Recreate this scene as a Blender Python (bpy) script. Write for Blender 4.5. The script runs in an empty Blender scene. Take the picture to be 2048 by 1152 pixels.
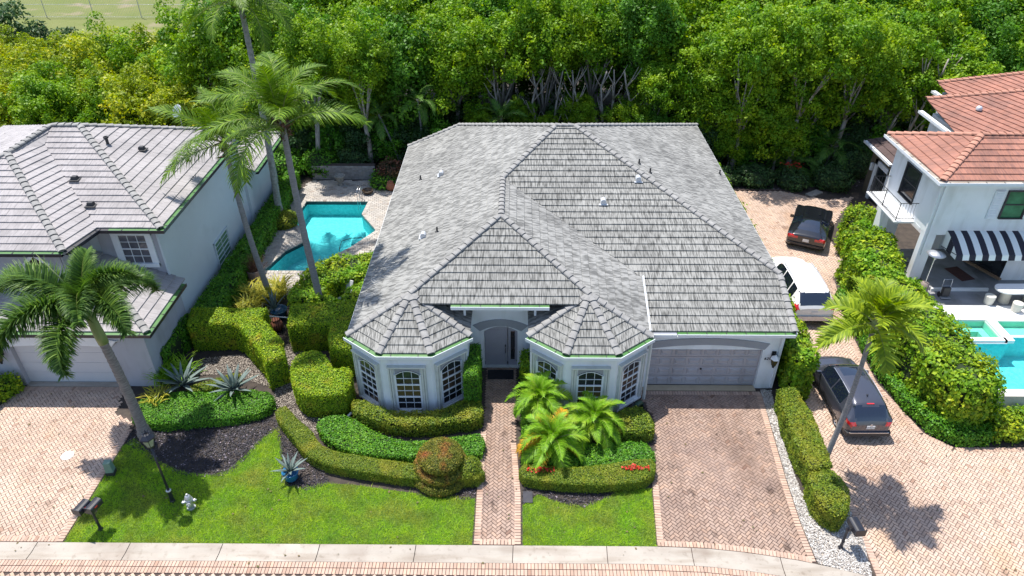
import bpy, math, random, numpy as np
from math import sin, cos, tan, pi, radians, sqrt, atan2
from mathutils import Vector, Matrix
from mathutils.geometry import tessellate_polygon
random.seed(7); RS = np.random.RandomState(7)
S = bpy.context.scene
# ---------------------------------------------------------------- camera, sky, sun, exposure
cam_d = bpy.data.cameras.new("camera"); cam = bpy.data.objects.new("camera", cam_d); S.collection.objects.link(cam)
cam.location = (0, 0, 20.5); cam.rotation_euler = (radians(90 - 33.976), 0, radians(0.459))
cam_d.sensor_width = 36; cam_d.lens = 1423.4 / 2048 * 36; cam_d.clip_end = 2000; cam_d.clip_start = 0.1
S.camera = cam
W = bpy.data.worlds.new("World"); S.world = W; W.use_nodes = True
nt = W.node_tree; bg = nt.nodes["Background"]
sky = nt.nodes.new("ShaderNodeTexSky"); sky.sky_type = 'NISHITA'; sky.sun_disc = False
sky.sun_elevation = radians(70); sky.sun_rotation = radians(-44); sky.air_density = 1.0; sky.dust_density = 1.0
nt.links.new(sky.outputs[0], bg.inputs[0]); bg.inputs[1].default_value = 0.15
sun_d = bpy.data.lights.new("sun", 'SUN'); sun = bpy.data.objects.new("sun", sun_d); S.collection.objects.link(sun)
sun_d.energy = 4.6; sun_d.angle = radians(0.53); sun_d.color = (1.0, 0.955, 0.88)
sun.rotation_euler = Vector((0.25, -0.27, -1.0)).to_track_quat('-Z', 'Y').to_euler()
S.view_settings.view_transform = 'Standard'; S.view_settings.look = 'None'
S.view_settings.exposure = 0.60; S.view_settings.gamma = 1
S.cycles.max_bounces = 8; S.cycles.diffuse_bounces = 3; S.cycles.transparent_max_bounces = 12
# ---------------------------------------------------------------- helpers
def link(o, parent=None, label=None, cat=None, group=None, kind=None):
    S.collection.objects.link(o)
    if parent is not None: o.parent = parent
    if label: o["label"] = label
    if cat: o["category"] = cat
    if group: o["group"] = group
    if kind: o["kind"] = kind
    return o
def thing(name, label, cat, loc=(0, 0, 0), rz=0, group=None):
    o = bpy.data.objects.new(name, None); o.location = loc; o.rotation_euler = (0, 0, rz); o.empty_display_size = .1
    return link(o, None, label, cat, group)
def obj(name, me, mats=None, parent=None, loc=None, rz=None, **k):
    if mats is not None and len(me.materials) == 0:
        for m in (mats if isinstance(mats, (list, tuple)) else [mats]): me.materials.append(m)
    o = bpy.data.objects.new(name, me)
    if loc is not None: o.location = loc
    if parent is not None and parent.name in OFFS: q = OFFS[parent.name]; o.location = (o.location[0]-q[0], o.location[1]-q[1], o.location[2]-q[2])
    if rz is not None: o.rotation_euler = (0, 0, rz)
    return link(o, parent, **k)
OFFS = {}
def base_thing(name, label, cat, loc, **k):
    """a thing whose parts are modelled in world coordinates"""
    o = thing(name, label, cat, loc, **k); OFFS[o.name] = loc; return o
class MB:
    def __init__(s): s.v = []; s.f = []; s.m = []; s.r = []
    def add(s, vs, fs, m=0, r=0.0):
        b = len(s.v); s.v += [tuple(p) for p in vs]; s.f += [tuple(b + i for i in f) for f in fs]
        s.m += [m] * len(fs); s.r += [r] * len(fs); return s
    def box(s, c, d, m=0, rz=0, r=0.0, taper=1.0):
        x, y, z = [q / 2 for q in d]; vs = []
        for k, (sx, sy, sz) in enumerate([(-1,-1,-1),(1,-1,-1),(1,1,-1),(-1,1,-1),(-1,-1,1),(1,-1,1),(1,1,1),(-1,1,1)]):
            t = taper if sz > 0 else 1
            px, py = sx * x * t, sy * y * t
            vs.append((c[0] + px * cos(rz) - py * sin(rz), c[1] + px * sin(rz) + py * cos(rz), c[2] + sz * z))
        return s.add(vs, [(0,3,2,1),(4,5,6,7),(0,1,5,4),(1,2,6,5),(2,3,7,6),(3,0,4,7)], m, r)
    def bb(s, x0, x1, y0, y1, z0, z1, m=0): return s.box(((x0+x1)/2, (y0+y1)/2, (z0+z1)/2), (abs(x1-x0), abs(y1-y0), abs(z1-z0)), m)
    def prism(s, poly, z0, z1, m=0, mtop=None, bottom=True):
        n = len(poly); a = sum(poly[i][0]*poly[(i+1)%n][1]-poly[(i+1)%n][0]*poly[i][1] for i in range(n))
        if a < 0: poly = poly[::-1]
        vs = [(p[0], p[1], z0) for p in poly] + [(p[0], p[1], z1) for p in poly]
        s.add(vs, [(i, (i+1)%n, n+(i+1)%n, n+i) for i in range(n)], m)
        tri = tessellate_polygon([[Vector((p[0], p[1], 0)) for p in poly]])
        def up(t):
            A, B, C = [poly[i] for i in t]
            return t if (B[0]-A[0])*(C[1]-A[1])-(B[1]-A[1])*(C[0]-A[0]) > 0 else (t[0], t[2], t[1])
        s.add([(p[0], p[1], z1) for p in poly], [up(t) for t in tri], m if mtop is None else mtop)
        if bottom: s.add([(p[0], p[1], z0) for p in poly], [up(t)[::-1] for t in tri], m)
        return s
    def tube(s, pts, rad, n=8, m=0, cap=True):
        pts = [Vector(p) for p in pts]; R = rad if isinstance(rad, (list, tuple)) else [rad] * len(pts); vs = []
        ref = Vector((0, 0, 1))
        for i, p in enumerate(pts):
            t = (pts[min(i+1, len(pts)-1)] - pts[max(i-1, 0)]).normalized()
            rf = Vector((1, 0, 0)) if abs(t.dot(ref)) > .95 else ref
            a = t.cross(rf).normalized(); b = a.cross(t)
            for k in range(n):
                q = 2*pi*k/n; vs.append(p + R[i] * (a*cos(q) + b*sin(q)))
        fs = [(i*n+k, i*n+(k+1)%n, (i+1)*n+(k+1)%n, (i+1)*n+k) for i in range(len(pts)-1) for k in range(n)]
        if cap: fs += [tuple(range(n))[::-1], tuple(range((len(pts)-1)*n, len(pts)*n))]
        return s.add(vs, [f[::-1] for f in fs], m)
    def lathe(s, prof, c=(0, 0, 0), n=16, m=0):
        vs = [(c[0]+r*cos(2*pi*k/n), c[1]+r*sin(2*pi*k/n), c[2]+z) for r, z in prof for k in range(n)]
        fs = [(i*n+k, i*n+(k+1)%n, (i+1)*n+(k+1)%n, (i+1)*n+k) for i in range(len(prof)-1) for k in range(n)]
        return s.add(vs, fs, m)
    def mesh(s, name="m", smooth=False, mats=None):
        me = bpy.data.meshes.new(name); me.from_pydata([tuple(v) for v in s.v], [], s.f)
        if any(s.m): me.polygons.foreach_set("material_index", s.m)
        if any(s.r):
            a = me.attributes.new("rnd", 'FLOAT', 'FACE'); a.data.foreach_set("value", s.r)
        if smooth: me.polygons.foreach_set("use_smooth", [True]*len(s.f))
        if mats is not None:
            for m in (mats if isinstance(mats, (list, tuple)) else [mats]): me.materials.append(m)
        return me
def quads(name, V, rnd=None, mats=None, mi=None):
    """V (N,k,3) numpy: N faces of k vertices"""
    N, k, _ = V.shape; me = bpy.data.meshes.new(name)
    me.vertices.add(N*k); me.vertices.foreach_set("co", V.reshape(-1).astype(np.float32))
    me.loops.add(N*k); me.loops.foreach_set("vertex_index", np.arange(N*k, dtype=np.int32))
    me.polygons.add(N); me.polygons.foreach_set("loop_start", np.arange(0, N*k, k, dtype=np.int32))
    try: me.polygons.foreach_set("loop_total", np.full(N, k, dtype=np.int32))
    except Exception: pass
    if mi is not None: me.polygons.foreach_set("material_index", mi.astype(np.int32))
    me.update(calc_edges=True)
    if rnd is not None:
        a = me.attributes.new("rnd", 'FLOAT', 'FACE'); a.data.foreach_set("value", rnd.astype(np.float32))
    if mats is not None:
        for m in (mats if isinstance(mats, (list, tuple)) else [mats]): me.materials.append(m)
    return me
# ---------------------------------------------------------------- materials
MATS = {}
def mat(name, c1, c2=None, scale=6.0, stretch=(1, 1, 1), rough=.8, bump=0.0, bscale=40, rnd=0.0, c3=None, s3=1.0, t3=(.5, .65), metal=0, spec=.5, trans=0.0, coat=0, detail=6, contrast=(.3, .7), rc=None, rot=0, layers=()):
    m = bpy.data.materials.new(name); m.use_nodes = True; T = m.node_tree; N = T.nodes; L = T.links
    B = N["Principled BSDF"]; B.inputs["Roughness"].default_value = rough; B.inputs["Metallic"].default_value = metal
    B.inputs["Specular IOR Level"].default_value = spec; B.inputs["Coat Weight"].default_value = coat
    geo = N.new("ShaderNodeNewGeometry"); pos = geo.outputs["Position"]
    def noise(sc, st=(1, 1, 1), det=detail, rz=0):
        mp = N.new("ShaderNodeMapping"); mp.inputs["Scale"].default_value = st; mp.inputs["Rotation"].default_value = (0, 0, rz); L.new(pos, mp.inputs[0])
        n = N.new("ShaderNodeTexNoise"); n.inputs["Scale"].default_value = sc; n.inputs["Detail"].default_value = det; L.new(mp.outputs[0], n.inputs[0]); return n.outputs[0]
    col = None
    c2 = c2 or c1
    r = N.new("ShaderNodeMapRange"); L.new(noise(scale, stretch, rz=rot), r.inputs[0]); r.inputs[1].default_value, r.inputs[2].default_value = contrast
    fac = r.outputs[0]
    mx = N.new("ShaderNodeMix"); mx.data_type = 'RGBA'; mx.inputs[6].default_value = (*c1, 1); mx.inputs[7].default_value = (*c2, 1); L.new(fac, mx.inputs[0]); col = mx.outputs[2]
    if rnd or rc:
        at = N.new("ShaderNodeAttribute"); at.attribute_name = "rnd"; oi = N.new("ShaderNodeObjectInfo")
        ad = N.new("ShaderNodeMath"); ad.operation = 'ADD'; L.new(at.outputs["Fac"], ad.inputs[0]); L.new(oi.outputs["Random"], ad.inputs[1])
        fr = N.new("ShaderNodeMath"); fr.operation = 'FRACT'; L.new(ad.outputs[0], fr.inputs[0])
        if rc:
            cr = N.new("ShaderNodeValToRGB"); e = cr.color_ramp.elements
            while len(e) < len(rc): e.new(.5)
            for i, (p, c) in enumerate(rc): e[i].position = p; e[i].color = (*c, 1)
            L.new(fr.outputs[0] if not trans else at.outputs["Fac"], cr.inputs[0])
            m2 = N.new("ShaderNodeMix"); m2.data_type = 'RGBA'; m2.blend_type = 'MULTIPLY'; m2.inputs[0].default_value = 1
            L.new(col, m2.inputs[6]); L.new(cr.outputs[0], m2.inputs[7]); col = m2.outputs[2]
        if rnd:
            mr = N.new("ShaderNodeMapRange"); mr.inputs[3].default_value = 1 - rnd; mr.inputs[4].default_value = 1 + rnd; L.new(fr.outputs[0], mr.inputs[0])
            hv = N.new("ShaderNodeHueSaturation"); L.new(col, hv.inputs["Color"]); L.new(mr.outputs[0], hv.inputs["Value"]); col = hv.outputs[0]
    if c3:
        r3 = N.new("ShaderNodeMapRange"); L.new(noise(s3, det=3), r3.inputs[0]); r3.inputs[1].default_value, r3.inputs[2].default_value = t3
        m3 = N.new("ShaderNodeMix"); m3.data_type = 'RGBA'; L.new(r3.outputs[0], m3.inputs[0]); L.new(col, m3.inputs[6]); m3.inputs[7].default_value = (*c3, 1); col = m3.outputs[2]
    for lc, ls, la, lb, lst in layers:
        rr = N.new("ShaderNodeMapRange"); L.new(noise(ls, lst, 4), rr.inputs[0]); rr.inputs[1].default_value, rr.inputs[2].default_value = la, lb
        mm = N.new("ShaderNodeMix"); mm.data_type = 'RGBA'; mm.blend_type = 'MULTIPLY'; L.new(rr.outputs[0], mm.inputs[0]); L.new(col, mm.inputs[6]); mm.inputs[7].default_value = (*lc, 1); col = mm.outputs[2]
    L.new(col, B.inputs["Base Color"])
    if bump:
        bp = N.new("ShaderNodeBump"); bp.inputs["Strength"].default_value = bump; bp.inputs["Distance"].default_value = .02
        L.new(noise(bscale), bp.inputs["Height"]); L.new(bp.outputs[0], B.inputs["Normal"])
    if trans:
        out = N["Material Output"]; tr = N.new("ShaderNodeBsdfTranslucent"); ms = N.new("ShaderNodeMixShader"); ms.inputs[0].default_value = trans
        g = N.new("ShaderNodeHueSaturation"); g.inputs["Value"].default_value = 1.35; g.inputs["Saturation"].default_value = 1.1; L.new(col, g.inputs["Color"]); L.new(g.outputs[0], tr.inputs[0])
        L.new(B.outputs[0], ms.inputs[1]); L.new(tr.outputs[0], ms.inputs[2]); L.new(ms.outputs[0], out.inputs[0])
    MATS[name] = m; return m
M = {}
G_BRICK = [(0, (.84, .80, .77)), (.35, (.96, .94, .93)), (.7, (1.04, 1.03, 1.02)), (.965, (1.1, 1.03, .96)), (1, (.62, .52, .48))]
M['paver'] = mat('clay_paver', (.375, .268, .212), (.31, .225, .182), 2.2, rough=.85, bump=.25, bscale=90, rc=G_BRICK, c3=(.25, .175, .145), s3=.55, t3=(.50, .70), contrast=(.35, .65), layers=[((.42, .40, .40), 1.6, .62, .72, (1, .7, 1)), ((.72, .68, .66), .35, .45, .7, (1.6, .4, 1)), ((.30, .26, .25), 5, .70, .76, (1, 1, 1))])
M['paver_pale'] = mat('pale_clay_paver', (.55, .425, .345), (.50, .375, .295), 1.3, rough=.85, bump=.25, bscale=90, rc=G_BRICK, c3=(.50, .33, .22), s3=.45, t3=(.56, .75), layers=[((.78, .74, .72), .25, .45, .7, (1, 1, 1)), ((.62, .58, .56), 1.3, .64, .74, (1, .8, 1))])
M['paver_edge'] = mat('edge_clay_paver', (.50, .36, .285), (.42, .30, .235), 3, rough=.85, bump=.2, bscale=90, rc=G_BRICK)
M['deckpaver'] = mat('cool_deck_paver', (.46, .43, .395), (.34, .32, .30), 2, rough=.85, bump=.25, bscale=80, rc=G_BRICK)
M['joint'] = mat('joint_sand', (.06, .045, .04), (.09, .065, .055), 8, rough=.95)
M['soil'] = mat('garden_soil', (.035, .028, .025), (.07, .055, .045), 3, rough=.95, bump=.5, bscale=30)
M['mulch'] = mat('dark_mulch', (.018, .016, .018), (.06, .05, .05), 30, rough=.9, bump=.6, bscale=60)
M['mulch_chip'] = mat('mulch_chip', (.030, .026, .032), (.018, .016, .02), 9, rough=.7, rc=[(0, (.4, .4, .42)), (.7, (1, 1, 1.05)), (.93, (2, 1.9, 2.1)), (.97, (9, 8.5, 8)), (1, (13, 12, 11))], c3=(.10, .075, .06), s3=.8, t3=(.62, .75))
M['shell'] = mat('white_shell', (.62, .60, .57), (.5, .47, .44), 12, rough=.7, rc=[(0, (.28, .25, .24)), (.3, (.75, .72, .7)), (.7, (1, 1, 1)), (1, (1.25, 1.25, 1.25))])
M['gravel'] = mat('river_gravel', (.36, .32, .28), (.27, .23, .20), 12, rough=.8, rc=[(0, (.3, .28, .27)), (.5, (.9, .88, .85)), (1, (1.5, 1.5, 1.45))])
M['lawn'] = mat('lawn_soil', (.05, .11, .012), (.08, .13, .015), 4, rough=.95)
M['grass'] = mat('grass_blade', (.28, .54, .018), (.42, .58, .025), .9, rough=.6, rc=[(0, (.5, .62, .5)), (.6, (1, 1, 1)), (1, (1.45, 1.2, .9))], c3=(.46, .47, .07), s3=.7, t3=(.48, .68), trans=.3, layers=[((.62, .72, .6), 1.4, .46, .66, (1, 1, 1))])
M['field'] = mat('dry_field', (.12, .15, .025), (.16, .17, .05), .3, rough=.95, c3=(.24, .20, .12), s3=.25, t3=(.56, .68), bump=.4, bscale=3)
M['concrete'] = mat('curb_concrete', (.35, .305, .26), (.41, .37, .32), 1.1, rough=.85, bump=.15, bscale=60, c3=(.22, .165, .13), s3=.42, t3=(.56, .78), rnd=.05, layers=[((.74, .70, .66), 1.3, .5, .7, (.3, 2, 1)), ((.8, .78, .76), 6, .58, .7, (1, 1, 1))])
M['stucco'] = mat('white_stucco', (.72, .76, .80), (.75, .78, .82), 1.2, rough=.85, bump=.18, bscale=120, layers=[((.84, .84, .82), 2.2, .52, .72, (1, 1, .18)), ((.9, .9, .88), .8, .5, .7, (1, 1, 1))])
M['stucco_r'] = mat('bright_white_stucco', (.78, .79, .80), (.74, .75, .77), .9, rough=.8, bump=.12, bscale=120, layers=[((.84, .84, .82), 2.2, .52, .72, (1, 1, .18)), ((.9, .9, .88), .8, .5, .7, (1, 1, 1))])
M['stucco_l'] = mat('pale_blue_stucco', (.56, .62, .665), (.50, .56, .60), .5, rough=.85, bump=.18, bscale=110, c3=(.46, .52, .56), s3=.9, t3=(.6, .8))
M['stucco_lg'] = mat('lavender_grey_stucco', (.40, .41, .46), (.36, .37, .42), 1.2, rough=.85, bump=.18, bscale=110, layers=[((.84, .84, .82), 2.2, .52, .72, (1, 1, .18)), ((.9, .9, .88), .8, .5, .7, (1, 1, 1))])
M['band'] = mat('grey_band', (.30, .315, .35), (.27, .285, .32), 2, rough=.8, bump=.12, bscale=110)
M['trim'] = mat('off_white_trim', (.62, .64, .62), (.53, .55, .53), 5, rough=.6)
M['trimw'] = mat('white_trim', (.74, .77, .80), (.68, .71, .75), 5, rough=.5)
M['garage'] = mat('grey_garage_door', (.40, .385, .41), (.37, .355, .38), 2, rough=.45, layers=[((.86, .85, .84), 1.2, .45, .7, (1, 1, .3))])
M['garagel'] = mat('pale_garage_door', (.55, .56, .58), (.52, .53, .56), 2, rough=.5)
M['door'] = mat('grey_door', (.34, .34, .39), (.31, .31, .36), 2, rough=.45)
M['glass_dark'] = mat('dark_window_glass', (.012, .014, .018), (.03, .033, .04), 1.5, rough=.06, spec=.8)
M['glass_olive'] = mat('olive_blind_glass', (.12, .095, .035), (.09, .07, .03), 3, rough=.08, spec=.8)
M['glass_brown'] = mat('amber_window_glass', (.11, .07, .045), (.02, .018, .02), 2.5, rough=.06, spec=.8)
M['glass_grey'] = mat('grey_blind_glass', (.13, .13, .15), (.07, .07, .085), 3, rough=.08, spec=.8)
M['glass_green'] = mat('green_glass_block', (.10, .21, .12), (.15, .27, .17), 3, rough=.15, spec=.7)
M['glass_sky'] = mat('green_reflection_glass', (.07, .26, .13), (.02, .09, .04), 1.6, rough=.05, spec=.8)  # lighter green pattern paints a reflection into the pane colour
def roofmat(name, st, c1, c2, c3=None, tr=.5, rnd=.07, rot=0, sc=9, con=(.42, .66), t3=(.5, .75), s3=.35):
    return mat(name, c1, c2, sc, stretch=st, rough=.85, bump=.2, bscale=60, rnd=rnd, contrast=con, c3=c3, s3=s3, t3=t3, rot=rot, layers=[((.78, .78, .78), .45, .42, .68, (1, 1, 1))])
M['roof_y'] = roofmat('grey_tile_streak_south', (2.7, .25, .25), (.295, .292, .275), (.09, .09, .084), rnd=.035, con=(.43, .62))
M['roof_x'] = roofmat('grey_tile_streak_side', (.28, .95, .28), (.30, .298, .285), (.13, .13, .125), rnd=.03, con=(.42, .60))
M['roof_cap'] = mat('grey_ridge_tile', (.30, .295, .285), (.21, .205, .2), 5, rough=.85, bump=.2, rnd=.06)
M['roof_l'] = roofmat('light_grey_tile', (1.6, .3, .3), (.36, .335, .335), (.28, .262, .262), rnd=.05)
M['roof_lx'] = roofmat('light_grey_tile_side', (.3, 1.6, .3), (.36, .338, .338), (.29, .272, .272), rnd=.05)
M['roof_r'] = roofmat('terracotta_tile', (1.6, .25, .25), (.37, .165, .115), (.25, .12, .095), c3=(.16, .09, .075), t3=(.56, .8), rnd=.1, s3=.6)
M['roof_rx'] = roofmat('terracotta_tile_side', (.25, 1.6, .25), (.37, .165, .115), (.27, .13, .10), c3=(.2, .11, .09), t3=(.56, .8), rnd=.1, s3=.6)
M['roof_brown'] = roofmat('brown_tile', (.3, 1.6, .3), (.10, .065, .06), (.06, .04, .04), rnd=.15)
M['underlay'] = mat('roof_underlay', (.035, .033, .035), rough=.95)
M['green'] = mat('green_gutter_guard', (.04, .15, .03), (.07, .19, .045), 2.5, rough=.5, c3=(.05, .10, .03), s3=2, t3=(.62, .72))
M['black'] = mat('black_metal', (.012, .013, .016), (.02, .021, .026), 5, rough=.4, metal=.2)
M['blackpl'] = mat('black_painted', (.012, .014, .022), (.018, .02, .03), 5, rough=.35)
M['rubber'] = mat('rubber', (.015, .015, .016), rough=.8)
M['silver'] = mat('silver_paint', (.52, .53, .56), (.42, .43, .46), 5, rough=.4, metal=.6)
M['chrome'] = mat('alloy', (.55, .56, .58), rough=.25, metal=.9)
M['whitepl'] = mat('white_plastic', (.8, .8, .8), (.72, .72, .73), 3, rough=.5)
M['vent'] = mat('galvanised_vent', (.66, .68, .72), (.55, .57, .6), 6, rough=.4, metal=.3)
M['grn_box'] = mat('utility_green', (.17, .27, .215), (.14, .23, .19), 4, rough=.6)
M['bluepot'] = mat('glazed_blue_pot', (.02, .13, .30), (.03, .17, .36), 5, rough=.15)
M['tealpot'] = mat('glazed_teal_pot', (.01, .06, .12), (.02, .09, .16), 5, rough=.2)
M['terra'] = mat('terracotta_pot', (.32, .12, .07), (.25, .09, .05), 7, rough=.8)
M['wicker'] = mat('woven_pot', (.30, .24, .21), (.20, .155, .14), 45, rough=.8, bump=.5, bscale=60)
M['stone'] = mat('weathered_stone', (.33, .31, .28), (.20, .19, .17), 8, rough=.9, bump=.4)
M['brownbrick'] = mat('brown_wall_brick', (.15, .115, .07), (.11, .085, .055), 5, rough=.9, rc=G_BRICK)
M['greybrick'] = mat('grey_wall_brick', (.34, .33, .33), (.24, .235, .24), 5, rough=.9, rc=G_BRICK)
M['poolplaster'] = mat('aqua_pool_plaster', (.13, .55, .58), (.24, .70, .72), 6, rough=.7)  # paler mottling in the plaster colour stands in for rippled sunlight
M['spaplaster'] = mat('pale_green_plaster', (.36, .64, .50), (.42, .70, .56), 1.2, rough=.7)
M['pooltile'] = mat('dark_pool_tile', (.012, .03, .04), rough=.3)
M['patio'] = mat('white_stone_patio', (.80, .79, .77), (.74, .73, .71), 1.5, rough=.7)
M['patio_grey'] = mat('grey_concrete_floor', (.28, .28, .285), (.21, .21, .215), 1.6, rough=.7, c3=(.17, .165, .155), s3=1.1, t3=(.5, .7))
M['bark'] = mat('ringed_palm_bark', (.30, .265, .245), (.15, .125, .115), 7, stretch=(.6, .6, 5), rough=.95, bump=.6, bscale=20)
M['bark_lichen'] = mat('lichen_palm_bark', (.33, .33, .30), (.17, .17, .155), 7, rough=.95, bump=.5, bscale=20)
M['bark_pale'] = mat('grey_trunk', (.27, .26, .27), (.17, .165, .165), 6, stretch=(1, 1, 4), rough=.9, bump=.5, bscale=25)
M['wood'] = mat('tree_bark', (.42, .38, .335), (.20, .17, .145), 6, stretch=(1, 1, .4), rough=.95, bump=.6, bscale=15)
M['shaft'] = mat('green_crownshaft', (.15, .21, .06), (.22, .27, .10), 6, stretch=(1, 1, .2), rough=.4)
M['husk'] = mat('dry_palm_husk', (.16, .08, .045), (.09, .05, .03), 9, rough=.95)
def leaf(name, c, ramp, rough=.5, trans=.3, c2=None, c3=None, s3=.5, t3=(.5, .7), spec=.25, k=1.75):
    g = lambda q: None if q is None else (min(.75, q[0]*k*1.12), min(.75, q[1]*k), min(.75, q[2]*k)); c, c2, c3 = g(c), g(c2), g(c3)
    return mat(name, c, c2 or c, .8, rough=rough, rc=ramp, trans=trans, spec=spec, c3=c3, s3=s3, t3=t3)
RG = [(0, (.3, .42, .4)), (.5, (.85, .95, .9)), (.85, (1.2, 1.12, 1)), (1, (1.8, 1.4, 1.1))]
M['leaf_tree'] = leaf('fig_leaf', (.16, .245, .007), RG, c2=(.06, .16, .009), trans=.35)
M['leaf_tree_y'] = leaf('yellow_green_leaf', (.20, .235, .011), RG, c2=(.13, .20, .012), trans=.35)
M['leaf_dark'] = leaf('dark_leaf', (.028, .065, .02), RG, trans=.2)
M['leaf_hedge'] = leaf('clipped_hedge_leaf', (.125, .225, .010), RG, trans=.3, c2=(.165, .245, .010), c3=(.24, .22, .02), s3=1.6, t3=(.56, .78))
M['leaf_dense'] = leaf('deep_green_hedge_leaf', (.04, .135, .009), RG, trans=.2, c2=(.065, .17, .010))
M['leaf_olive'] = leaf('olive_hedge_leaf', (.075, .125, .010), RG, trans=.2, c2=(.10, .145, .011), c3=(.16, .17, .015), s3=1.1, t3=(.5, .75))
M['leaf_red'] = leaf('reddish_topiary_leaf', (.08, .10, .014), RG, trans=.2, c2=(.10, .11, .014), c3=(.19, .06, .02), s3=1.7, t3=(.50, .74))
M['leaf_broad'] = leaf('glossy_broad_leaf', (.075, .185, .010), RG, rough=.5, trans=.3, c2=(.15, .215, .011), c3=(.18, .16, .02), s3=1.3, t3=(.60, .8), spec=.2)
M['leaf_red2'] = leaf('crimson_leaf', (.10, .03, .028), RG, trans=.15, c2=(.04, .05, .02))
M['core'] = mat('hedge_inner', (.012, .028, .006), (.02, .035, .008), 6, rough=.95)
M['agave'] = leaf('blue_agave_leaf', (.19, .265, .245), [(0, (.8, .85, .85)), (.7, (1, 1, 1)), (1, (1.2, 1.15, 1))], rough=.5, trans=.08, k=1)
M['agave_var'] = leaf('pale_agave_leaf', (.34, .36, .20), [(0, (.4, .55, .4)), (1, (1.2, 1.1, .9))], rough=.5, trans=.1, k=1)
PR = [(0, (.5, .6, .5)), (.6, (1, 1, 1)), (1, (1.5, 1.35, 1.1))]
M['frond_royal'] = leaf('foxtail_leaflet', (.055, .125, .022), [(0, (.45, .55, .5)), (.55, (1, 1, 1)), (.85, (1.7, 1.5, 1.2)), (1, (2.4, 1.9, 1.6))], trans=.25, spec=.3, rough=.5, k=1.3)
M['frond_coco'] = leaf('coconut_leaflet', (.075, .155, .012), [(0, (.5, .6, .55)), (.6, (1, 1, 1)), (.9, (1.5, 1.3, 1.2)), (1, (2.2, 1.9, 1.7))], trans=.25, spec=.2, rough=.5, k=1.3)
M['frond_xmas'] = leaf('bright_palm_leaflet', (.13, .20, .014), PR, trans=.35)
M['frond_date'] = leaf('date_palm_leaflet', (.10, .225, .012), PR, trans=.3, c3=(.16, .26, .015), s3=1.2)
M['frond_dateY'] = leaf('yellowing_palm_leaflet', (.42, .27, .02), PR, trans=.3, k=1.2)
M['frond_dark'] = leaf('dark_palm_leaflet', (.06, .14, .025), PR, trans=.3)  # deep green leaflet colour of the rear garden palms
M['frond_dry'] = leaf('orange_dry_leaflet', (.40, .15, .03), PR, trans=.3, k=1)
M['rachis'] = mat('frond_rachis', (.22, .26, .07), (.26, .25, .09), 4, rough=.5)
M['strap'] = leaf('yellow_strap_leaf', (.30, .32, .04), PR, trans=.3, k=1.2)
M['redflower'] = leaf('red_flower', (.42, .03, .02), PR, trans=.1, k=.9)
M['awn_b'] = mat('awning_black', (.018, .016, .03), rough=.8); M['awn_w'] = mat('awning_white', (.72, .74, .72), rough=.8)
M['mat_brown'] = mat('brown_doormat', (.10, .04, .03), (.06, .025, .02), 14, rough=.95)
M['woodstep'] = mat('tan_wood_sill', (.34, .21, .13), (.28, .17, .10), 4, rough=.6)
def watermat():
    m = bpy.data.materials.new('pool_water'); m.use_nodes = True; T = m.node_tree; N = T.nodes; L = T.links
    N.remove(N["Principled BSDF"]); out = N["Material Output"]
    tr = N.new("ShaderNodeBsdfTransparent"); tr.inputs[0].default_value = (.62, .95, .96, 1)
    gl = N.new("ShaderNodeBsdfGlossy"); gl.inputs["Roughness"].default_value = .04
    fr = N.new("ShaderNodeFresnel"); fr.inputs[0].default_value = 1.33
    ns = N.new("ShaderNodeTexNoise"); ns.inputs["Scale"].default_value = 5; ns.inputs["Detail"].default_value = 4; ns.inputs["Distortion"].default_value = 1.5
    geo = N.new("ShaderNodeNewGeometry"); L.new(geo.outputs["Position"], ns.inputs[0])
    bp = N.new("ShaderNodeBump"); bp.inputs["Strength"].default_value = .6; bp.inputs["Distance"].default_value = .06; L.new(ns.outputs[0], bp.inputs["Height"])
    L.new(bp.outputs[0], gl.inputs["Normal"]); L.new(bp.outputs[0], fr.inputs["Normal"])
    mx = N.new("ShaderNodeMixShader"); L.new(fr.outputs[0], mx.inputs[0]); L.new(tr.outputs[0], mx.inputs[1]); L.new(gl.outputs[0], mx.inputs[2]); L.new(mx.outputs[0], out.inputs[0])
    return m
M['water'] = watermat()
def paint(name, c, rough=.3, metal=.4, coat=1.0): return mat(name, c, rough=rough, metal=metal, coat=coat)
M['p_grey'] = paint('dark_grey_car_paint', (.062, .066, .088)); M['p_black'] = paint('black_car_paint', (.006, .007, .012), metal=.1)
M['p_white'] = paint('white_car_paint', (.80, .80, .80), metal=0, coat=.3)
M['carglass'] = mat('car_glass', (.008, .012, .025), rough=.04, spec=1.0, coat=1)
M['taillight'] = mat('red_tail_lamp', (.55, .012, .015), rough=.15, coat=1)
M['plastic'] = mat('dark_plastic', (.03, .03, .033), rough=.6)
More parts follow.
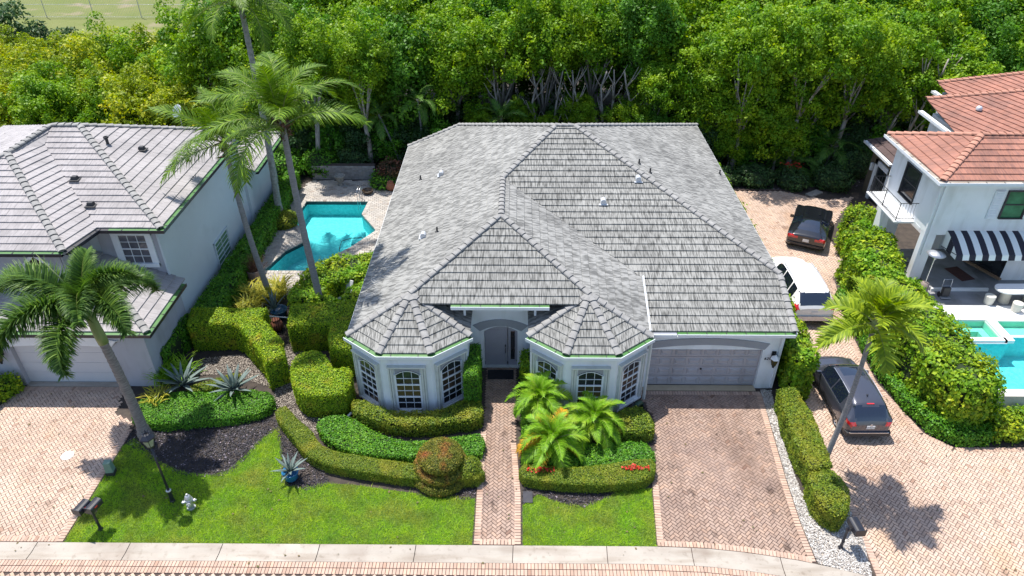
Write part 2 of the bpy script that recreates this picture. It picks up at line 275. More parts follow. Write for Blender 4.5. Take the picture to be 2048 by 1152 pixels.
# ---------------------------------------------------------------- polygons
def inpoly(x, y, poly):
    x = np.asarray(x); y = np.asarray(y); c = np.zeros(x.shape, bool); n = len(poly)
    for i in range(n):
        x1, y1 = poly[i]; x2, y2 = poly[(i+1) % n]
        if y1 == y2: continue
        k = ((y1 > y) != (y2 > y)) & (x < (x2-x1)*(y-y1)/(y2-y1)+x1); c ^= k
    return c
def edgedist(x, y, poly):
    d = np.full(np.shape(x), 1e9); n = len(poly)
    for i in range(n):
        a = np.array(poly[i]); b = np.array(poly[(i+1) % n]); e = b-a; l = e@e+1e-9
        t = np.clip(((x-a[0])*e[0]+(y-a[1])*e[1])/l, 0, 1); d = np.minimum(d, np.hypot(x-a[0]-t*e[0], y-a[1]-t*e[1]))
    return d
def smooth(pts, k=4, closed=True):
    P = [np.array(p, float) for p in pts]; n = len(P); out = []
    for i in range(n if closed else n-1):
        if closed: a, b, c, d = P[i-1], P[i], P[(i+1) % n], P[(i+2) % n]
        else: a, b, c, d = P[max(i-1, 0)], P[i], P[i+1], P[min(i+2, n-1)]
        for j in range(k):
            t = j/k; out.append(tuple(.5*((2*b)+(-a+c)*t+(2*a-5*b+4*c-d)*t*t+(-a+3*b-3*c+d)*t**3)))
    if not closed: out.append(tuple(P[-1]))
    return out
def ccw(poly):
    n = len(poly); a = sum(poly[i][0]*poly[(i+1)%n][1]-poly[(i+1)%n][0]*poly[i][1] for i in range(n))
    return list(poly) if a > 0 else list(poly)[::-1]
def clip(poly, cp):
    """clip (list of tuples) by convex ccw polygon cp, x,y first"""
    out = list(poly); n = len(cp)
    for i in range(n):
        ax, ay = cp[i]; bx, by = cp[(i+1) % n]; inp = out; out = []
        if not inp: return []
        def side(p): return (bx-ax)*(p[1]-ay)-(by-ay)*(p[0]-ax)
        for j in range(len(inp)):
            p = inp[j]; q = inp[(j+1) % len(inp)]; sp = side(p); sq = side(q)
            if sp >= 0: out.append(p)
            if (sp >= 0) != (sq >= 0):
                t = sp/(sp-sq); out.append(tuple(p[k]+t*(q[k]-p[k]) for k in range(len(p))))
    return out
def area(poly): n = len(poly); return abs(sum(poly[i][0]*poly[(i+1)%n][1]-poly[(i+1)%n][0]*poly[i][1] for i in range(n)))/2
def sheet(name, poly, z, m, kind='structure', holes=(), **k):
    rings = [list(poly)] + [list(h) for h in holes]; flat = [p for r in rings for p in r]
    tri = tessellate_polygon([[Vector((p[0], p[1], 0)) for p in r] for r in rings]); fs = []
    for t in tri:
        A, B, C = [flat[i] for i in t]; fs.append(t if (B[0]-A[0])*(C[1]-A[1])-(B[1]-A[1])*(C[0]-A[0]) > 0 else (t[0], t[2], t[1]))
    mb = MB().add([(p[0], p[1], z) for p in flat], fs); return obj(name, mb.mesh(name), m, kind=kind, **k)
# ---------------------------------------------------------------- pavers
def hb(poly, w=.115, rot=45, off=(0, 0)):
    """herringbone brick centres + angle within polygon"""
    xs = [p[0] for p in poly]; ys = [p[1] for p in poly]; cx, cy = (min(xs)+max(xs))/2, (min(ys)+max(ys))/2
    R = max(max(xs)-min(xs), max(ys)-min(ys))*.75/w+4; R = int(R); a = radians(rot); k, j = np.meshgrid(np.arange(-R, R), np.arange(-R//2, R//2))
    k = k.ravel(); j = j.ravel(); u = np.r_[k+4*j+1.0, k+4*j+2.5]; v = np.r_[k+.5, k+0.0]; t = np.r_[np.zeros(k.size), np.full(k.size, pi/2)]
    s = (np.abs(u) < R*1.0) & (np.abs(v) < R*1.0); u, v, t = u[s]*w, v[s]*w, t[s]
    x = cx+off[0]+u*cos(a)-v*sin(a); y = cy+off[1]+u*sin(a)+v*cos(a); s = inpoly(x, y, poly) & (edgedist(x, y, poly) > .045)
    return x[s], y[s], t[s]+a
def bond(poly, L=.2, w=.1, rot=0):
    xs = [p[0] for p in poly]; ys = [p[1] for p in poly]; cx, cy = (min(xs)+max(xs))/2, (min(ys)+max(ys))/2
    R = max(max(xs)-min(xs), max(ys)-min(ys))*.75; a = radians(rot)
    i, j = np.meshgrid(np.arange(-int(R/L)-1, int(R/L)+2), np.arange(-int(R/w)-1, int(R/w)+2)); i = i.ravel(); j = j.ravel()
    u = (i+.5*(j % 2))*L; v = j*w; x = cx+u*cos(a)-v*sin(a); y = cy+u*sin(a)+v*cos(a); s = inpoly(x, y, poly) & (edgedist(x, y, poly) > w*.4)
    return x[s], y[s], np.full(s.sum(), a)
def brickmesh(L, w, h, g=.014):
    c = .0025; x, y = (L-g)/2, (w-g)/2
    return MB().add([(-x,-y,0),(x,-y,0),(x,y,0),(-x,y,0),(-x+c,-y+c,h),(x-c,-y+c,h),(x-c,y-c,h),(-x+c,y-c,h)], [(4,5,6,7),(0,1,5,4),(1,2,6,5),(2,3,7,6),(3,0,4,7)])
BM = {}
def lay(parent, x, y, t, L, w, h, z, m, near=300, name='brick', stuffname='paver_field'):
    """individual bricks for the nearest ones, the rest one joined part; x,y world, parent at origin"""
    d = np.hypot(x, y); o = np.argsort(d); key = (L, w, h, m.name)
    if key not in BM: BM[key] = brickmesh(L, w, h).mesh('brick', mats=m)
    jz = RS.rand(len(x))*.004
    for i in o[:near]:
        b = bpy.data.objects.new(name, BM[key]); b.location = (x[i], y[i], z+jz[i]); b.rotation_euler = (0, 0, t[i]+RS.randn()*.012); S.collection.objects.link(b); b.parent = parent
    r = o[near:]
    if len(r) == 0: return
    bm = brickmesh(L, w, h); V = np.array(bm.v); F = np.array(bm.f); c = np.cos(t[r]); s = np.sin(t[r])
    X = x[r][:, None]+V[None, :, 0]*c[:, None]-V[None, :, 1]*s[:, None]; Y = y[r][:, None]+V[None, :, 0]*s[:, None]+V[None, :, 1]*c[:, None]; Z = z+jz[r][:, None]+V[None, :, 2]+0*X
    P = np.stack([X, Y, Z], -1); Q = P[:, F].reshape(-1, 4, 3); me = quads(stuffname, Q, np.repeat(RS.rand(len(r)), len(F)), m)
    obj(stuffname, me, parent=parent, kind='stuff')
def course(pts, w=.115, L=.23, inset=0.0, closed=False):
    """soldier course along a polyline: bricks with long side across"""
    X, Y, T = [], [], []; n = len(pts)
    for i in range(n if closed else n-1):
        a = Vector(pts[i]); b = Vector(pts[(i+1) % n]); l = (b-a).length; k = max(1, round(l/w)); d = (b-a)/max(l, 1e-6); nn = Vector((-d.y, d.x))
        for j in range(k):
            p = a+d*(l*(j+.5)/k)+nn*(L/2+inset); X.append(p.x); Y.append(p.y); T.append(atan2(d.y, d.x)+pi/2)
    return np.array(X), np.array(Y), np.array(T)
def paved(name, poly, m, pattern='hb', rot=45, near=300, edges=(), z=.004, h=.03, L=.23, w=.115, holes=(), cut=None, em=None):
    st = sheet(name, poly, z, M['joint'], holes=holes)
    x, y, t = hb(poly, w, rot) if pattern == 'hb' else bond(poly, L, w, rot)
    keep = np.ones(len(x), bool)
    for hl in holes: keep &= ~inpoly(x, y, hl) & (edgedist(x, y, hl) > w*.5)
    ex = []
    for e in edges:
        cx_, cy_, ct = course(e); ex.append((cx_, cy_, ct))
        for k in range(len(x)):
            pass
        a = np.stack([cx_, cy_], -1)
        seg = e
        for i in range(len(seg)-1):
            p = np.array(seg[i]); q = np.array(seg[i+1]); dd = q-p; l = np.hypot(*dd); dd = dd/max(l, 1e-6)
            s = (x-p[0])*dd[0]+(y-p[1])*dd[1]; nn = -(x-p[0])*dd[1]+(y-p[1])*dd[0]; keep &= ~((s > -.05) & (s < l+.05) & (nn > -.12) & (nn < .15))
    if cut is not None: keep &= ~cut(x, y)
    lay(st, x[keep], y[keep], t[keep], L, w, h, z, m, near)
    if ex:
        X = np.concatenate([q[0] for q in ex]); Y = np.concatenate([q[1] for q in ex]); T = np.concatenate([q[2] for q in ex])
        lay(st, X, Y, T, .23, .115, h+.0065, z, em or M['paver_edge'], 0, stuffname='edge_course')
    return st
# ---------------------------------------------------------------- roofs
def tin(tris):
    T = [[Vector(p) for p in t] for t in tris]
    def f(x, y):
        best = None
        for A, B, C in T:
            d = (B.y-C.y)*(A.x-C.x)+(C.x-B.x)*(A.y-C.y)
            if abs(d) < 1e-9: continue
            a = ((B.y-C.y)*(x-C.x)+(C.x-B.x)*(y-C.y))/d; b = ((C.y-A.y)*(x-C.x)+(A.x-C.x)*(y-C.y))/d; c = 1-a-b
            o = min(a, b, c); z = a*A.z+b*B.z+c*C.z
            if best is None or o > best[0]: best = (o, z)
            if o > -1e-6: break
        return best[1]
    return f
ROOFT = []
def slope(convex_polys, zf, down, m, deck, expo=.36, wid=.33, org=(0, 0), lift=.045):
    """down: plan unit vector pointing to the eave. collects tiles: (dist, verts, faces, mat)"""
    dx, dy = down; ax, ay = -dy, dx; tiles = []
    for cp in convex_polys:
        cp = ccw(cp); uv = [((p[0]-org[0])*ax+(p[1]-org[1])*ay, (p[0]-org[0])*dx+(p[1]-org[1])*dy) for p in cp]
        # deck
        cen = (sum(p[0] for p in cp)/len(cp), sum(p[1] for p in cp)/len(cp))
        deck.add([(p[0], p[1], zf(*p)-.02) for p in cp], [tuple(range(len(cp)))])
        u0, u1 = min(p[0] for p in uv), max(p[0] for p in uv); v0, v1 = min(p[1] for p in uv), max(p[1] for p in uv)
        for j in range(math.floor(v0/expo), math.ceil(v1/expo)):
            off = .5*(j % 2)
            for i in range(math.floor(u0/wid-off)-1, math.ceil(u1/wid-off)+1):
                a0, a1 = (i+off)*wid+.003, (i+1+off)*wid-.003; b0, b1 = j*expo, (j+1)*expo
                cell = [(org[0]+u*ax+v*dx, org[1]+u*ay+v*dy, (v-b0)/expo) for u, v in ((a0, b0), (a0, b1), (a1, b1), (a1, b0))]
                if area(cell) > 0: cell = cell if (sum(cell[q][0]*cell[(q+1)%4][1]-cell[(q+1)%4][0]*cell[q][1] for q in range(4)) > 0) else cell[::-1]
                c = clip(cell, cp)
                if len(c) < 3 or area(c) < .004: continue
                n = len(c); jit = random.uniform(-.006, .006)
                top = [(p[0], p[1], zf(p[0], p[1])+.006+lift*p[2]+jit*p[2]) for p in c]; bot = [(p[0], p[1], zf(p[0], p[1])-.005) for p in c]
                mx = sum(p[0] for p in c)/n; my = sum(p[1] for p in c)/n
                fs = [tuple(range(n))]+[(k, n+k, n+(k+1)%n, (k+1)%n) for k in range(n)]
                tiles.append((math.hypot(mx, my), (mx, my), top+bot, fs, m))
    return tiles
def place_tiles(roof, tiles, near=300):
    tiles = sorted(tiles, key=lambda t: t[0]); rest = {}
    for k, (d, c, vs, fs, m) in enumerate(tiles):
        if k < near:
            z = vs[0][2]; mb = MB().add([(v[0]-c[0], v[1]-c[1], v[2]-z) for v in vs], fs)
            obj('roof_tile', mb.mesh('roof_tile', mats=m), parent=roof, loc=(c[0], c[1], z))
        else: rest.setdefault('a', MB())
        if k >= near:
            mb = rest['a']
            if not hasattr(mb, 'mm'): mb.mm = []
            if m not in mb.mm: mb.mm.append(m)
            mb.add(vs, fs, mb.mm.index(m), random.random())
    for mb in rest.values(): obj('tile_field', mb.mesh('tile_field', mats=mb.mm), parent=roof, kind='stuff')
def caps(roof, p0, p1, m, L=.36, w=.135, h=.085, name='ridge_tile', mesh_cache={}):
    a = Vector(p0); b = Vector(p1)
    if a.z > b.z: a, b = b, a
    d = b-a; n = max(1, round(d.length/L)); l = d.length/n; d.normalize(); side = d.cross(Vector((0, 0, 1))).normalized(); up = side.cross(d)
    rot = Matrix((d, -side, up)).transposed().to_4x4(); key = (round(l, 3), w, m.name)
    if key not in mesh_cache:
        mb = MB(); k = 6; vs = []
        for (x, lf, s) in ((-.03, .045, 1.06), (l, .005, .94)):
            for q in range(k+1):
                t = pi*q/k; vs.append((x, -w*s*cos(t), h*s*sin(t)**.8-.05+lf))
            for q in range(k+1):
                t = pi*q/k; vs.append((x, -(w*s-.025)*cos(t), (h*s-.025)*sin(t)-.05+lf))
        K = 2*(k+1); fs = []
        for q in range(k): fs += [(q, K+q, K+q+1, q+1), (q, q+1, k+1+q+1, k+1+q)]
        mb.add(vs, fs); mesh_cache[key] = mb.mesh('ridge_tile', smooth=False, mats=m)
    for i in range(n):
        o = bpy.data.objects.new(name, mesh_cache[key]); o.matrix_world = Matrix.Translation(a+d*(i*l)) @ rot; S.collection.objects.link(o); o.parent = roof; o.matrix_parent_inverse.identity()
# ================================================================ GROUND
POOL = [(-13.07, 39.95), (-9.31, 39.95), (-9.42, 38.3), (-8.3, 36.35), (-9.28, 33.91), (-10.53, 32.2), (-13.06, 32.2), (-12.83, 33.62), (-12.1, 35.39), (-13.05, 37.66)]
POOL = [(-13.2, 39.95), (-9.35, 39.95), (-9.45, 38.3), (-8.25, 36.3), (-9.35, 34.4), (-10.3, 33.2), (-10.3, 31.9), (-13.5, 31.9), (-12.9, 33.9), (-11.9, 35.2), (-13.35, 37.6)]
sheet('ground', [(-400, -100), (400, -100), (400, 600), (-400, 600)], 0.0, M['soil'], holes=[POOL])
sheet('field', [(-400, 66), (400, 66), (400, 590), (-400, 590)], .005, M['field'])
# curb (valley gutter) slabs
CIN = [(-40, 14.93), (4.5, 14.92), (6.3, 14.86), (7.7, 14.70), (9.3, 14.42), (10.5, 14.12), (11.5, 13.80), (12.6, 13.35), (13.8, 12.75)]
COUT = [(-40, 14.27), (4.3, 14.26), (6.1, 14.2), (7.45, 14.05), (9.0, 13.78), (10.2, 13.48), (11.2, 13.17), (12.2, 12.75), (13.4, 12.15)]
def along(P, x):
    for a, b in zip(P, P[1:]):
        if a[0] <= x <= b[0]: return a[1]+(b[1]-a[1])*(x-a[0])/(b[0]-a[0])
    return P[-1][1]
curb = sheet('curb', [(x, y) for x, y in CIN]+[(x, y) for x, y in COUT[::-1]], .006, M['joint'])
JX = [-34.9, -31.76, -28.6, -25.48, -22.34, -19.2, -16.05, -12.92, -9.81, -6.55, -3.33, -.08, 3.04, 5.85, 8.7, 11.4, 13.7]
for a, b in zip(JX, JX[1:]):
    xs = np.linspace(a+.012, b-.012, 6); up_ = [(x, along(CIN, x)) for x in xs]; lo = [(x-.02-.0*x, along(COUT, x)) for x in xs]
    mb = MB(); n = len(xs); vs = []
    for (x, y), (x2, y2) in zip(up_, lo):
        for t, z in ((0, .065), (.35, .05), (.55, .036), (.75, .045), (1, .055)): vs.append((x+(x2-x)*t, y+(y2-y)*t, z))
    fs = [(i*5+k, i*5+k+1, (i+1)*5+k+1, (i+1)*5+k) for i in range(n-1) for k in range(4)]; mb.add(vs, fs)
    for k0 in (0, 4): 
        vv = [vs[i*5+k0] for i in range(n)]; mb.add(vv+[(v[0], v[1], 0) for v in vv], [(i, i+1, n+i+1, n+i) if k0 == 0 else (i, n+i, n+i+1, i+1) for i in range(n-1)])
    obj('slab', mb.mesh('slab', mats=M['concrete']), parent=curb)
# road below the curb
ROAD = [(-40, 5), (16, 5), (14, 11.9)]+[(x, y-.01) for x, y in COUT[::-1]]
road = sheet('road', ROAD, .004, M['joint'])
RV = [(-17.5, 12.9), (7.0, 12.9), (9.4, 12.9), (9.0, 13.3), (7.45, 13.6), (6.1, 13.75), (4.3, 13.8), (-17.5, 13.8)]
x, y, t = hb(RV, .115, 45); lay(road, x, y, t, .23, .115, .03, .006, M['paver_pale'], 300)
ex = []
for dy_ in (-.01, -.245):
    ex.append(course([(x_, y_-.2+dy_) for x_, y_ in COUT if x_ > -19]+[]) if False else course([(-18, 14.06+dy_), (4.3, 14.05+dy_), (6.1, 13.99+dy_), (7.45, 13.84+dy_), (9.0, 13.57+dy_), (10.2, 13.27+dy_)]))
for q in ex: lay(road, q[0], q[1], q[2], .23, .115, .036, .006, M['paver_edge'], 0, stuffname='edge_course')
# driveways, walk, court
DL = [(-23, 14.95), (-15.22, 14.95), (-15.22, 19.8), (-15.35, 20.7), (-16.4, 21.2), (-16.45, 22.7), (-23, 22.7)]
paved('left_driveway', DL, M['paver_pale'], rot=45, edges=[[(-15.24, 20.2), (-15.24, 14.97)][::-1], [(-23, 14.96), (-15.44, 14.96)], [(-16.45, 22.68), (-21.2, 22.68)]])
WK = [(-1.42, 14.95), (.19, 14.95), (.19, 17.1), (.02, 19.6), (.02, 24.2), (-1.42, 24.2)]
paved('front_walk', WK, M['paver'], edges=[[(-1.22, 14.96), (-.02, 14.96)], [(.18, 14.98), (.18, 17.1), (.01, 19.6)], [(-1.41, 20.2), (-1.41, 14.98)]])
DR = [(4.74, 14.94), (6.3, 14.88), (7.7, 14.72), (9.3, 14.44), (9.86, 14.3), (9.84, 15.9), (9.95, 17.9), (10.15, 20.2), (10.35, 22.62), (5.0, 22.62), (5.5, 21.2), (5.3, 19.3), (4.98, 17.8)]
paved('front_driveway', DR, M['paver'], rot=45, edges=[[(4.75, 14.95), (6.3, 14.89), (7.7, 14.73), (9.3, 14.45), (9.7, 14.34)], [(9.85, 14.4), (9.83, 15.9), (9.94, 17.9), (10.14, 20.2), (10.34, 22.5)], [(10.3, 22.61), (5.2, 22.61)], [(4.99, 17.7), (4.75, 15.1)]])
CT = [(11.55, 13.85), (12.6, 13.38), (13.8, 12.78), (24, 10.5), (24, 19.5), (16.9, 19.5), (16.1, 20.25), (15.75, 22.0), (15.5, 23.2), (15.75, 26.9), (16.6, 31.2), (18.0, 33.4), (17.9, 36.0), (21.5, 41.0), (19.4, 40.5), (17.2, 41.7), (12.2, 41.8), (12.2, 24.6), (12.0, 22.4), (11.7, 18.5), (11.75, 16.5)]
paved('side_court', CT, M['paver_pale'], rot=45, edges=[[(16.9, 19.5), (16.1, 20.25), (15.75, 22.0), (15.5, 23.2), (15.75, 26.9), (16.6, 31.2)], [(24, 19.5), (16.95, 19.5)], [(11.6, 13.87), (11.75, 16.5), (11.7, 18.5)][::-1]])
# pool deck
DK = [(-13.9, 29.6), (-7.2, 29.6), (-7.0, 31), (-7.0, 41.0), (-7.3, 42.3), (-8.9, 42.4), (-9.9, 43.1), (-13.5, 43.1), (-14.6, 41.0), (-14.35, 38.0), (-14.6, 34.5)]
dk = paved('pool_deck', DK, M['deckpaver'], pattern='bond', rot=8, L=.26, w=.17, holes=[POOL], h=.04)
cp = []
PC = ccw(POOL)
for i in range(len(PC)):
    a = Vector(PC[i]); b = Vector(PC[(i+1) % len(PC)]); X_, Y_, T_ = course([tuple(b), tuple(a)], w=.2, L=.26); cp.append((X_, Y_, T_))
lay(dk, np.concatenate([c[0] for c in cp]), np.concatenate([c[1] for c in cp]), np.concatenate([c[2] for c in cp]), .26, .2, .06, .004, M['deckpaver'], 90, name='coping_stone')
pool = base_thing('swimming_pool', 'turquoise angular swimming pool between the grey house and the left neighbour', 'swimming pool', (-11.5, 36, -.2))
mb = MB(); n = len(PC)
mb.add([(p[0], p[1], .02) for p in PC]+[(p[0], p[1], -.17) for p in PC], [(i, n+i, n+(i+1) % n, (i+1) % n)[::-1] for i in range(n)])
obj('tile_band', mb.mesh('b', mats=M['pooltile']), parent=pool)
mb = MB(); mb.add([(p[0], p[1], -.17) for p in PC]+[(p[0], p[1], -.95) for p in PC], [(i, n+i, n+(i+1) % n, (i+1) % n)[::-1] for i in range(n)])
tri = tessellate_polygon([[Vector((p[0], p[1], 0)) for p in PC]]); mb.add([(p[0], p[1], -.95) for p in PC], [t if (PC[t[1]][0]-PC[t[0]][0])*(PC[t[2]][1]-PC[t[0]][1])-(PC[t[1]][1]-PC[t[0]][1])*(PC[t[2]][0]-PC[t[0]][0]) > 0 else (t[0], t[2], t[1]) for t in tri])
mb.bb(-12.9, -11.0, 31.95, 32.6, -.95, -.4); mb.bb(-9.6, -9.0, 35.5, 36.9, -.95, -.4)
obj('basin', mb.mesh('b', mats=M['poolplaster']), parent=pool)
mb = MB().add([(p[0], p[1], -.10) for p in PC], [t if (PC[t[1]][0]-PC[t[0]][0])*(PC[t[2]][1]-PC[t[0]][1])-(PC[t[1]][1]-PC[t[0]][1])*(PC[t[2]][0]-PC[t[0]][0]) > 0 else (t[0], t[2], t[1]) for t in tri])
obj('water', mb.mesh('water', mats=M['water']), parent=pool)
mb = MB()
for dx_ in (0, .5): mb.tube([(-9.95+dx_*.3, 40.5-dx_*.2, .04), (-9.95+dx_*.3, 40.5-dx_*.2, .8), (-9.95+dx_*.3, 40.3, .95), (-9.95+dx_*.3, 39.85, .75), (-9.95+dx_*.3, 39.7, -.4)], .022, 6)
obj('handrail', mb.mesh('r', smooth=True, mats=M['chrome']), parent=pool)
mb = MB(); mb.tube([(-9.9, 34.0, .05), (-9.95, 34.3, .06), (-10.0, 35.1, .02), (-9.6, 35.6, -.08), (-9.0, 35.7, -.09), (-8.7, 35.4, -.05)], .02, 6)
obj('hose', mb.mesh('h', mats=M['plastic']), parent=pool)
# ================================================================ MAIN HOUSE
XL, XRw, ZE, PA, CY, YG, XR = -6.716, 5.34, 3.2, 2.439, 23.57, 22.6, 11.126
PP, P1, P2, ZT, YK = .463, .339, .371, 7.21, 25.41
XM = (XL+XRw)/2; HW = (XRw-XL)/2; Y0 = CY-PA; ZR = ZE+PP*HW; YR0 = Y0+HW; YR1 = YG+(ZR-ZE)/P1
ZK = ZE+P1*(YK-YG); YA = YG+(ZT-ZE)/P1; XA0 = XL+(ZT-ZE)/PP; XA1 = XR-(ZT-ZK)/P2; CL, CR = XL+PA, XRw-PA; ST = PA*.4142; VY = CY-ST-.28
house = base_thing('house', 'single storey pale blue stucco house under a streaked grey tiled hip roof with twin turrets', 'house', (2, 27, 0))
deck = MB(); tiles = []
fS3 = lambda x, y: ZE+PP*(x-XL); fS5 = lambda x, y: ZE+PP*(y-Y0); fS1 = lambda x, y: ZE+P1*(y-YG); fS2 = lambda x, y: ZK+P2*(XR-x)
YBL, YBR = 41.3, 42.5
XB, YB = -3.5, 41.0
tiles += slope([[(XL, VY), (CL, CY), (XM, YR0), (XM, YR1), (XL, YR1)], [(XL, YR1), (XM, YR1), (XA0, YA), (XB, YB), (XL, YBL)]], fS3, (-1, 0), M['roof_x'], deck, expo=.335, wid=.33, org=(XL, YR1))
EY = 23.12; tiles += slope([[(CL, CY), (CL+CY-EY, EY), (CR-(CY-EY), EY), (CR, CY), (XM, YR0)]], fS5, (0, -1), M['roof_y'], deck, expo=.335, org=(0, EY))
CVX, CVY = XRw, YK-.3
zCV = fS1(CVX, CVY)
tiles += slope([[(XRw, YG), (XR, YG), (XR, CVY), (XRw, CVY)], [(CVX, CVY), (XR, CVY), (XR, YK), (XA1, YA), (XA0, YA), (XM, YR1)]], fS1, (0, -1), M['roof_y'], deck, expo=.362, org=(0, YG))
tiles += slope([[(XR, YK), (XR, YBR), (XA1, YA)]], fS2, (1, 0), M['roof_x'], deck, expo=.35, org=(XR, YK))
zap = ZE+PP*PA
f4 = tin([((XM, YR0, ZR), (XM, YR1, ZR), (CVX, CVY, zCV)), ((XM, YR0, ZR), (CVX, CVY, zCV), (CR, CY, zap)), ((CR, CY, zap), (CVX, CVY, zCV), (XRw, VY, ZE))])
tiles += slope([[(CR, CY), (XRw, VY), (CVX, CVY), (XM, YR1), (XM, YR0)]], f4, (1, 0), M['roof_x'], deck, expo=.335, org=(XRw, YR0))
def turret(cx):
    out = []
    V = [(cx-PA, VY), (cx-ST, Y0), (cx+ST, Y0), (cx+PA, VY)]
    for a, b in zip(V, V[1:]):
        f = tin([((cx, CY, zap), (a[0], a[1], ZE), (b[0], b[1], ZE))]); ex_, ey_ = b[0]-a[0], b[1]-a[1]; l = math.hypot(ex_, ey_); dn = (ey_/l, -ex_/l)
        out += slope([[(cx, CY), a, b]], f, dn, M['roof_y'], deck, expo=.325, wid=.33, org=((a[0]+b[0])/2, (a[1]+b[1])/2))
    return out
tiles += turret(CL)+turret(CR)
fE = lambda x, y: ZE+PP*(CL+PA-x); tiles += slope([[(CL, CY), (CL+PA, VY), (CL+PA, 24.3), (CL+.3, 24.3)]], fE, (1, 0), M['roof_x'], deck, expo=.335, org=(CL+PA, VY))
fW = lambda x, y: ZE+PP*(x-(CR-PA)); tiles += slope([[(CR, CY), (CR-PA, VY), (CR-PA, 24.3), (CR-.3, 24.3)]], fW, (-1, 0), M['roof_x'], deck, expo=.335, org=(CR-PA, VY))
# hidden north slopes and closing deck
deck.add([(XA0, YA, ZT), (XA1, YA, ZT), (XR, YBR, ZK), (XB, YB, fS3(XB, YB))], [(0, 3, 2, 1)])
deck.add([(XL, YBL, ZE), (XB, YB, fS3(XB, YB)), (XR, YBR, ZK), (XR, YBR, 3.0), (XL, YBL, 3.0)], [(0, 1, 2, 3, 4)[::-1]])
roof = obj('roof', deck.mesh('roof', mats=M['underlay']), parent=house)
place_tiles(roof, tiles, 300)
mc = M['roof_cap']; zc = .05
for a, b in (((CL, CY, zap), (XM, YR0, ZR)), ((CR, CY, zap), (XM, YR0, ZR)), ((XM, YR0, ZR), (XM, YR1, ZR)), ((XM, YR1, ZR), (XA0, YA, ZT)), ((XA0, YA, ZT), (XA1, YA, ZT)), ((XA1, YA, ZT), (XR, YK, ZK)), ((XR, YK, ZK), (XR-.04, YG, ZE)),
             ((XA0, YA, ZT), (XB, YB, fS3(XB, YB))), ((XB, YB, fS3(XB, YB)), (XL, YBL, ZE)), ((XA1, YA, ZT), (XR, YBR, ZK))):
    caps(roof, (a[0], a[1], a[2]+zc), (b[0], b[1], b[2]+zc), mc)
for cx in (CL, CR):
    for vx, vy in ((cx-PA, VY), (cx-ST, Y0), (cx+ST, Y0), (cx+PA, VY)): caps(roof, (vx, vy, ZE+zc), (cx, CY, zap+zc), mc, w=.15)
def vent(nm, x, y, z, kind=0):
    mb = MB()
    if kind == 0:
        pts = [(-.16*cos(pi*k/6), .17*sin(pi*k/6)+.08) for k in range(7)]
        for s_ in (0,):
            vs = [(p[0], -.2, p[1]) for p in pts]+[(-.16, -.2, -.1), (.16, -.2, -.1)]+[(p[0], .16, p[1]) for p in pts]+[(-.16, .16, -.1), (.16, .16, -.1)]
            vs = [vs[i] for i in (7, 0, 1, 2, 3, 4, 5, 6, 8)]+[vs[9+i] for i in (7, 0, 1, 2, 3, 4, 5, 6, 8)]
            mb.add(vs, [(i, i+1, 10+i, 9+i) for i in range(8)]+[tuple(range(9)), tuple(range(9, 18))[::-1]])
        mb.box((0, 0, -.06), (.5, .52, .02))
        m = M['vent']
    else: mb.tube([(0, 0, -.1), (0, 0, .28)], .05, 8); mb.tube([(0, 0, -.02), (0, 0, .03)], [.13, .06], 8); m = M['plastic']
    o = obj(nm, mb.mesh('vent', mats=m), parent=roof, loc=(x, y, z+.05)); o.scale = (.8, .8, .8)
    return o
def z3(x, y): return fS3(x, y)
for (x, y, f, k) in ((-4.25, 28.1, fS3, 0), (-4.0, 34.4, fS3, 0), (-5.2, 35.0, fS3, 1), (-3.6, 28.0, fS3, 1), (3.95, 29.3, fS1, 0), (5.7, 30.7, fS1, 0), (5.95, 32.3, fS2, 1), (6.4, 31.6, fS2, 1), (10.8, 35.0, fS2, 1)):
    o = vent('roof_vent' if k == 0 else 'vent_pipe', x, y, f(x, y), k)
# walls -------------------------------------------------
WYG = 22.86; WXR = 10.9; TA = PA-.1; TS = TA*.4142; DY = 24.1
mb = MB(); WT = ZE-.07
def wallring(cx): return [(cx-TA, CY-TS-.25), (cx-TS, CY-TA), (cx+TS, CY-TA), (cx+TA, CY-TS-.25)]
mb.prism([(XL+.1, YBL-.3)]+wallring(CL)+[(CL+TA, DY+.45), (CR-TA, DY+.45)]+wallring(CR)+[(CR+TA, WYG+.4), (WXR, WYG+.4), (WXR, YBL-.3)], 0, WT)
def xz(mb, poly, y0, y1, m=0):
    """extruded plate: polygon in x,z (ccw seen from -y), from y0 (front) to y1"""
    n = len(poly); vs = [(p[0], y0, p[1]) for p in poly]+[(p[0], y1, p[1]) for p in poly]
    tri = tessellate_polygon([[Vector((p[0], p[1], 0)) for p in poly]]); fs = []
    for t in tri:
        A, B, C = [poly[i] for i in t]; t = t if (B[0]-A[0])*(C[1]-A[1])-(B[1]-A[1])*(C[0]-A[0]) > 0 else (t[0], t[2], t[1])
        fs += [tuple(t), tuple(n+i for i in t[::-1])]
    a = sum(poly[i][0]*poly[(i+1)%n][1]-poly[(i+1)%n][0]*poly[i][1] for i in range(n)) > 0
    fs += [((i, n+i, n+(i+1)%n, (i+1)%n) if a else (i, (i+1)%n, n+(i+1)%n, n+i)) for i in range(n)]
    return mb.add(vs, fs, m)
def arc(x0, x1, z, rise, n=10): return [(x0+(x1-x0)*i/n, z+rise*(1-(2*i/n-1)**2)) for i in range(n+1)]
# garage front: pier right, pier left, header
GX0, GX1, GZ = 5.5, 10.12, 2.1
mb.bb(GX1, WXR, WYG, WYG+.4, 0, WT); mb.bb(CR+TA-.3, GX0, WYG, WYG+.4, 0, WT); xz(mb, [(GX0, GZ), (GX1, GZ), (GX1, WT), (GX0, WT)], WYG, WYG+.4)
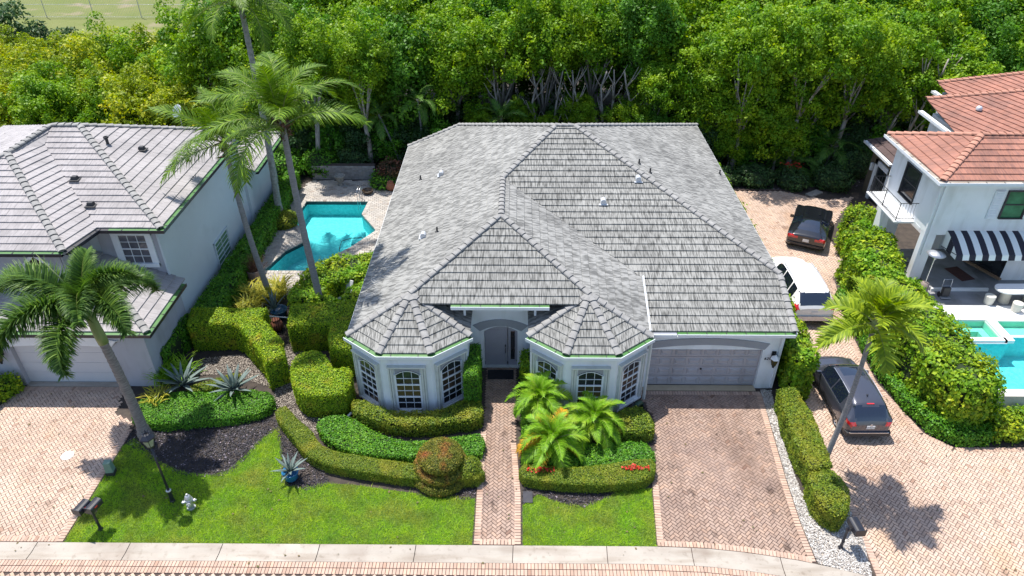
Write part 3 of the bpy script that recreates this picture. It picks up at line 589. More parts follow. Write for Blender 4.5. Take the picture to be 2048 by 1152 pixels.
# entry front wall with arched opening
EX0, EX1, EZ = -1.44, .1, 2.08
mb.bb(CL+TA-.3, EX0, DY, DY+.45, 0, 4.35); mb.bb(EX1, CR-TA+.3, DY, DY+.45, 0, 4.35)
xz(mb, [(EX1, 4.35), (EX0, 4.35)]+arc(EX0, EX1, EZ, .26), DY, DY+.45)
# gable end above the garage (east) and porch side walls
mb.add([(WXR-.01, WYG, WT), (WXR-.01, YBL-.3, WT), (WXR-.01, YBL-.3, ZK-.06), (WXR-.01, YK, ZK-.06), (WXR-.01, WYG, ZE+.03)], [(0, 1, 2, 3, 4)])
wall = obj('wall', mb.mesh('wall', mats=M['stucco']), parent=house)
# arched grey bands
mb = MB(); xz(mb, [(5.35, 2.14)]+arc(5.35, 10.16, 2.12, .24)[1:]+[(10.33, 2.42)]+arc(5.1, 10.33, 2.44, .25)[::-1][1:], WYG-.035, WYG-.002)
obj('arch_band', mb.mesh('arch_band', mats=M['band']), parent=house)
mb = MB(); xz(mb, arc(-1.56, .2, 2.06, .28)+[(.5, 2.36)]+arc(-1.86, .48, 2.36, .32)[::-1], DY-.035, DY-.002)
obj('arch_band', mb.mesh('arch_band', mats=M['band']), parent=house)
# frieze under turret eaves + soffit/fascia
def ringband(cx, off, z0, z1, m, name, th=.03):
    mb = MB(); A = PA-.1+off; s_ = A*.4142
    R_ = [(cx-A, CY-s_-.25), (cx-s_, CY-A), (cx+s_, CY-A), (cx+A, CY-s_-.25)]; B_ = A-th; t_ = B_*.4142
    Q = [(cx-B_, CY-t_-.25), (cx-t_, CY-B_), (cx+t_, CY-B_), (cx+B_, CY-t_-.25)]
    mb.prism(R_+Q[::-1], z0, z1); return obj(name, mb.mesh(name, mats=m), parent=house)
for cx in (CL, CR): ringband(cx, .04, ZE-.36, ZE-.1, M['band'], 'frieze', .06)
def gutter(pts, z, parent=house, wdt=.2, green=True, gm=None, clips=.75, name='gutter', under=None):
    """channel running along pts (outer edge is to the right of travel); white lip, green guard, hanger clips"""
    mb = MB(); P = [Vector((p[0], p[1])) for p in pts]; n = len(P); nrm = []
    for i in range(n):
        d = Vector((0, 0))
        if i > 0: d += (P[i]-P[i-1]).normalized()
        if i < n-1: d += (P[i+1]-P[i]).normalized()
        d.normalize(); k = Vector((d.y, -d.x))
        e = (P[min(i+1, n-1)]-P[min(i, n-2)]).normalized(); k = k/max(.5, k.dot(Vector((e.y, -e.x)))); nrm.append(k)
    prof = [(0, -.12, 0), (wdt, -.12, 0), (wdt, .02, 0), (wdt-.022, .02, 0), (wdt-.022, -.03, 0)]
    zz = z if isinstance(z, (list, tuple)) else [z]*n
    vs = [(P[i].x+nrm[i].x*a, P[i].y+nrm[i].y*a, zz[i]+b) for i in range(n) for a, b, _ in prof]
    fs = [(i*5+k, (i+1)*5+k, (i+1)*5+k+1, i*5+k+1) for i in range(n-1) for k in range(4)]
    mb.add(vs, fs)
    g = obj(name, mb.mesh(name, mats=under or M['trimw']), parent=parent)
    m2 = MB(); vs = [(P[i].x+nrm[i].x*a, P[i].y+nrm[i].y*a, zz[i]+b) for i in range(n) for a, b in ((-.05, .012), (wdt-.024, -.018))]
    m2.add(vs, [(2*i, 2*i+1, 2*i+3, 2*i+2) for i in range(n-1)])
    o = obj('gutter_guard', m2.mesh('gg', mats=gm or M['green'])); o.parent = g
    m3 = MB()
    for i in range(n-1):
        L_ = (P[i+1]-P[i]).length; k = int(L_/clips)
        for j in range(k):
            t = (j+.5)/k; p = P[i].lerp(P[i+1], t); zq = zz[i]+(zz[i+1]-zz[i])*t; q = nrm[i].lerp(nrm[i+1], t); d = (P[i+1]-P[i]).normalized()
            m3.box((p.x+q.x*wdt*.5, p.y+q.y*wdt*.5, zq+.005), (.03, wdt*.9, .012), rz=atan2(d.y, d.x))
    if m3.v: o = obj('hanger', m3.mesh('h', mats=M['plastic']), kind='stuff'); o.parent = g
    return g
for cx in (CL, CR): gutter([(cx-PA, VY), (cx-ST, Y0), (cx+ST, Y0), (cx+PA, VY)], ZE-.02)
gutter([(6.4, YG), (XR-.05, YG)], ZE-.02); gutter([(XRw+.1, YG), (6.38, YG)], ZE-.03, gm=M['band'], clips=9)
gutter([(-2.62, EY), (1.3, EY)], ZE+PP*(EY-Y0)-.02)
# west, east fascia / white drip edges
mb = MB(); mb.bb(XL-.035, XL, VY, YBL, ZE-.16, ZE-.01); mb.bb(XL, XL+.16, VY+.2, YBL, ZE-.16, ZE-.12)
e_ = MB()
def edgebar(mb, a, b, w=.05, h=.16):
    a = Vector(a); b = Vector(b); d = (b-a).normalized(); s_ = d.cross(Vector((0, 0, 1))).normalized()*w/2; u = Vector((0, 0, h/2))
    mb.add([a-s_-u, a+s_-u, a+s_+u, a-s_+u, b-s_-u, b+s_-u, b+s_+u, b-s_+u], [(0, 3, 2, 1), (4, 5, 6, 7), (0, 1, 5, 4), (1, 2, 6, 5), (2, 3, 7, 6), (3, 0, 4, 7)])
edgebar(mb, (XR+.02, YG-.1, ZE-.07), (XR+.02, YK, ZK-.07), .03); edgebar(mb, (XR+.02, YK, ZK-.07), (XR+.02, YBR, ZK-.07), .03)
edgebar(mb, (XRw-.03, YG-.12, ZE+.06), (XRw-.03, CVY, zCV+.08), .06, .2)
mb.bb(WXR-.05, XR-.02, YG+.1, YBR-.1, ZE-.14, ZE-.10)
mb.bb(XRw, XR, YG+.02, WYG, ZE-.14, ZE-.10)
mb.bb(-2.62, 1.3, EY+.02, DY+.1, ZE+PP*(EY-Y0)-.18, ZE+PP*(EY-Y0)-.13)
obj('fascia', mb.mesh('fascia', mats=M['trimw']), parent=house)
# porch side flashings (dark) and downspouts by the entry
mb = MB(); mb.bb(CL+.6, CL+PA, 23.9, 24.02, ZE-.1, 4.4); mb.bb(CR-PA, CR-.6, 23.9, 24.02, ZE-.1, 4.4); obj('flashing', mb.mesh('f', mats=M['band']), parent=house)
for sx in (-2.1, .75):
    mb = MB().box((sx, EY+.2, ZE+PP*(EY-Y0)-.42), (.09, .07, .5)); obj('downspout', mb.mesh('d', mats=M['trimw']), parent=house)
mb = MB(); mb.box((10.8, WYG-.05, 1.45), (.11, .07, 2.7)); mb.tube([(10.8, WYG-.05, 2.75), (10.8, WYG-.1, 2.9), (10.8, YG-.03, 3.06)], .05, 6); obj('downspout', mb.mesh('d', mats=M['stucco']), parent=house)
mb = MB(); mb.box((5.32, CY-TA+.9, 1.5), (.09, .09, 2.95), rz=.78); obj('downspout', mb.mesh('d', mats=M['trim']), parent=house)
# windows -------------------------------------------------
def facade(o, xd, out):
    o = Vector(o); xd = Vector(xd).normalized(); out = Vector(out).normalized()
    return lambda u, z, d=0.0: tuple(o+xd*u+out*d+Vector((0, 0, z)))
def fbox(mb, F, u0, u1, z0, z1, d0, d1, m=0):
    vs = [F(u0, z0, d0), F(u1, z0, d0), F(u1, z1, d0), F(u0, z1, d0), F(u0, z0, d1), F(u1, z0, d1), F(u1, z1, d1), F(u0, z1, d1)]
    return mb.add(vs, [(0, 3, 2, 1), (4, 5, 6, 7), (0, 1, 5, 4), (1, 2, 6, 5), (2, 3, 7, 6), (3, 0, 4, 7)], m)
def bay_window(F, w=.98, z0=.3, zs=2.1, rise=.2, olive=None, parent=house):
    """tall arched sash window with storm tracks: window > pane, sill, casing"""
    mb = MB(); h = w/2
    # casing: two stepped pilasters, header
    for s in (-1, 1):
        for a, b, d in ((h+.04, h+.10, .05), (h+.10, h+.15, .13), (h+.15, h+.185, .07), (h+.185, h+.23, .14), (h+.23, h+.26, .05)): fbox(mb, F, s*a, s*b, .1, 2.5, 0, d)
    fbox(mb, F, -h-.27, h+.27, 2.5, 2.56, 0, .17); fbox(mb, F, -h-.22, h+.22, 2.44, 2.5, 0, .09)
    win = obj('window', mb.mesh('window', mats=M['trim']), parent=parent)
    mb = MB(); fbox(mb, F, -h-.2, h+.2, .1, .18, 0, .15); fbox(mb, F, -h-.06, h+.06, .18, .25, 0, .09)
    o = obj('sill', mb.mesh('sill', mats=M['trimw'])); o.parent = win; o.location = [-q for q in OFFS.get(parent.name, (0, 0, 0))] if False else (0, 0, 0)
    # grey head panel above the arch
    mb = MB(); zt = zs+rise; n = 10; top = 2.44
    A = arc(-h, h, zs, rise, n); vs = [F(u, z, .02) for u, z in A]+[F(u, top, .02) for u, z in A]
    mb.add(vs, [(i, i+1, n+2+i, n+1+i) for i in range(n)])
    o = obj('head_panel', mb.mesh('hp', mats=M['band'])); o.parent = win
    # frame and muntins
    mb = MB(); fr = .035
    fbox(mb, F, -h-.04, -h+fr, .2, zs, 0, .06); fbox(mb, F, h-fr, h+.04, .2, zs, 0, .06); fbox(mb, F, -h-.04, h+.04, z0-.06, z0, 0, .06)
    for (u0_, za), (u1_, zb) in zip(A, A[1:]):
        vs = [F(u0_, za-fr, .06), F(u1_, zb-fr, .06), F(u1_, zb, .06), F(u0_, za, .06)]; mb.add(vs, [(0, 1, 2, 3)]); mb.add([F(u0_, za-fr, 0), F(u1_, zb-fr, 0), F(u1_, zb-fr, .06), F(u0_, za-fr, .06)], [(0, 1, 2, 3)])
    H = (zs+rise*.55-z0)/3; rails = [z0, z0+H, z0+2*H]
    for r in rails[1:]: fbox(mb, F, -h, h, r-.03, r+.03, 0, .055)
    for k in range(3): fbox(mb, F, -h, h, rails[k]+H/2-.009, rails[k]+H/2+.009, .012, .04)
    for k in (1, 2): u = -h+w*k/3; fbox(mb, F, u-.009, u+.009, z0, zs+rise*.85, .012, .04)
    o = obj('sash', mb.mesh('sash', mats=M['trimw'])); o.parent = win
    rows = [z0, z0+H/2, z0+H, z0+1.5*H, z0+2*H, z0+2.5*H, None]
    for r in range(6):
        for c in range(3):
            u0_, u1_ = -h+w*c/3, -h+w*(c+1)/3; zb = rows[r]; g = .004
            if r < 5: P = [F(u0_+g, zb+g, .018), F(u1_-g, zb+g, .018), F(u1_-g, rows[r+1]-g, .018), F(u0_+g, rows[r+1]-g, .018)]
            else:
                top_ = [(u0_+g+(u1_-u0_-2*g)*i/4, ) for i in range(5)]; top_ = [(u[0], zs+rise*(1-(u[0]/h)**2)-.005) for u in top_]
                P = [F(u0_+g, zb+g, .018), F(u1_-g, zb+g, .018)]+[F(u, z, .018) for u, z in top_[::-1]]
            mt = M['glass_dark']
            if olive == 'mid' and r in (2, 3): mt = M['glass_olive']
            if olive == 'side' and r in (2, 3, 4): mt = M['glass_brown']
            if olive == 'half' and r in (2, 3): mt = M['glass_olive'] if r == 2 or c == 1 else M['glass_brown']
            o = obj('pane', MB().add(P, [tuple(range(len(P)))]).mesh('pane', mats=mt)); o.parent = win
    return win
q2 = sqrt(.5)
for cx, ks in ((CL, ('mid', None, 'side')), (CR, ('half', 'mid', 'side'))):
    V = wallring(cx)
    for (a, b), kk in zip(zip(V, V[1:]), (ks[1], ks[0], ks[2])):
        mx, my = (a[0]+b[0])/2, (a[1]+b[1])/2; d = Vector((b[0]-a[0], b[1]-a[1], 0)).normalized(); bay_window(facade((mx, my, 0), d, (d.y, -d.x, 0)), olive=kk)
# garage door -------------------------------------------------
gd = MB(); gy = WYG+.16; fb = facade((0, gy, 0), (1, 0, 0), (0, -1, 0))
for k in range(4): fbox(gd, fb, GX0-.3, GX1, .05+k*.515, .05+k*.515+.498, -.05, 0)
door_g = obj('garage_door', gd.mesh('garage_door', mats=M['garage']), parent=house)
pw = (GX1-GX0+.2)/8
pm = None
for k in range(4):
    for j in range(8):
        u0_ = GX0-.18+j*pw+.05; z0_ = .05+k*.515+.10
        mb = MB(); w_, h_ = pw-.10, .31; c_ = .028
        if pm is None:
            vs = [(0, 0, 0), (w_, 0, 0), (w_, 0, h_), (0, 0, h_), (c_, .03, c_), (w_-c_, .03, c_), (w_-c_, .03, h_-c_), (c_, .03, h_-c_)]
            vs += [(c_*2, .012, c_*2), (w_-c_*2, .012, c_*2), (w_-c_*2, .012, h_-c_*2), (c_*2, .012, h_-c_*2)]; vs += [(c_*3, -.004, c_*3), (w_-c_*3, -.004, c_*3), (w_-c_*3, -.004, h_-c_*3), (c_*3, -.004, h_-c_*3)]
            vs = [(v[0], -v[1]*1-.002 if i < 8 else -v[1]-.002, v[2]) for i, v in enumerate(vs)]
            vs[12:16] = [(v[0], -.034, v[2]) for v in vs[12:16]]
            fs = [(a+i, a+(i+1)%4, a+4+(i+1)%4, a+4+i) for a in (0, 4, 8) for i in range(4)]+[(12, 13, 14, 15)]
            pm = mb.add(vs, fs).mesh('panel', mats=M['garage'])
        o = bpy.data.objects.new('panel', pm); S.collection.objects.link(o); o.parent = door_g; o.location = (u0_, gy, z0_)
mb = MB().box((7.75, gy-.03, .95), (.06, .05, .06)); o = obj('handle', mb.mesh('h', mats=M['black'])); o.parent = door_g
mb = MB().bb(GX0-.3, GX1+.02, WYG-.2, WYG+.12, 0, .05); obj('threshold', mb.mesh('t', mats=mat('tan_threshold', (.52, .42, .29), (.44, .35, .24), 3, rough=.85)), parent=house)
# address numerals and wall lamp
def text(name, s, size, loc, rot, m, parent, ext=.008, **k):
    c = bpy.data.curves.new(name, 'FONT'); c.body = s; c.size = size; c.extrude = ext; c.shear = .2; c.space_character = 1.15
    o = bpy.data.objects.new(name, c); S.collection.objects.link(o); bpy.context.view_layer.update()
    me = bpy.data.meshes.new_from_object(o.evaluated_get(bpy.context.evaluated_depsgraph_get())); bpy.data.objects.remove(o); me.materials.clear()
    o = obj(name, me, m, parent=parent, loc=loc); o.rotation_euler = rot; return o
text('house_number', '6295', .17, (10.24, WYG-.012, 1.58), (pi/2, 0, 0), M['black'], house)
def lantern(parent, x, y, z, facing=(0, -1), cap=None, s=1.0):
    """wall lantern: bracket, glass body, cap"""
    mb = MB(); fx, fy = facing; L_ = obj('wall_lamp', MB().box((x+fx*.03, y+fy*.03, z+.28*s), (.13*s if fx == 0 else .05, .05 if fx == 0 else .13*s, .26*s)).mesh('wl', mats=M['black']), parent=parent)
    cx, cy = x+fx*.2*s, y+fy*.2*s
    m_ = MB(); m_.lathe([(.03*s, -.1*s), (.06*s, 0), (.07*s, .02*s)], (cx, cy, z), 6); m_.tube([(x, y, z+.3*s), (cx, cy, z+.45*s), (cx, cy, z+.33*s)], .015*s, 5)
    for k in range(6):
        a = 2*pi*k/6; m_.tube([(cx+.065*s*cos(a), cy+.065*s*sin(a), z), (cx+.125*s*cos(a), cy+.125*s*sin(a), z+.26*s)], .009*s, 4)
    o = obj('lantern_frame', m_.mesh('lf', mats=M['black'])); o.parent = L_
    o = obj('lantern_glass', MB().lathe([(.06*s, .01*s), (.115*s, .26*s)], (cx, cy, z), 6).mesh('lg', mats=M['glass_olive'])); o.parent = L_
    o = obj('lantern_cap', MB().lathe([(.15*s, .26*s), (.14*s, .28*s), (.05*s, .36*s), (.02*s, .37*s), (.02*s, .41*s), (0, .42*s)], (cx, cy, z), 6).mesh('lc', mats=cap or M['black'])); o.parent = L_
    return L_
lantern(house, 10.58, WYG, 1.5, cap=M['whitepl'], s=1.3)
# entry door -------------------------------------------------
fd = facade((0, DY+.2, 0), (1, 0, 0), (0, -1, 0)); mb = MB(); xz(mb, [(-1.36, .04), (-.40, .04), (-.40, 2.28), (-.9, 2.27), (-1.36, 2.1)], DY+.16, DY+.22)
dr = obj('front_door', mb.mesh('front_door', mats=M['door']), parent=house)
mb = MB()
for z0_, z1_ in ((.15, .55), (.62, .95)): 
    for u0_, u1_ in ((-1.28, -.92), (-.84, -.48)): fbox(mb, fd, u0_, u1_, z0_, z1_, .041, .055)
for u0_, u1_ in ((-1.28, -.92), (-.84, -.48)): fbox(mb, fd, u0_, u1_, 1.05, 2.0, .041, .055)
o = obj('door_panel', mb.mesh('dp', mats=M['door'])); o.parent = dr
mb = MB(); mb.box((-.48, DY+.13, 1.15), (.05, .05, .1)); mb.tube([(-.48, DY+.15, 1.02), (-.48, DY+.08, .98), (-.48, DY+.08, .78), (-.48, DY+.15, .74)], .016, 6); o = obj('door_handle', mb.mesh('dh', mats=M['black'])); o.parent = dr
mb = MB(); xz(mb, [(-.36, .04), (.06, .04), (.06, 2.1), (-.36, 2.26)], DY+.17, DY+.22); sl = obj('sidelight', mb.mesh('sl', mats=M['door']), parent=house)
o = obj('pane', MB().add([fd(-.25, .38, .05), fd(-.07, .38, .05), fd(-.07, 1.92, .05), fd(-.25, 1.92, .05)], [(0, 1, 2, 3)]).mesh('p', mats=M['glass_dark'])); o.parent = sl
mb = MB(); xz(mb, arc(-1.44, .1, 2.08, .26)+[(.1, 0), (.04, 0)]+arc(-1.38, .04, 2.0, .26)[::-1]+[(-1.38, 0), (-1.44, 0)], DY+.05, DY+.17); obj('door_frame', mb.mesh('df', mats=M['trimw']), parent=house)
obj('threshold', MB().bb(-1.42, .08, DY-.02, DY+.16, 0, .06).mesh('t', mats=M['trim']), parent=house)
dm = obj('doormat', MB().bb(-1.25, -.12, 23.3, 23.9, .04, .06).mesh('doormat', mats=M['black']), label='black rectangular doormat in front of the grey entry door', cat='doormat')
# hose reel by the right turret
hr = thing('hose_reel', 'dark green garden hose reel against the right turret wall', 'hose reel', (4.95, 21.25, 0))
o = obj('hose', MB().lathe([(.1, -.09), (.2, -.09), (.25, -.04), (.25, .04), (.2, .09), (.1, .09)], (0, 0, 0), 14).mesh('hose', smooth=True, mats=mat('hose_green', (.012, .05, .03), rough=.4)), parent=hr, loc=(0, 0, .45)); o.rotation_euler = (pi/2, 0, .6)
obj('frame', MB().box((0, 0, .06), (.5, .3, .06)).box((-.2, 0, .3), (.04, .28, .5)).box((.2, 0, .3), (.04, .28, .5)).mesh('frame', mats=M['blackpl']), parent=hr)
# ================================================================ LEFT NEIGHBOUR
lh = base_thing('house', 'two storey pale blue house at the left with light grey tiled roof and green gutters', 'house', (-20, 30, 0))
deck = MB(); tiles = []
z0 = 5.9; A_ = (-20.83, 32.23, 8.0); Bq = (-22.2, 32.23, 8.0); C_ = (-22.75, 29.5, 7.75); E1 = (-14.93, 26.0, z0); E2 = (-14.93, 36.9, z0); V1 = (-17.6, 26.0, z0); F1 = (-18.04, 24.1, z0); F0 = (-27.6, 24.1, z0)
vz = (-21.9, 30.6, 7.5)
xy = lambda p: (p[0], p[1])
fMS = lambda x, y: z0+.337*(y-26.0)
tiles += slope([[xy(V1), xy(E1), xy(A_), xy(Bq), (-21.9, 30.9)]], fMS, (0, -1), M['roof_l'], deck, expo=.36, wid=.33, org=(0, 26))
fME = tin([(E1, E2, A_)])
tiles += slope([[xy(E1), xy(E2), xy(A_)]], fME, (1, 0), M['roof_lx'], deck, expo=.38, wid=.33, org=(-14.93, 26))
fBS = tin([(F0, F1, C_)]); tiles += slope([[xy(F0), xy(F1), xy(C_)]], fBS, (0, -1), M['roof_l'], deck, expo=.36, org=(0, 24.1))
Vm = (-21.9, 30.9, fMS(0, 30.9)); fBE = tin([(F1, V1, C_), (V1, Vm, C_), (C_, Vm, Bq)])
tiles += slope([[xy(F1), xy(V1), xy(Vm), xy(C_)], [xy(C_), xy(Vm), xy(Bq)]], fBE, (.97, -.243), M['roof_lx'], deck, expo=.36, org=xy(F1))
fBW = tin([(F0, C_, (-28.5, 37.5, z0)), (C_, Bq, (-28.5, 37.5, z0))]); tiles += slope([[xy(F0), xy(C_), (-28.5, 37.5)], [xy(C_), xy(Bq), (-28.5, 37.5)]], fBW, (-1, 0), M['roof_lx'], deck, expo=.36, org=xy(F0))
deck.add([A_, E2, (-28.5, 37.5, z0), Bq], [(0, 1, 2, 3)])
# low front roof
LZ = 3.15; LE = -14.75; LY = 22.45; LP = .40
fLS = lambda x, y: LZ+LP*(y-LY); fLE = lambda x, y: LZ+LP*(LE-x)
tiles += slope([[(-29, LY), (LE, LY), (LE-3.9, LY+3.9), (-29, LY+3.9)]], fLS, (0, -1), M['roof_l'], deck, expo=.36, org=(0, LY))
tiles += slope([[(LE, LY), (LE, 26.35), (LE-3.9, 26.35)]], fLE, (1, 0), M['roof_lx'], deck, expo=.36, org=(LE, LY))
# rear low wing
RZ = 3.75; RX = -14.6; fRW = lambda x, y: RZ+.36*(RX-x)
tiles += slope([[(RX, 36.3), (RX, 42.0), (-17.6, 39.2), (-17.6, 36.3)]], fRW, (1, 0), M['roof_lx'], deck, expo=.36, org=(RX, 36.3))
lroof = obj('roof', deck.mesh('roof', mats=M['underlay']), parent=lh); place_tiles(lroof, tiles, 300)
for a, b in ((E1, A_), (A_, Bq), (Bq, C_), (C_, F1), (C_, F0), (A_, E2), ((LE, LY, LZ), (LE-3.9, LY+3.9, LZ+LP*3.9)), ((RX, 42.0, RZ), (-17.6, 39.2, RZ+1.08))):
    caps(lroof, (a[0], a[1], a[2]+.05), (b[0], b[1], b[2]+.05), M['roof_cap'], w=.15)
mb = MB(); mb.tube([(0, 0, -.1), (0, 0, .5)], .07, 8); mb.tube([(0, 0, .42), (0, 0, .5)], .12, 8); mb.lathe([(.28, -.02), (.1, .08)], (0, 0, 0), 10)
obj('vent_pipe', mb.mesh('v', mats=M['plastic']), parent=lroof, loc=(-19.2, 31.3, fME(-19.2, 31.3)-.1))
for x, y, f in ((-19.6, 28.7, fMS), (-18.3, 27.2, fMS), (-17.9, 31.7, fME)):
    mb = MB().box((0, 0, .1), (.3, .26, .16), taper=.7).box((0, 0, .02), (.44, .4, .03)); obj('roof_vent', mb.mesh('v', mats=M['plastic']), parent=lroof, loc=(x, y, f(x, y)+.03))
# walls
mb = MB(); mb.bb(-28, -15.42, 26.42, 36.4, 0, z0-.12); mb.bb(-27.0, -18.5, 24.5, 30.5, 2.0, z0-.12)
mb.bb(-18.0, -15.25, 36.4, 41.4, 0, RZ-.1)
obj('wall', mb.mesh('wall', mats=M['stucco_l']), parent=lh)
mb = MB(); mb.bb(-17.98, -15.43, 26.36, 26.42, 3.0, z0-.14); mb.bb(-26.98, -18.52, 24.44, 24.5, 3.3, z0-.14); mb.bb(-18.5, -18.44, 24.46, 26.4, 3.0, z0-.14)
mb.bb(-28, -20.9, 22.78, 26.4, 0, LZ-.08); mb.bb(-16.75, -15.2, 22.78, 26.4, 0, LZ-.08); mb.bb(-20.95, -16.7, 22.78, 23.2, 2.2, LZ-.08)
obj('wall', mb.mesh('wall', mats=M['stucco_lg']), parent=lh)
gdl = MB(); 
for k in range(4): gdl.bb(-20.9, -16.75, 23.0, 23.05, .04+k*.54, .04+k*.54+.53)
lgd = obj('garage_door', gdl.mesh('gd', mats=M['garagel']), parent=lh)
obj('threshold', MB().bb(-20.9, -16.7, 22.7, 22.98, 0, .06).mesh('t', mats=M['concrete']), parent=lh)
mb = MB(); xz(mb, arc(-21.0, -16.65, 2.15, .1)+[(-16.3, 2.5)]+arc(-21.35, -16.3, 2.45, .3)[::-1], 22.73, 22.775); mb.bb(-22.6, -21.3, 22.7, 22.775, 2.0, 2.14)
obj('arch_band', mb.mesh('ab', mats=M['trimw']), parent=lh)
gutter([(-27.6, 24.1), (-18.0, 24.1)], z0-.02, parent=lh, under=M['blackpl']); gutter([(-18.0, 24.1), (-17.62, 25.98)], z0-.02, parent=lh, under=M['blackpl'], gm=M['plastic'])
gutter([(-17.6, 26.0), (-17.1, 26.0)], z0-.02, parent=lh, under=M['blackpl'], gm=M['plastic'])
gutter([(-17.1, 26.0), (-14.93, 26.0), (-14.93, 36.9)], z0-.02, parent=lh, under=M['blackpl'])
gutter([(-29, LY), (LE, LY), (LE, 26.0)], LZ-.02, parent=lh, under=M['blackpl'])
gutter([(RX, 36.3), (RX, 42.0)], RZ-.02, parent=lh, under=M['blackpl'])
mb = MB(); mb.box((-15.36, 26.33, 4.5), (.09, .07, 2.5)); mb.tube([(-15.36, 26.33, 3.3), (-15.3, 26.2, 3.1)], .05, 6); mb.box((-15.38, 36.46, 4.6), (.09, .07, 1.9)); obj('downspout', mb.mesh('d', mats=M['stucco_l']), parent=lh)
def sash(name, F, w, z0, z1, cols, rows, parent, frame, glass, casing=.12, depth=.07, midrail=True, splay=0):
    mb = MB(); c = casing
    for s in (-1, 1): mb.add([F(s*w/2, z0, depth), F(s*(w/2+c), z0-c*.6, depth), F(s*(w/2+c), z1+c, depth), F(s*w/2, z1, depth), F(s*w/2, z0, 0), F(s*(w/2+c), z0-c*.6, 0), F(s*(w/2+c), z1+c, 0), F(s*w/2, z1, 0)], [(0, 1, 2, 3), (0, 4, 5, 1), (1, 5, 6, 2), (2, 6, 7, 3), (3, 7, 4, 0)])
    fbox(mb, F, -w/2-c, w/2+c, z1+.001, z1+c*.9, 0, depth+.02); fbox(mb, F, -w/2-c, w/2+c, z0-c*.7, z0-.001, 0, depth+.04)
    win = obj(name, mb.mesh(name, mats=frame), parent=parent)
    mb = MB(); H = (z1-z0)
    for i in range(1, cols): u = -w/2+w*i/cols; fbox(mb, F, u-.011, u+.011, z0, z1, .01, .035)
    for i in range(1, rows): zz = z0+H*i/rows; t = .026 if (midrail and i*2 == rows) else .011; fbox(mb, F, -w/2, w/2, zz-t, zz+t, .01, .04)
    for a, b in ((-w/2, -w/2+.03), (w/2-.03, w/2)): fbox(mb, F, a, b, z0, z1, 0, .045)
    o = obj('sash', mb.mesh('sash', mats=frame)); o.parent = win
    for i in range(cols):
        for j in range(rows):
            a, b = -w/2+w*i/cols+.005, -w/2+w*(i+1)/cols-.005; c_, d_ = z0+H*j/rows+.005, z0+H*(j+1)/rows-.005
            o = obj('pane', MB().add([F(a, c_, .012), F(b, c_, .012), F(b, d_, .012), F(a, d_, .012)], [(0, 1, 2, 3)]).mesh('pane', mats=glass)); o.parent = win
    return win
sash('window', facade((-16.5, 26.36, 0), (1, 0, 0), (0, -1, 0)), 1.2, 4.0, 5.4, 3, 4, lh, M['trimw'], M['glass_grey'], casing=.26)
sash('window', facade((-15.42, 32.0, 0), (0, 1, 0), (1, 0, 0)), 1.75, .55, 2.1, 2, 6, lh, M['stucco_l'], M['glass_green'], casing=.08)
# diamond window on the forward block
Fd = facade((-19.55, 24.44, 5.12), (1, 0, 0), (0, -1, 0)); mb = MB(); 
for s in range(4):
    a = s*pi/2; p = [(.55*cos(a), .55*sin(a)), (.55*cos(a+pi/2), .55*sin(a+pi/2))]; q = [(.36*cos(a+pi/2), .36*sin(a+pi/2)), (.36*cos(a), .36*sin(a))]
    P = p+q; mb.add([Fd(u, z, .06) for u, z in P]+[Fd(u, z, 0) for u, z in P], [(0, 1, 2, 3), (0, 4, 5, 1), (2, 6, 7, 3)])
w_ = obj('window', mb.mesh('w', mats=M['trimw']), parent=lh, label='diamond shaped window'); o = obj('pane', MB().add([Fd(.37*cos(k*pi/2), .37*sin(k*pi/2), .01) for k in range(4)], [(0, 1, 2, 3)]).mesh('p', mats=M['glass_dark'])); o.parent = w_
lantern(lh, -21.3, 22.76, 1.55, s=1.2)
# satellite dish on the neighbour roof
sd = thing('satellite_dish', 'small grey satellite dish on the rear ridge of the left neighbour roof', 'satellite dish', (-17.6, 35.6, 6.95))
dish_me = MB().lathe([(.0, .0), (.2, .03), (.34, .09), (.36, .1), (.34, .11), (.2, .05), (.0, .02)], (0, 0, 0), 14).mesh('dish', smooth=True, mats=M['silver'])
o = obj('dish', dish_me, parent=sd, loc=(0, 0, .5)); o.rotation_euler = (1.0, 0, -.6); obj('mast', MB().tube([(0, 0, -.6), (0, 0, .5)], .025, 6).tube([(0, 0, .5), (-.25, -.35, .55)], .015, 5).mesh('mast', mats=M['silver']), parent=sd)
# ================================================================ RIGHT NEIGHBOUR
rh = base_thing('house', 'two storey bright white house at the right with terracotta tiled roofs', 'house', (24, 33, 0))
deck = MB(); tiles = []
rz = 6.7; c0 = (19.01, 29.2, rz); ap = (21.9, 32.05, 7.75); cb = (18.98, 34.75, rz)
f = tin([(c0, ap, cb)]); tiles += slope([[xy(c0), xy(ap), xy(cb)]], f, (-1, 0), M['roof_rx'], deck, expo=.37, org=xy(c0))
f = lambda x, y: rz+(1.05/2.85)*(y-29.2); tiles += slope([[xy(c0), (27, 29.2), (27, 32.05), xy(ap)]], f, (0, -1), M['roof_r'], deck, expo=.37, org=xy(c0))
deck.add([ap, (27, 32.05, 7.75), (27, 34.75, rz), cb], [(0, 1, 2, 3)])
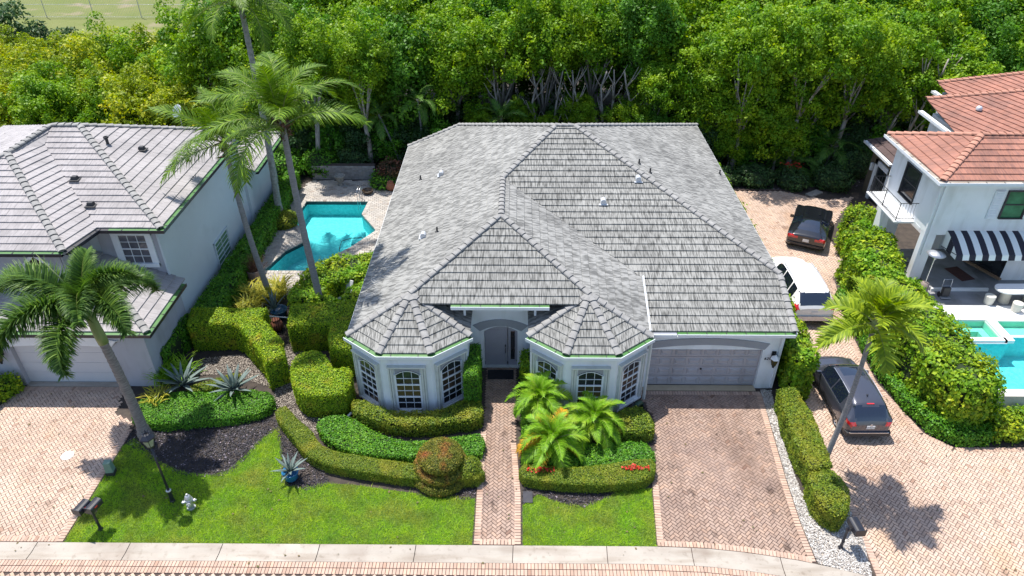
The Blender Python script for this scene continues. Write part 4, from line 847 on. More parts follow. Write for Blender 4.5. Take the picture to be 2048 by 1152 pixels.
# block 2
x2, y2a, y2b, rz2 = 23.0, 35.6, 39.4, 6.35; ap2 = (x2+2.2, 39.2, 7.3)
f = lambda x, y: rz2+.30*(x-x2); tiles += slope([[(x2, y2a-.6), (27, y2a-.6), (31.0, 39.2), (x2, 39.4)]], lambda x, y: rz2+.10*(x-x2)+.16*(y-y2a), (-.85, -.5), M['roof_rx'], deck, expo=.42, org=(x2, y2a))
x3, y3a, y3b, rz3 = 25.3, 40.2, 42.8, 6.4
tiles += slope([[(x3, y3a-.2), (31.5, y3a-.2), (31.5, 42.9), (x3, 42.7)]], lambda x, y: rz3+.1*(x-x3)+.16*(y-y3a), (-.85, -.5), M['roof_rx'], deck, expo=.42, org=(x3, y3a))
# low brown entry roof
xl, yl, zl = 21.9, 38.6, 3.3
tiles += slope([[(xl, yl), (xl+1.9, yl), (xl+1.9, 42.0), (xl, 42.3)]], lambda x, y: zl+.25*(x-xl), (-1, 0), M['roof_brown'], deck, expo=.42, org=(xl, yl))
rroof = obj('roof', deck.mesh('roof', mats=M['underlay']), parent=rh); place_tiles(rroof, tiles, 300)
tc = mat('terracotta_ridge', (.44, .22, .155), (.36, .175, .125), 4, rough=.85, rnd=.08)
for a, b in ((c0, ap), (ap, (27, 32.05, 7.75)), (ap, cb), ((x2, 39.35, rz2+.6), (31, 39.2, rz2+1.38)), ((x3, 42.7, rz3+.4), (31.5, 42.9, rz3+1.05))): caps(rroof, (a[0], a[1], a[2]+.05), (b[0], b[1], b[2]+.05), tc, w=.16)
mb = MB(); mb.lathe([(.16, 0), (.16, .12), (.1, .2), (0, .22)], (0, 0, 0), 10); obj('roof_vent', mb.mesh('v', smooth=True, mats=M['vent']), parent=rroof, loc=(25.0, 37.6, 6.95))
wx = 19.42; wy = 29.6; PZ = 1.15
mb = MB(); mb.bb(wx, 27, wy, 34.3, PZ+2.55, rz-.12); mb.bb(22.3, 27, wy+3.0, 34.3, 0, PZ+2.56); mb.bb(wx, wx+.5, wy, wy+.45, 0, PZ+2.56); mb.bb(wx, 20.0, 33.0, 34.3, 0, PZ+2.56)
mb.bb(23.8, 27, wy+.02, wy+3.1, 0, PZ+2.56)
mb.bb(x2+.45, 32, y2a-.2, 39.0, 0, rz2-.12); mb.bb(x3+.4, 32, y3a, 42.5, 0, rz3-.12)
obj('wall', mb.mesh('wall', mats=M['stucco_r']), parent=rh)
mb = MB(); mb.bb(xl+.35, x2+.45, yl+.3, 41.8, 0, zl-.1); bw = obj('wall', mb.mesh('wall', mats=M['brownbrick']), parent=rh, label='brown brick entry wall')
# arched side opening, openings, window on the west wall
mb = MB(); mb.bb(wx-.01, wx+.02, 30.2, 32.6, PZ+2.5, PZ+2.62); mb.box((wx-.03, 29.66, 3.6), (.08, .1, 5.9)); mb.box((wx+.1, wy-.05, 4.6), (.1, .08, 4.0)); obj('downspout', mb.mesh('d', mats=M['stucco_r']), parent=rh)
sash('window', facade((wx, 32.2, 0), (0, -1, 0), (-1, 0, 0)), 1.35, 4.35, 5.95, 1, 2, rh, M['plastic'], M['glass_dark'], casing=.04)
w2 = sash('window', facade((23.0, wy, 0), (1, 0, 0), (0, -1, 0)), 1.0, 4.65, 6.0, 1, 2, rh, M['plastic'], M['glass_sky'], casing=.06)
for sx in (22.08, 23.92):
    mb = MB(); mb.bb(sx-.22, sx+.22, wy-.06, wy-.003, 4.6, 6.05)
    sh = obj('shutter', mb.mesh('shutter', mats=M['trimw']), parent=rh)
    m2 = MB()
    for k in range(16): m2.box((sx, wy-.07, 4.68+k*.087), (.36, .03, .05))
    o = obj('louvre', m2.mesh('l', mats=M['trimw']), kind='stuff'); o.parent = sh
gutter([(wx-.45, 34.75), (wx-.43, 29.15), (27, 29.15)], rz-.03, parent=rh, gm=M['concrete'], green=False)
gutter([(x2, 39.4), (x2, 35.0), (27, 35.0)], rz2-.1, parent=rh, gm=M['trimw']); gutter([(x3, 42.7), (x3, 40.0), (30, 40.0)], rz3-.1, parent=rh, gm=M['trimw']); gutter([(xl, 42.3), (xl, yl)], zl-.03, parent=rh, gm=M['trimw'])
# oval window on second block, lamp and door on the brown wall
o = obj('window', MB().lathe([(0, 0), (.3, 0)], (0, 0, 0), 14).mesh('ow', mats=M['glass_dark']), parent=rh, loc=(x2+.44, 36.6, 5.2)); o.rotation_euler = (0, -pi/2, 0); o.scale = (1.5, 1, 1)
obj('door', MB().bb(xl+.32, xl+.36, 39.3, 40.7, 0, 2.3).mesh('door', mats=M['glass_dark']), parent=rh)
obj('door_frame', MB().bb(xl+.24, xl+.34, 39.0, 39.3, 0, 2.6).bb(xl+.24, xl+.34, 40.7, 41.0, 0, 2.6).bb(xl+.24, xl+.34, 39.0, 41.0, 2.3, 2.6).mesh('df', mats=M['stucco_r']), parent=rh)
obj('wall_lamp', MB().bb(xl+.2, xl+.34, 41.25, 41.45, 1.7, 2.15).mesh('wl', mats=M['whitepl']), parent=rh)
# balcony
bx0, bx1, by0, by1, bz = 18.5, wx, 30.9, 34.1, 3.75
mb = MB(); mb.bb(bx0, bx1, by0, by1, bz-.14, bz); mb.bb(bx0-.06, bx1, by0-.06, by1+.06, bz-.07, bz-.02); mb.add([(bx0+.15, by1-.3, bz-.14), (bx1, by1-.3, bz-.14), (bx1, by1-.3, bz-.9), (bx0+.15, by1-.1, bz-.14), (bx1, by1-.1, bz-.14), (bx1, by1-.1, bz-.9)], [(0, 1, 2), (3, 5, 4), (0, 2, 5, 3)])
bal = obj('balcony', mb.mesh('balcony', mats=M['stucco_r']), parent=rh)
mb = MB(); rt_ = bz+.92
for z_ in (bz+.1, rt_): mb.tube([(bx1, by0+.05, z_), (bx0+.06, by0+.05, z_), (bx0+.06, by1-.05, z_), (bx1, by1-.05, z_)], .018, 5)
for (x_, y_) in ((bx0+.06, by0+.05), (bx0+.06, (by0+by1)/2), (bx0+.06, by1-.05)): mb.tube([(x_, y_, bz), (x_, y_, rt_+.02)], .024, 5)
o = obj('railing', mb.mesh('r', mats=M['black'])); o.parent = bal
mb = MB()
for k in range(21):
    y_ = by0+.15+k*(by1-by0-.3)/20; mb.tube([(bx0+.06, y_, rt_), (bx0+.02, y_, bz+.55), (bx0-.1, y_, bz+.25), (bx0-.02, y_, bz+.06), (bx0+.06, y_, bz+.1)], .009, 4)
for e in (by0+.05, by1-.05):
    for k in range(5): x_ = bx0+.2+k*.15; mb.tube([(x_, e, rt_), (x_, e, bz+.5), (x_, e+(-.1 if e < 32 else .1), bz+.25), (x_, e, bz+.08)], .009, 4)
o = obj('baluster', mb.mesh('b', mats=M['black']), kind='stuff'); o.parent = bal
# awning
aw = thing('awning', 'black and white striped awning over the right neighbour terrace door', 'awning', (22, wy, 3.6)); OFFS[aw.name] = (22, wy, 3.6)
n = 22; ax0, ax1 = 20.35, 27; zt, zb, yo = 3.95, 3.35, wy-1.25
for c in range(2):
    m_ = MB()
    for i in range(n):
        if i % 2 != c: continue
        a, b = ax0+(ax1-ax0)*i/n, ax0+(ax1-ax0)*(i+1)/n; N_ = 5; P = []
        for k in range(N_+1):
            t = k/N_; y_ = wy-.02+(yo-wy)*t; z_ = zt+(zb-zt)*(t**1.4)*1.0; P += [(a, y_, z_), (b, y_, z_)]
        P += [(a, yo-.1, zb-.24), (b, yo-.1, zb-.24)]; fs = [(2*k, 2*k+1, 2*k+3, 2*k+2)[::-1] for k in range(N_+1)]
        m_.add(P, fs)
    me_ = m_.mesh('a', mats=M['awn_b'] if c == 0 else M['awn_w']); obj('stripe', me_, parent=aw, kind='stuff', label='black stripes' if c == 0 else 'white stripes')
m_ = MB()
for k in range(3):
    t0, t1 = k/3, (k+1)/3; m_.add([(ax0, wy-.02+(yo-wy)*t0, zt+(zb-zt)*t0**1.4), (ax0, wy-.02+(yo-wy)*t1, zt+(zb-zt)*t1**1.4), (ax0, wy-.02+(yo-wy)*t1, zb-.24), (ax0, wy-.02+(yo-wy)*t0, zb-.24)], [(0, 1, 2, 3)], k % 2)
obj('side_flap', m_.mesh('sf', mats=[M['awn_w'], M['awn_b']]), parent=aw); obj('frame', MB().tube([(ax0, wy, 3.1), (ax0, yo, zb)], .02, 5).tube([(ax0, yo, zb-.02), (ax1, yo, zb-.02)], .02, 5).mesh('fr', mats=M['black']), parent=aw)
# terrace, raised pool, spa
terr = obj('terrace', MB().mesh('x')) if False else None
RP = [(19.3, 21.6), (24, 21.6), (24, 25.0), (21.9, 25.0), (21.4, 24.55), (19.3, 24.55)]; RS_ = [(19.4, 24.85), (21.3, 24.85), (21.3, 26.2), (19.4, 26.2)]; SH = [(21.75, 25.15), (24, 25.15), (24, 26.2), (21.75, 26.2)]
sheet('terrace', [(18.9, 21.35), (27, 21.35), (27, 27.4), (18.9, 27.4)], PZ, M['patio'], holes=[RP, RS_, SH])
sheet('terrace', [(18.9, 27.4), (27, 27.4), (27, 32.6), (19.2, 32.6)], PZ-.002, M['patio_grey'])
tw = base_thing('retaining_wall', 'white rendered wall holding up the right neighbour raised pool', 'wall', (20, 21.3, 0))
obj('render', MB().bb(18.9, 27, 21.15, 21.349, 0, PZ+.02).bb(18.7, 18.899, 21.15, 29.5, 0, PZ+.02).bb(18.9, 19.4, 29.2, 29.55, 0, PZ+.0).mesh('rw', mats=mat('beige_render', (.50, .48, .44), (.44, .42, .38), .8, rough=.85)), parent=tw)
rp = base_thing('swimming_pool', 'turquoise raised swimming pool with a white edge at the right neighbour', 'swimming pool', (21.5, 23, PZ))
def basin(parent, P, z, d, mp, nm='basin', wz=-.08, water=True):
    P = ccw(P); n = len(P); mb = MB(); tri = tessellate_polygon([[Vector((p[0], p[1], 0)) for p in P]])
    T = [t if (P[t[1]][0]-P[t[0]][0])*(P[t[2]][1]-P[t[0]][1])-(P[t[1]][1]-P[t[0]][1])*(P[t[2]][0]-P[t[0]][0]) > 0 else (t[0], t[2], t[1]) for t in tri]
    mb.add([(p[0], p[1], z) for p in P]+[(p[0], p[1], z-d) for p in P], [(i, n+i, n+(i+1) % n, (i+1) % n)[::-1] for i in range(n)]); mb.add([(p[0], p[1], z-d) for p in P], T)
    obj(nm, mb.mesh(nm, mats=mp), parent=parent)
    if water: obj('water', MB().add([(p[0], p[1], z+wz) for p in P], T).mesh('water', mats=M['water']), parent=parent)
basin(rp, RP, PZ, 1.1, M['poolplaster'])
spa = base_thing('spa_pool', 'pale green square spa pool beside the right neighbour pool', 'spa pool', (20.4, 25.5, PZ))
basin(spa, RS_, PZ, .9, M['spaplaster']); obj('bench', MB().bb(19.42, 21.28, 25.85, 26.18, PZ-.89, PZ-.35).bb(19.42, 19.8, 24.9, 25.84, PZ-.89, PZ-.35).bb(20.95, 21.28, 24.9, 25.84, PZ-.89, PZ-.35).bb(19.82, 20.93, 24.87, 25.05, PZ-.89, PZ-.35).mesh('b', mats=M['spaplaster']), parent=spa)
obj('edge', MB().bb(19.3, 21.42, 24.6, 24.84, PZ-.04, PZ+.12).bb(21.31, 21.72, 24.6, 26.3, PZ-.04, PZ+.12).bb(19.3, 21.42, 26.21, 26.35, PZ-.04, PZ+.06).mesh('e', mats=M['patio']), parent=spa)
basin(base_thing('tanning_ledge', 'shallow pale green ledge pool beside the white loungers', 'pool ledge', (22.8, 25.7, PZ)), SH, PZ, .35, M['spaplaster'])
# platform step with doormat, dark glass door, wood sill
obj('step_platform', MB().bb(19.95, 22.75, 28.7, 31.6, PZ, PZ+.16).mesh('sp', mats=M['patio_grey']), parent=rh); obj('step_trim', MB().bb(20.0, 22.76, 28.6, 28.7, PZ+.0, PZ+.15).mesh('st', mats=M['patio']), parent=rh)
obj('doormat', MB().box((22.0, 29.9, PZ+.175), (.75, 1.2, .02), rz=.25).mesh('dm', mats=M['mat_brown']), label='brown rubber doormat on the step under the striped awning', cat='doormat')
obj('glass_door', MB().add([(22.9, 31.4, PZ+.16), (23.75, 29.5, PZ+.16), (23.75, 29.5, PZ+2.5), (22.9, 31.4, PZ+2.5)], [(0, 1, 2, 3)]).mesh('gd', mats=M['glass_dark']), parent=rh)
obj('wood_sill', MB().box((23.25, 30.35, PZ+.2), (.16, 2.2, .08), rz=.42).mesh('ws', mats=M['woodstep']), parent=rh)
# table and stools
tb = thing('patio_table', 'long white oval patio table on two drum legs near the spa', 'table', (23.6, 27.75, PZ))
pts = [(.45*cos(a)*(1)+(1.0 if cos(a) > 0 else -.75)*1, .42*sin(a)) for a in np.linspace(0, 2*pi, 24, endpoint=False)]
obj('table_top', MB().prism(pts, .68, .75).mesh('tt', mats=M['patio']), parent=tb)
leg_me = MB().lathe([(.24, 0), (.24, .1), (.2, .68)], (0, 0, 0), 16).mesh('leg', smooth=True, mats=mat('beige_stone', (.52, .49, .41), (.46, .43, .36), 5, rough=.8))
for dx_ in (-.6, .55): obj('leg', leg_me, parent=tb, loc=(dx_, 0, 0))
st_me = MB().lathe([(.0, 0), (.19, 0), (.2, .05), (.23, .42), (.22, .45), (0, .45)], (0, 0, 0), 18).mesh('stool', smooth=False, mats=mat('cream_stool', (.62, .60, .53), (.58, .56, .49), 4, rough=.7))
for i, (x, y, l) in enumerate(((22.2, 27.6, 'cream drum stool standing off the left end of the white table'), (23.15, 27.0, 'cream drum stool in front of the white table nearer the spa'))):
    o = bpy.data.objects.new('stool', st_me); o.location = (x, y, PZ); link(o, None, l, 'stool', 'drum stools by the patio table')
lo = thing('sun_lounger', 'white moulded lounger at the edge of the right neighbour pool ledge', 'sun lounger', (24.0, 26.2, PZ))
obj('shell', MB().add([(-.45, 1.0, .55), (.4, 1.0, .55), (-.5, .3, .3), (.4, .3, .3), (-.5, -1.2, .22), (.4, -1.2, .22), (-.45, 1.0, .45), (.4, 1.0, .45), (-.5, .3, .05), (.4, .3, .05), (-.5, -1.2, .0), (.4, -1.2, .0)], [(0, 2, 3, 1), (2, 4, 5, 3), (6, 7, 9, 8), (8, 9, 11, 10), (0, 6, 8, 2), (2, 8, 10, 4), (4, 10, 11, 5), (1, 3, 9, 7), (3, 5, 11, 9), (0, 1, 7, 6)]).mesh('sh', mats=M['whitepl']), parent=lo)
# white parasol lamp / heater by the corner column
ph = thing('patio_heater', 'white patio heater with round reflector by the white corner wall', 'patio heater', (19.55, 28.55, PZ))
obj('pole', MB().tube([(0, 0, .5), (0, 0, 2.1)], .03, 8).tube([(0, 0, 1.85), (0, 0, 2.1)], .08, 8).mesh('pole', mats=M['chrome']), parent=ph)
obj('base', MB().lathe([(.24, 0), (.24, .06), (.2, .5), (.05, .55)], (0, 0, 0), 14).mesh('base', smooth=True, mats=M['wicker']), parent=ph)
o = obj('reflector', MB().lathe([(0, .12), (.2, .09), (.42, 0), (.4, -.02), (.18, .05), (0, .07)], (0, 0, 2.12), 18).mesh('refl', smooth=True, mats=M['silver']), parent=ph)
bt = thing('hand_truck', 'black folding cart standing beside the patio heater', 'cart', (20.35, 28.1, PZ))
obj('frame', MB().tube([(-.2, 0, .1), (-.2, .1, .95), (.2, .1, .95), (.2, 0, .1)], .018, 6).tube([(-.2, .05, .6), (.2, .05, .6)], .012, 5).box((0, -.1, .08), (.44, .3, .03)).mesh('f', mats=M['silver']), parent=bt)
obj('box', MB().box((0, -.02, .36), (.34, .22, .45), taper=.9).mesh('b', mats=M['plastic']), parent=bt)
for s in (-.2, .2):
    o = obj('wheel', MB().lathe([(.0, -.03), (.12, -.03), (.14, 0), (.12, .03), (0, .03)], (0, 0, 0), 12).mesh('w', mats=M['rubber']), parent=bt, loc=(s, .06, .13)); o.rotation_euler = (0, pi/2, 0)
# concrete boundary walls behind
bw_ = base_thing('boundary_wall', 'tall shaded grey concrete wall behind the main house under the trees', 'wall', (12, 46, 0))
obj('panel', MB().bb(-30, 40, 46.6, 46.85, 0, 2.0).mesh('p', mats=mat('dark_grey_concrete', (.20, .19, .185), (.14, .135, .13), .8, rough=.9)), parent=bw_)  # wall in dark grey concrete with random mottling
pw_ = base_thing('garden_wall', 'low weathered grey brick wall behind the left pool deck', 'wall', (-11, 43.3, 0))
gwp = sheet('x', [(0, 0), (1, 0), (0, 1)], -5, M['joint']); bpy.data.objects.remove(gwp)
obj('core', MB().bb(-13.6, -9.4, 43.3, 43.62, 0, 1.0).mesh('c', mats=M['joint']), parent=pw_)
me_ = MB().box((0, 0, 0), (.27, .09, .125)).mesh('brick', mats=M['greybrick'])
for r in range(7):
    for k in range(15):
        x = -13.45+(k+.5*(r % 2))*.28
        if x < -9.5: obj('brick', me_, parent=pw_, loc=(x, 43.28-RS.rand()*.01, .075+r*.137))
# ground kerb round the back bed, and stepping stone slabs
obj('edging', MB().tube([(12.2, 41.85, .05), (17.2, 41.8, .05), (18.6, 40.8, .05)], .05, 5).mesh('e', mats=M['joint']), kind='structure')
ss = obj('stepping_slab', MB().box((19.0, 41.3, .06), (1.1, .5, .1), rz=.6).mesh('s', mats=M['stone']), label='grey stone slab at the edge of the shaded rear bed', cat='stone slab')
# far chain link fence
fc = base_thing('chain_link_fence', 'far chain link fence across the dry field', 'fence', (-50, 87, 0))
pm_ = MB().tube([(0, 0, 0), (0, 0, 3.0), (.25, -.2, 3.3)], .05, 5).mesh('post', mats=M['silver'])
for k in range(18): obj('post', pm_, parent=fc, loc=(-78+k*5.6, 87+.02*k, 0))
mb = MB()
for z_ in (.1, 1.5, 2.9): mb.tube([(-80, 87, z_), (20, 87.3, z_)], .02, 4)
for k in range(500): x_ = -80+k*.2; mb.add([(x_, 87, .1), (x_+.02, 87, .1), (x_+.02, 87, 2.9), (x_, 87, 2.9)], [(0, 1, 2, 3)])
obj('wire_mesh', mb.mesh('wm', mats=M['silver']), parent=fc, kind='stuff')
# ================================================================ VEGETATION
def nrmz(a): return a/np.maximum(np.linalg.norm(a, axis=-1, keepdims=True), 1e-9)
def leaves(P, N, L, Wd, jit=.7, up=.25, rnd=None, sz=.35):
    """rhombus leaves at points P facing N"""
    n = len(P); nn = nrmz(N+jit*RS.randn(n, 3)*.7+np.array([0, 0, up])); t = nrmz(np.cross(nn, RS.randn(n, 3))); b = np.cross(nn, t)
    s = (1+sz*RS.randn(n, 1)).clip(.4, 1.8); l = L*.5*s; w = Wd*.5*s
    return np.stack([P-t*l, P+b*w-t*l*.15, P+t*l, P-b*w-t*l*.15], 1)
def sample(mb, density):
    T = []
    for f in mb.f:
        for k in range(1, len(f)-1): T.append((f[0], f[k], f[k+1]))
    V = np.array(mb.v); T = np.array(T); A, B, C = V[T[:, 0]], V[T[:, 1]], V[T[:, 2]]; cr = np.cross(B-A, C-A); ar = np.linalg.norm(cr, axis=1)/2
    n = max(1, int(ar.sum()*density)); i = RS.choice(len(T), n, p=ar/ar.sum()); u, v = RS.rand(2, n); s = u+v > 1; u[s], v[s] = 1-u[s], 1-v[s]
    return A[i]+u[:, None]*(B-A)[i]+v[:, None]*(C-A)[i], nrmz(cr)[i]
def offset(poly, d):
    poly = ccw(poly); n = len(poly); out = []
    for i in range(n):
        a, b, c = Vector(poly[i-1]), Vector(poly[i]), Vector(poly[(i+1) % n]); e1 = (b-a).normalized(); e2 = (c-b).normalized(); k = Vector((-(e1.y+e2.y), e1.x+e2.x))
        if k.length < 1e-4: k = Vector((-e1.y, e1.x))
        k.normalize(); out.append(tuple(b+k*d))
    return out
def bumps(P, a, f):
    return a*(np.sin(P[:, 0]*f+1.3*np.sin(P[:, 1]*f*.7))+np.sin(P[:, 1]*f*1.1+2+np.sin(P[:, 0]*f*.8))+np.sin(P[:, 2]*f*1.2+P[:, 0]*f*.5))/2
def hedge(label, poly, z1, m, L=.055, dens=1500, z0=0.0, name='hedge', cat='hedge', group=None, bev=.07, core=None, bump=.02, rough=.035, sides=1.0, jit=.75, top=None):
    poly = ccw(poly); c = (sum(p[0] for p in poly)/len(poly), sum(p[1] for p in poly)/len(poly)); P_ = [(p[0]-c[0], p[1]-c[1]) for p in poly]; n = len(P_)
    I = offset(P_, bev); I2 = offset(P_, bev*2.2)
    zt = (lambda x, y: z1) if top is None else (lambda x, y: top(x+c[0], y+c[1]))
    sk = MB(); vs = [(p[0], p[1], z0) for p in P_]+[(p[0], p[1], zt(*p)-bev*1.3) for p in P_]+[(p[0], p[1], zt(*p)-bev*.3) for p in I]+[(p[0], p[1], zt(*p)) for p in I2]
    sk.add(vs, [(r*n+i, r*n+(i+1) % n, (r+1)*n+(i+1) % n, (r+1)*n+i) for r in range(3) for i in range(n)])
    tri = tessellate_polygon([[Vector((p[0], p[1], 0)) for p in I2]]); sk.add([(p[0], p[1], zt(*p)) for p in I2], [t if (I2[t[1]][0]-I2[t[0]][0])*(I2[t[2]][1]-I2[t[0]][1])-(I2[t[1]][1]-I2[t[0]][1])*(I2[t[2]][0]-I2[t[0]][0]) > 0 else (t[0], t[2], t[1]) for t in tri])
    P, N = sample(sk, dens); keep = P[:, 2] > z0+RS.rand(len(P))*.12; P, N = P[keep], N[keep]
    w = bumps(P+np.array([c[0], c[1], 0]), bump, 3.1)+bumps(P, bump*.6, 9)+RS.randn(len(P))*rough*.6-rough*.3; sh = RS.rand(len(P)) < .03; w = w+sh*RS.rand(len(P))*L*1.6; P = P+N*w[:, None]
    V = leaves(P, N, L, L*.62, jit=jit); o = obj(name, quads(name, V, RS.rand(len(P)), m), loc=(c[0], c[1], 0), label=label, cat=cat, group=group)
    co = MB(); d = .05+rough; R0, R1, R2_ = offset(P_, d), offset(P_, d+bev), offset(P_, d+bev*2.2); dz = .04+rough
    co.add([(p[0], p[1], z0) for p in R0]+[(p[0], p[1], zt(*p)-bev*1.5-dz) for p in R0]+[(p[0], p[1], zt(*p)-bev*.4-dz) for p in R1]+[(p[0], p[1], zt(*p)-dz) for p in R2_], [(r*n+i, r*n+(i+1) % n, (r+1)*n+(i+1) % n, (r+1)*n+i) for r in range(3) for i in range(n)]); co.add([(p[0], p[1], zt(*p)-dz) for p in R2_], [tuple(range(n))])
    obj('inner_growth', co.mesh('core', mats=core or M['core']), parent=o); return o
def loftbush(label, c, tiers, m, L=.05, dens=1700, name='bush', cat='bush', group=None, jit=.75, rough=.03, bump=.03, n=20, sx=1, sy=1, core=None):
    """tiers: list of profile (r,z)"""
    sk = MB().lathe(tiers, (0, 0, 0), n); sk.v = [(v[0]*sx, v[1]*sy, v[2]) for v in sk.v]
    P, N = sample(sk, dens); P = P+N*(bumps(P+np.array([c[0], c[1], 0]), bump, 4)+RS.randn(len(P))*rough)[:, None]
    o = obj(name, quads(name, leaves(P, N, L, L*.62, jit=jit), RS.rand(len(P)), m), loc=(c[0], c[1], c[2] if len(c) > 2 else 0), label=label, cat=cat, group=group)
    ck = MB().lathe([(max(r-.06, 0), z-.03) for r, z in tiers], (0, 0, 0), n); ck.v = [(v[0]*sx, v[1]*sy, v[2]) for v in ck.v]
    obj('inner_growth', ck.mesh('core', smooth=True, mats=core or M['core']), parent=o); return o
# ---------------- lawns, beds, gravel
LAWN1 = [(-15.2, 14.95), (-15.22, 19.3), (-14.95, 19.75), (-14.45, 19.3), (-13.6, 18.6), (-12.7, 18.15), (-11.9, 17.95), (-11.3, 17.9), (-10.7, 18.15), (-10.3, 19.0), (-9.9, 19.9), (-9.45, 20.45), (-9.1, 19.3), (-8.6, 18.0), (-8.3, 17.4), (-7.6, 17.35), (-7.0, 17.55), (-6, 17.5), (-3.5, 17.1), (-1.46, 16.9), (-1.46, 14.95)]
LAWN2 = [(.24, 14.95), (.24, 16.6), (.8, 17.1), (1.6, 16.75), (2.4, 16.6), (3.2, 16.95), (3.8, 17.3), (4.93, 17.4), (4.72, 14.95)]
def lawn(poly, label):
    sheet('lawn', poly, .012, M['lawn']); xs = [p[0] for p in poly]; ys = [p[1] for p in poly]; A = area(poly); n = int(A*2300*(max(xs)-min(xs))*(max(ys)-min(ys))/A)
    x = RS.uniform(min(xs), max(xs), n); y = RS.uniform(min(ys), max(ys), n); k = inpoly(x, y, poly); x, y = x[k], y[k]; n = len(x)
    cl = np.sin(x*9+np.sin(y*7))*np.sin(y*8+1.5*np.sin(x*5)); c2_ = np.sin(x*31+2*np.sin(y*23))*np.sin(y*27+np.sin(x*19)); h = .045+.035*RS.rand(n)+.012*cl+.018*c2_; a = RS.rand(n)*2*pi; ln = .95*h*RS.randn(n); b = RS.rand(n)*2*pi; w = .016
    B0 = np.stack([x-cos_(a)*w/2, y-sin_(a)*w/2, np.full(n, .01)], 1); B1 = np.stack([x+cos_(a)*w/2, y+sin_(a)*w/2, np.full(n, .01)], 1); T = np.stack([x+ln*cos_(b)+h*.3*RS.randn(n), y+ln*sin_(b)+h*.3*RS.randn(n), h+.01], 1)
    obj('grass', quads('grass', np.stack([B0, B1, T], 1), (RS.rand(n)*.5+.12*(cl+1)+.13*(c2_+1)).clip(0, 1), M['grass']), kind='stuff', label=label, cat='grass')
cos_, sin_ = np.cos, np.sin
lawn(LAWN1, 'bright green mown lawn left of the brick walk'); lawn(LAWN2, 'small green lawn right of the brick walk')
def chips(name, poly, n, s, m, label, z=.02, h=.6, zj=.03):
    xs = [p[0] for p in poly]; ys = [p[1] for p in poly]; N_ = int(n*(max(xs)-min(xs))*(max(ys)-min(ys))); x = RS.uniform(min(xs), max(xs), N_); y = RS.uniform(min(ys), max(ys), N_); k = inpoly(x, y, poly); P = np.stack([x[k], y[k], z+zj*RS.rand(k.sum())], 1); n_ = len(P)
    nn = np.tile([0, 0, 1.0], (n_, 1)); V = leaves(P, nn, s, s*.6, jit=.8, up=.8); obj(name, quads(name, V, RS.rand(n_), m), kind='stuff', label=label, cat=name)
BED1 = [(-15.3, 19.6), (-14.4, 19.0), (-12.7, 18.0), (-11.3, 17.8), (-10.5, 18.1), (-9.9, 19.8), (-9.3, 20.5), (-10.2, 20.9), (-13.5, 20.2), (-15.1, 20.3)]
chips('mulch', smooth(BED1, 2), 650, .065, M['mulch_chip'], 'dark purple-black shredded mulch in the left front bed')
BED2 = [(-9.6, 20.4), (-9.1, 19.2), (-8.6, 17.5), (-7.6, 17.2), (-6.8, 17.5), (-7.3, 18.6), (-8.3, 19.8), (-9.2, 20.9)]
chips('mulch', BED2, 650, .06, M['mulch_chip'], 'dark mulch round the blue potted agave')
chips('mulch', [(-3.6, 17.0), (-1.45, 16.8), (-1.45, 17.9), (-3.6, 18.0)], 600, .06, M['mulch_chip'], 'dark mulch at the foot of the round topiary')
chips('mulch', [(.22, 16.6), (.8, 17.1), (1.6, 16.7), (2.4, 16.5), (3.4, 17.0), (3.4, 17.6), (.22, 17.7)], 650, .06, M['mulch_chip'], 'dark mulch under the yellowing front palm')
PATHW = [(-10.6, 26.6), (-9.9, 26.6), (-9.4, 24.4), (-9.0, 23.2), (-9.2, 21.6), (-8.0, 20.9), (-7.0, 20.9), (-7.0, 20.2), (-8.6, 19.8), (-9.5, 20.6), (-10.1, 21.4), (-10.2, 22.6), (-12.6, 23.6), (-14.2, 23.4), (-14.2, 24.6), (-12, 25.0), (-10.6, 24.2)]
chips('gravel', PATHW, 900, .05, M['gravel'], 'pale grey gravel path winding between the clipped hedges')
GR = [(10.36, 22.7), (10.17, 20.2), (9.97, 17.9), (9.86, 15.9), (9.9, 14.35), (10.6, 14.1), (11.45, 13.85), (11.72, 15.2), (11.75, 16.5), (11.3, 16.2), (10.6, 15.7), (10.3, 17.4), (10.4, 19.8), (10.8, 22.7)]
chips('shell_gravel', GR, 1900, .055, M['shell'], 'white crushed shell strip between the front driveway and the long hedge', zj=.05)
sheet('gravel_bed', GR, .008, M['gravel'])
chips('soil_litter', [(12, 41.9), (24, 42), (24, 46), (-14, 46), (-14, 43.7), (-7, 43.7), (-7, 42.6), (12, 42.9)], 60, .12, M['mulch_chip'], 'dark leaf litter under the rear trees')
chips('gravel', [(14.9, 28.3), (16.4, 31.6), (17.8, 33.6), (18.4, 33.2), (16.6, 29.0), (15.4, 26)], 300, .06, M['gravel'], 'thin gravel strip by the court kerb')
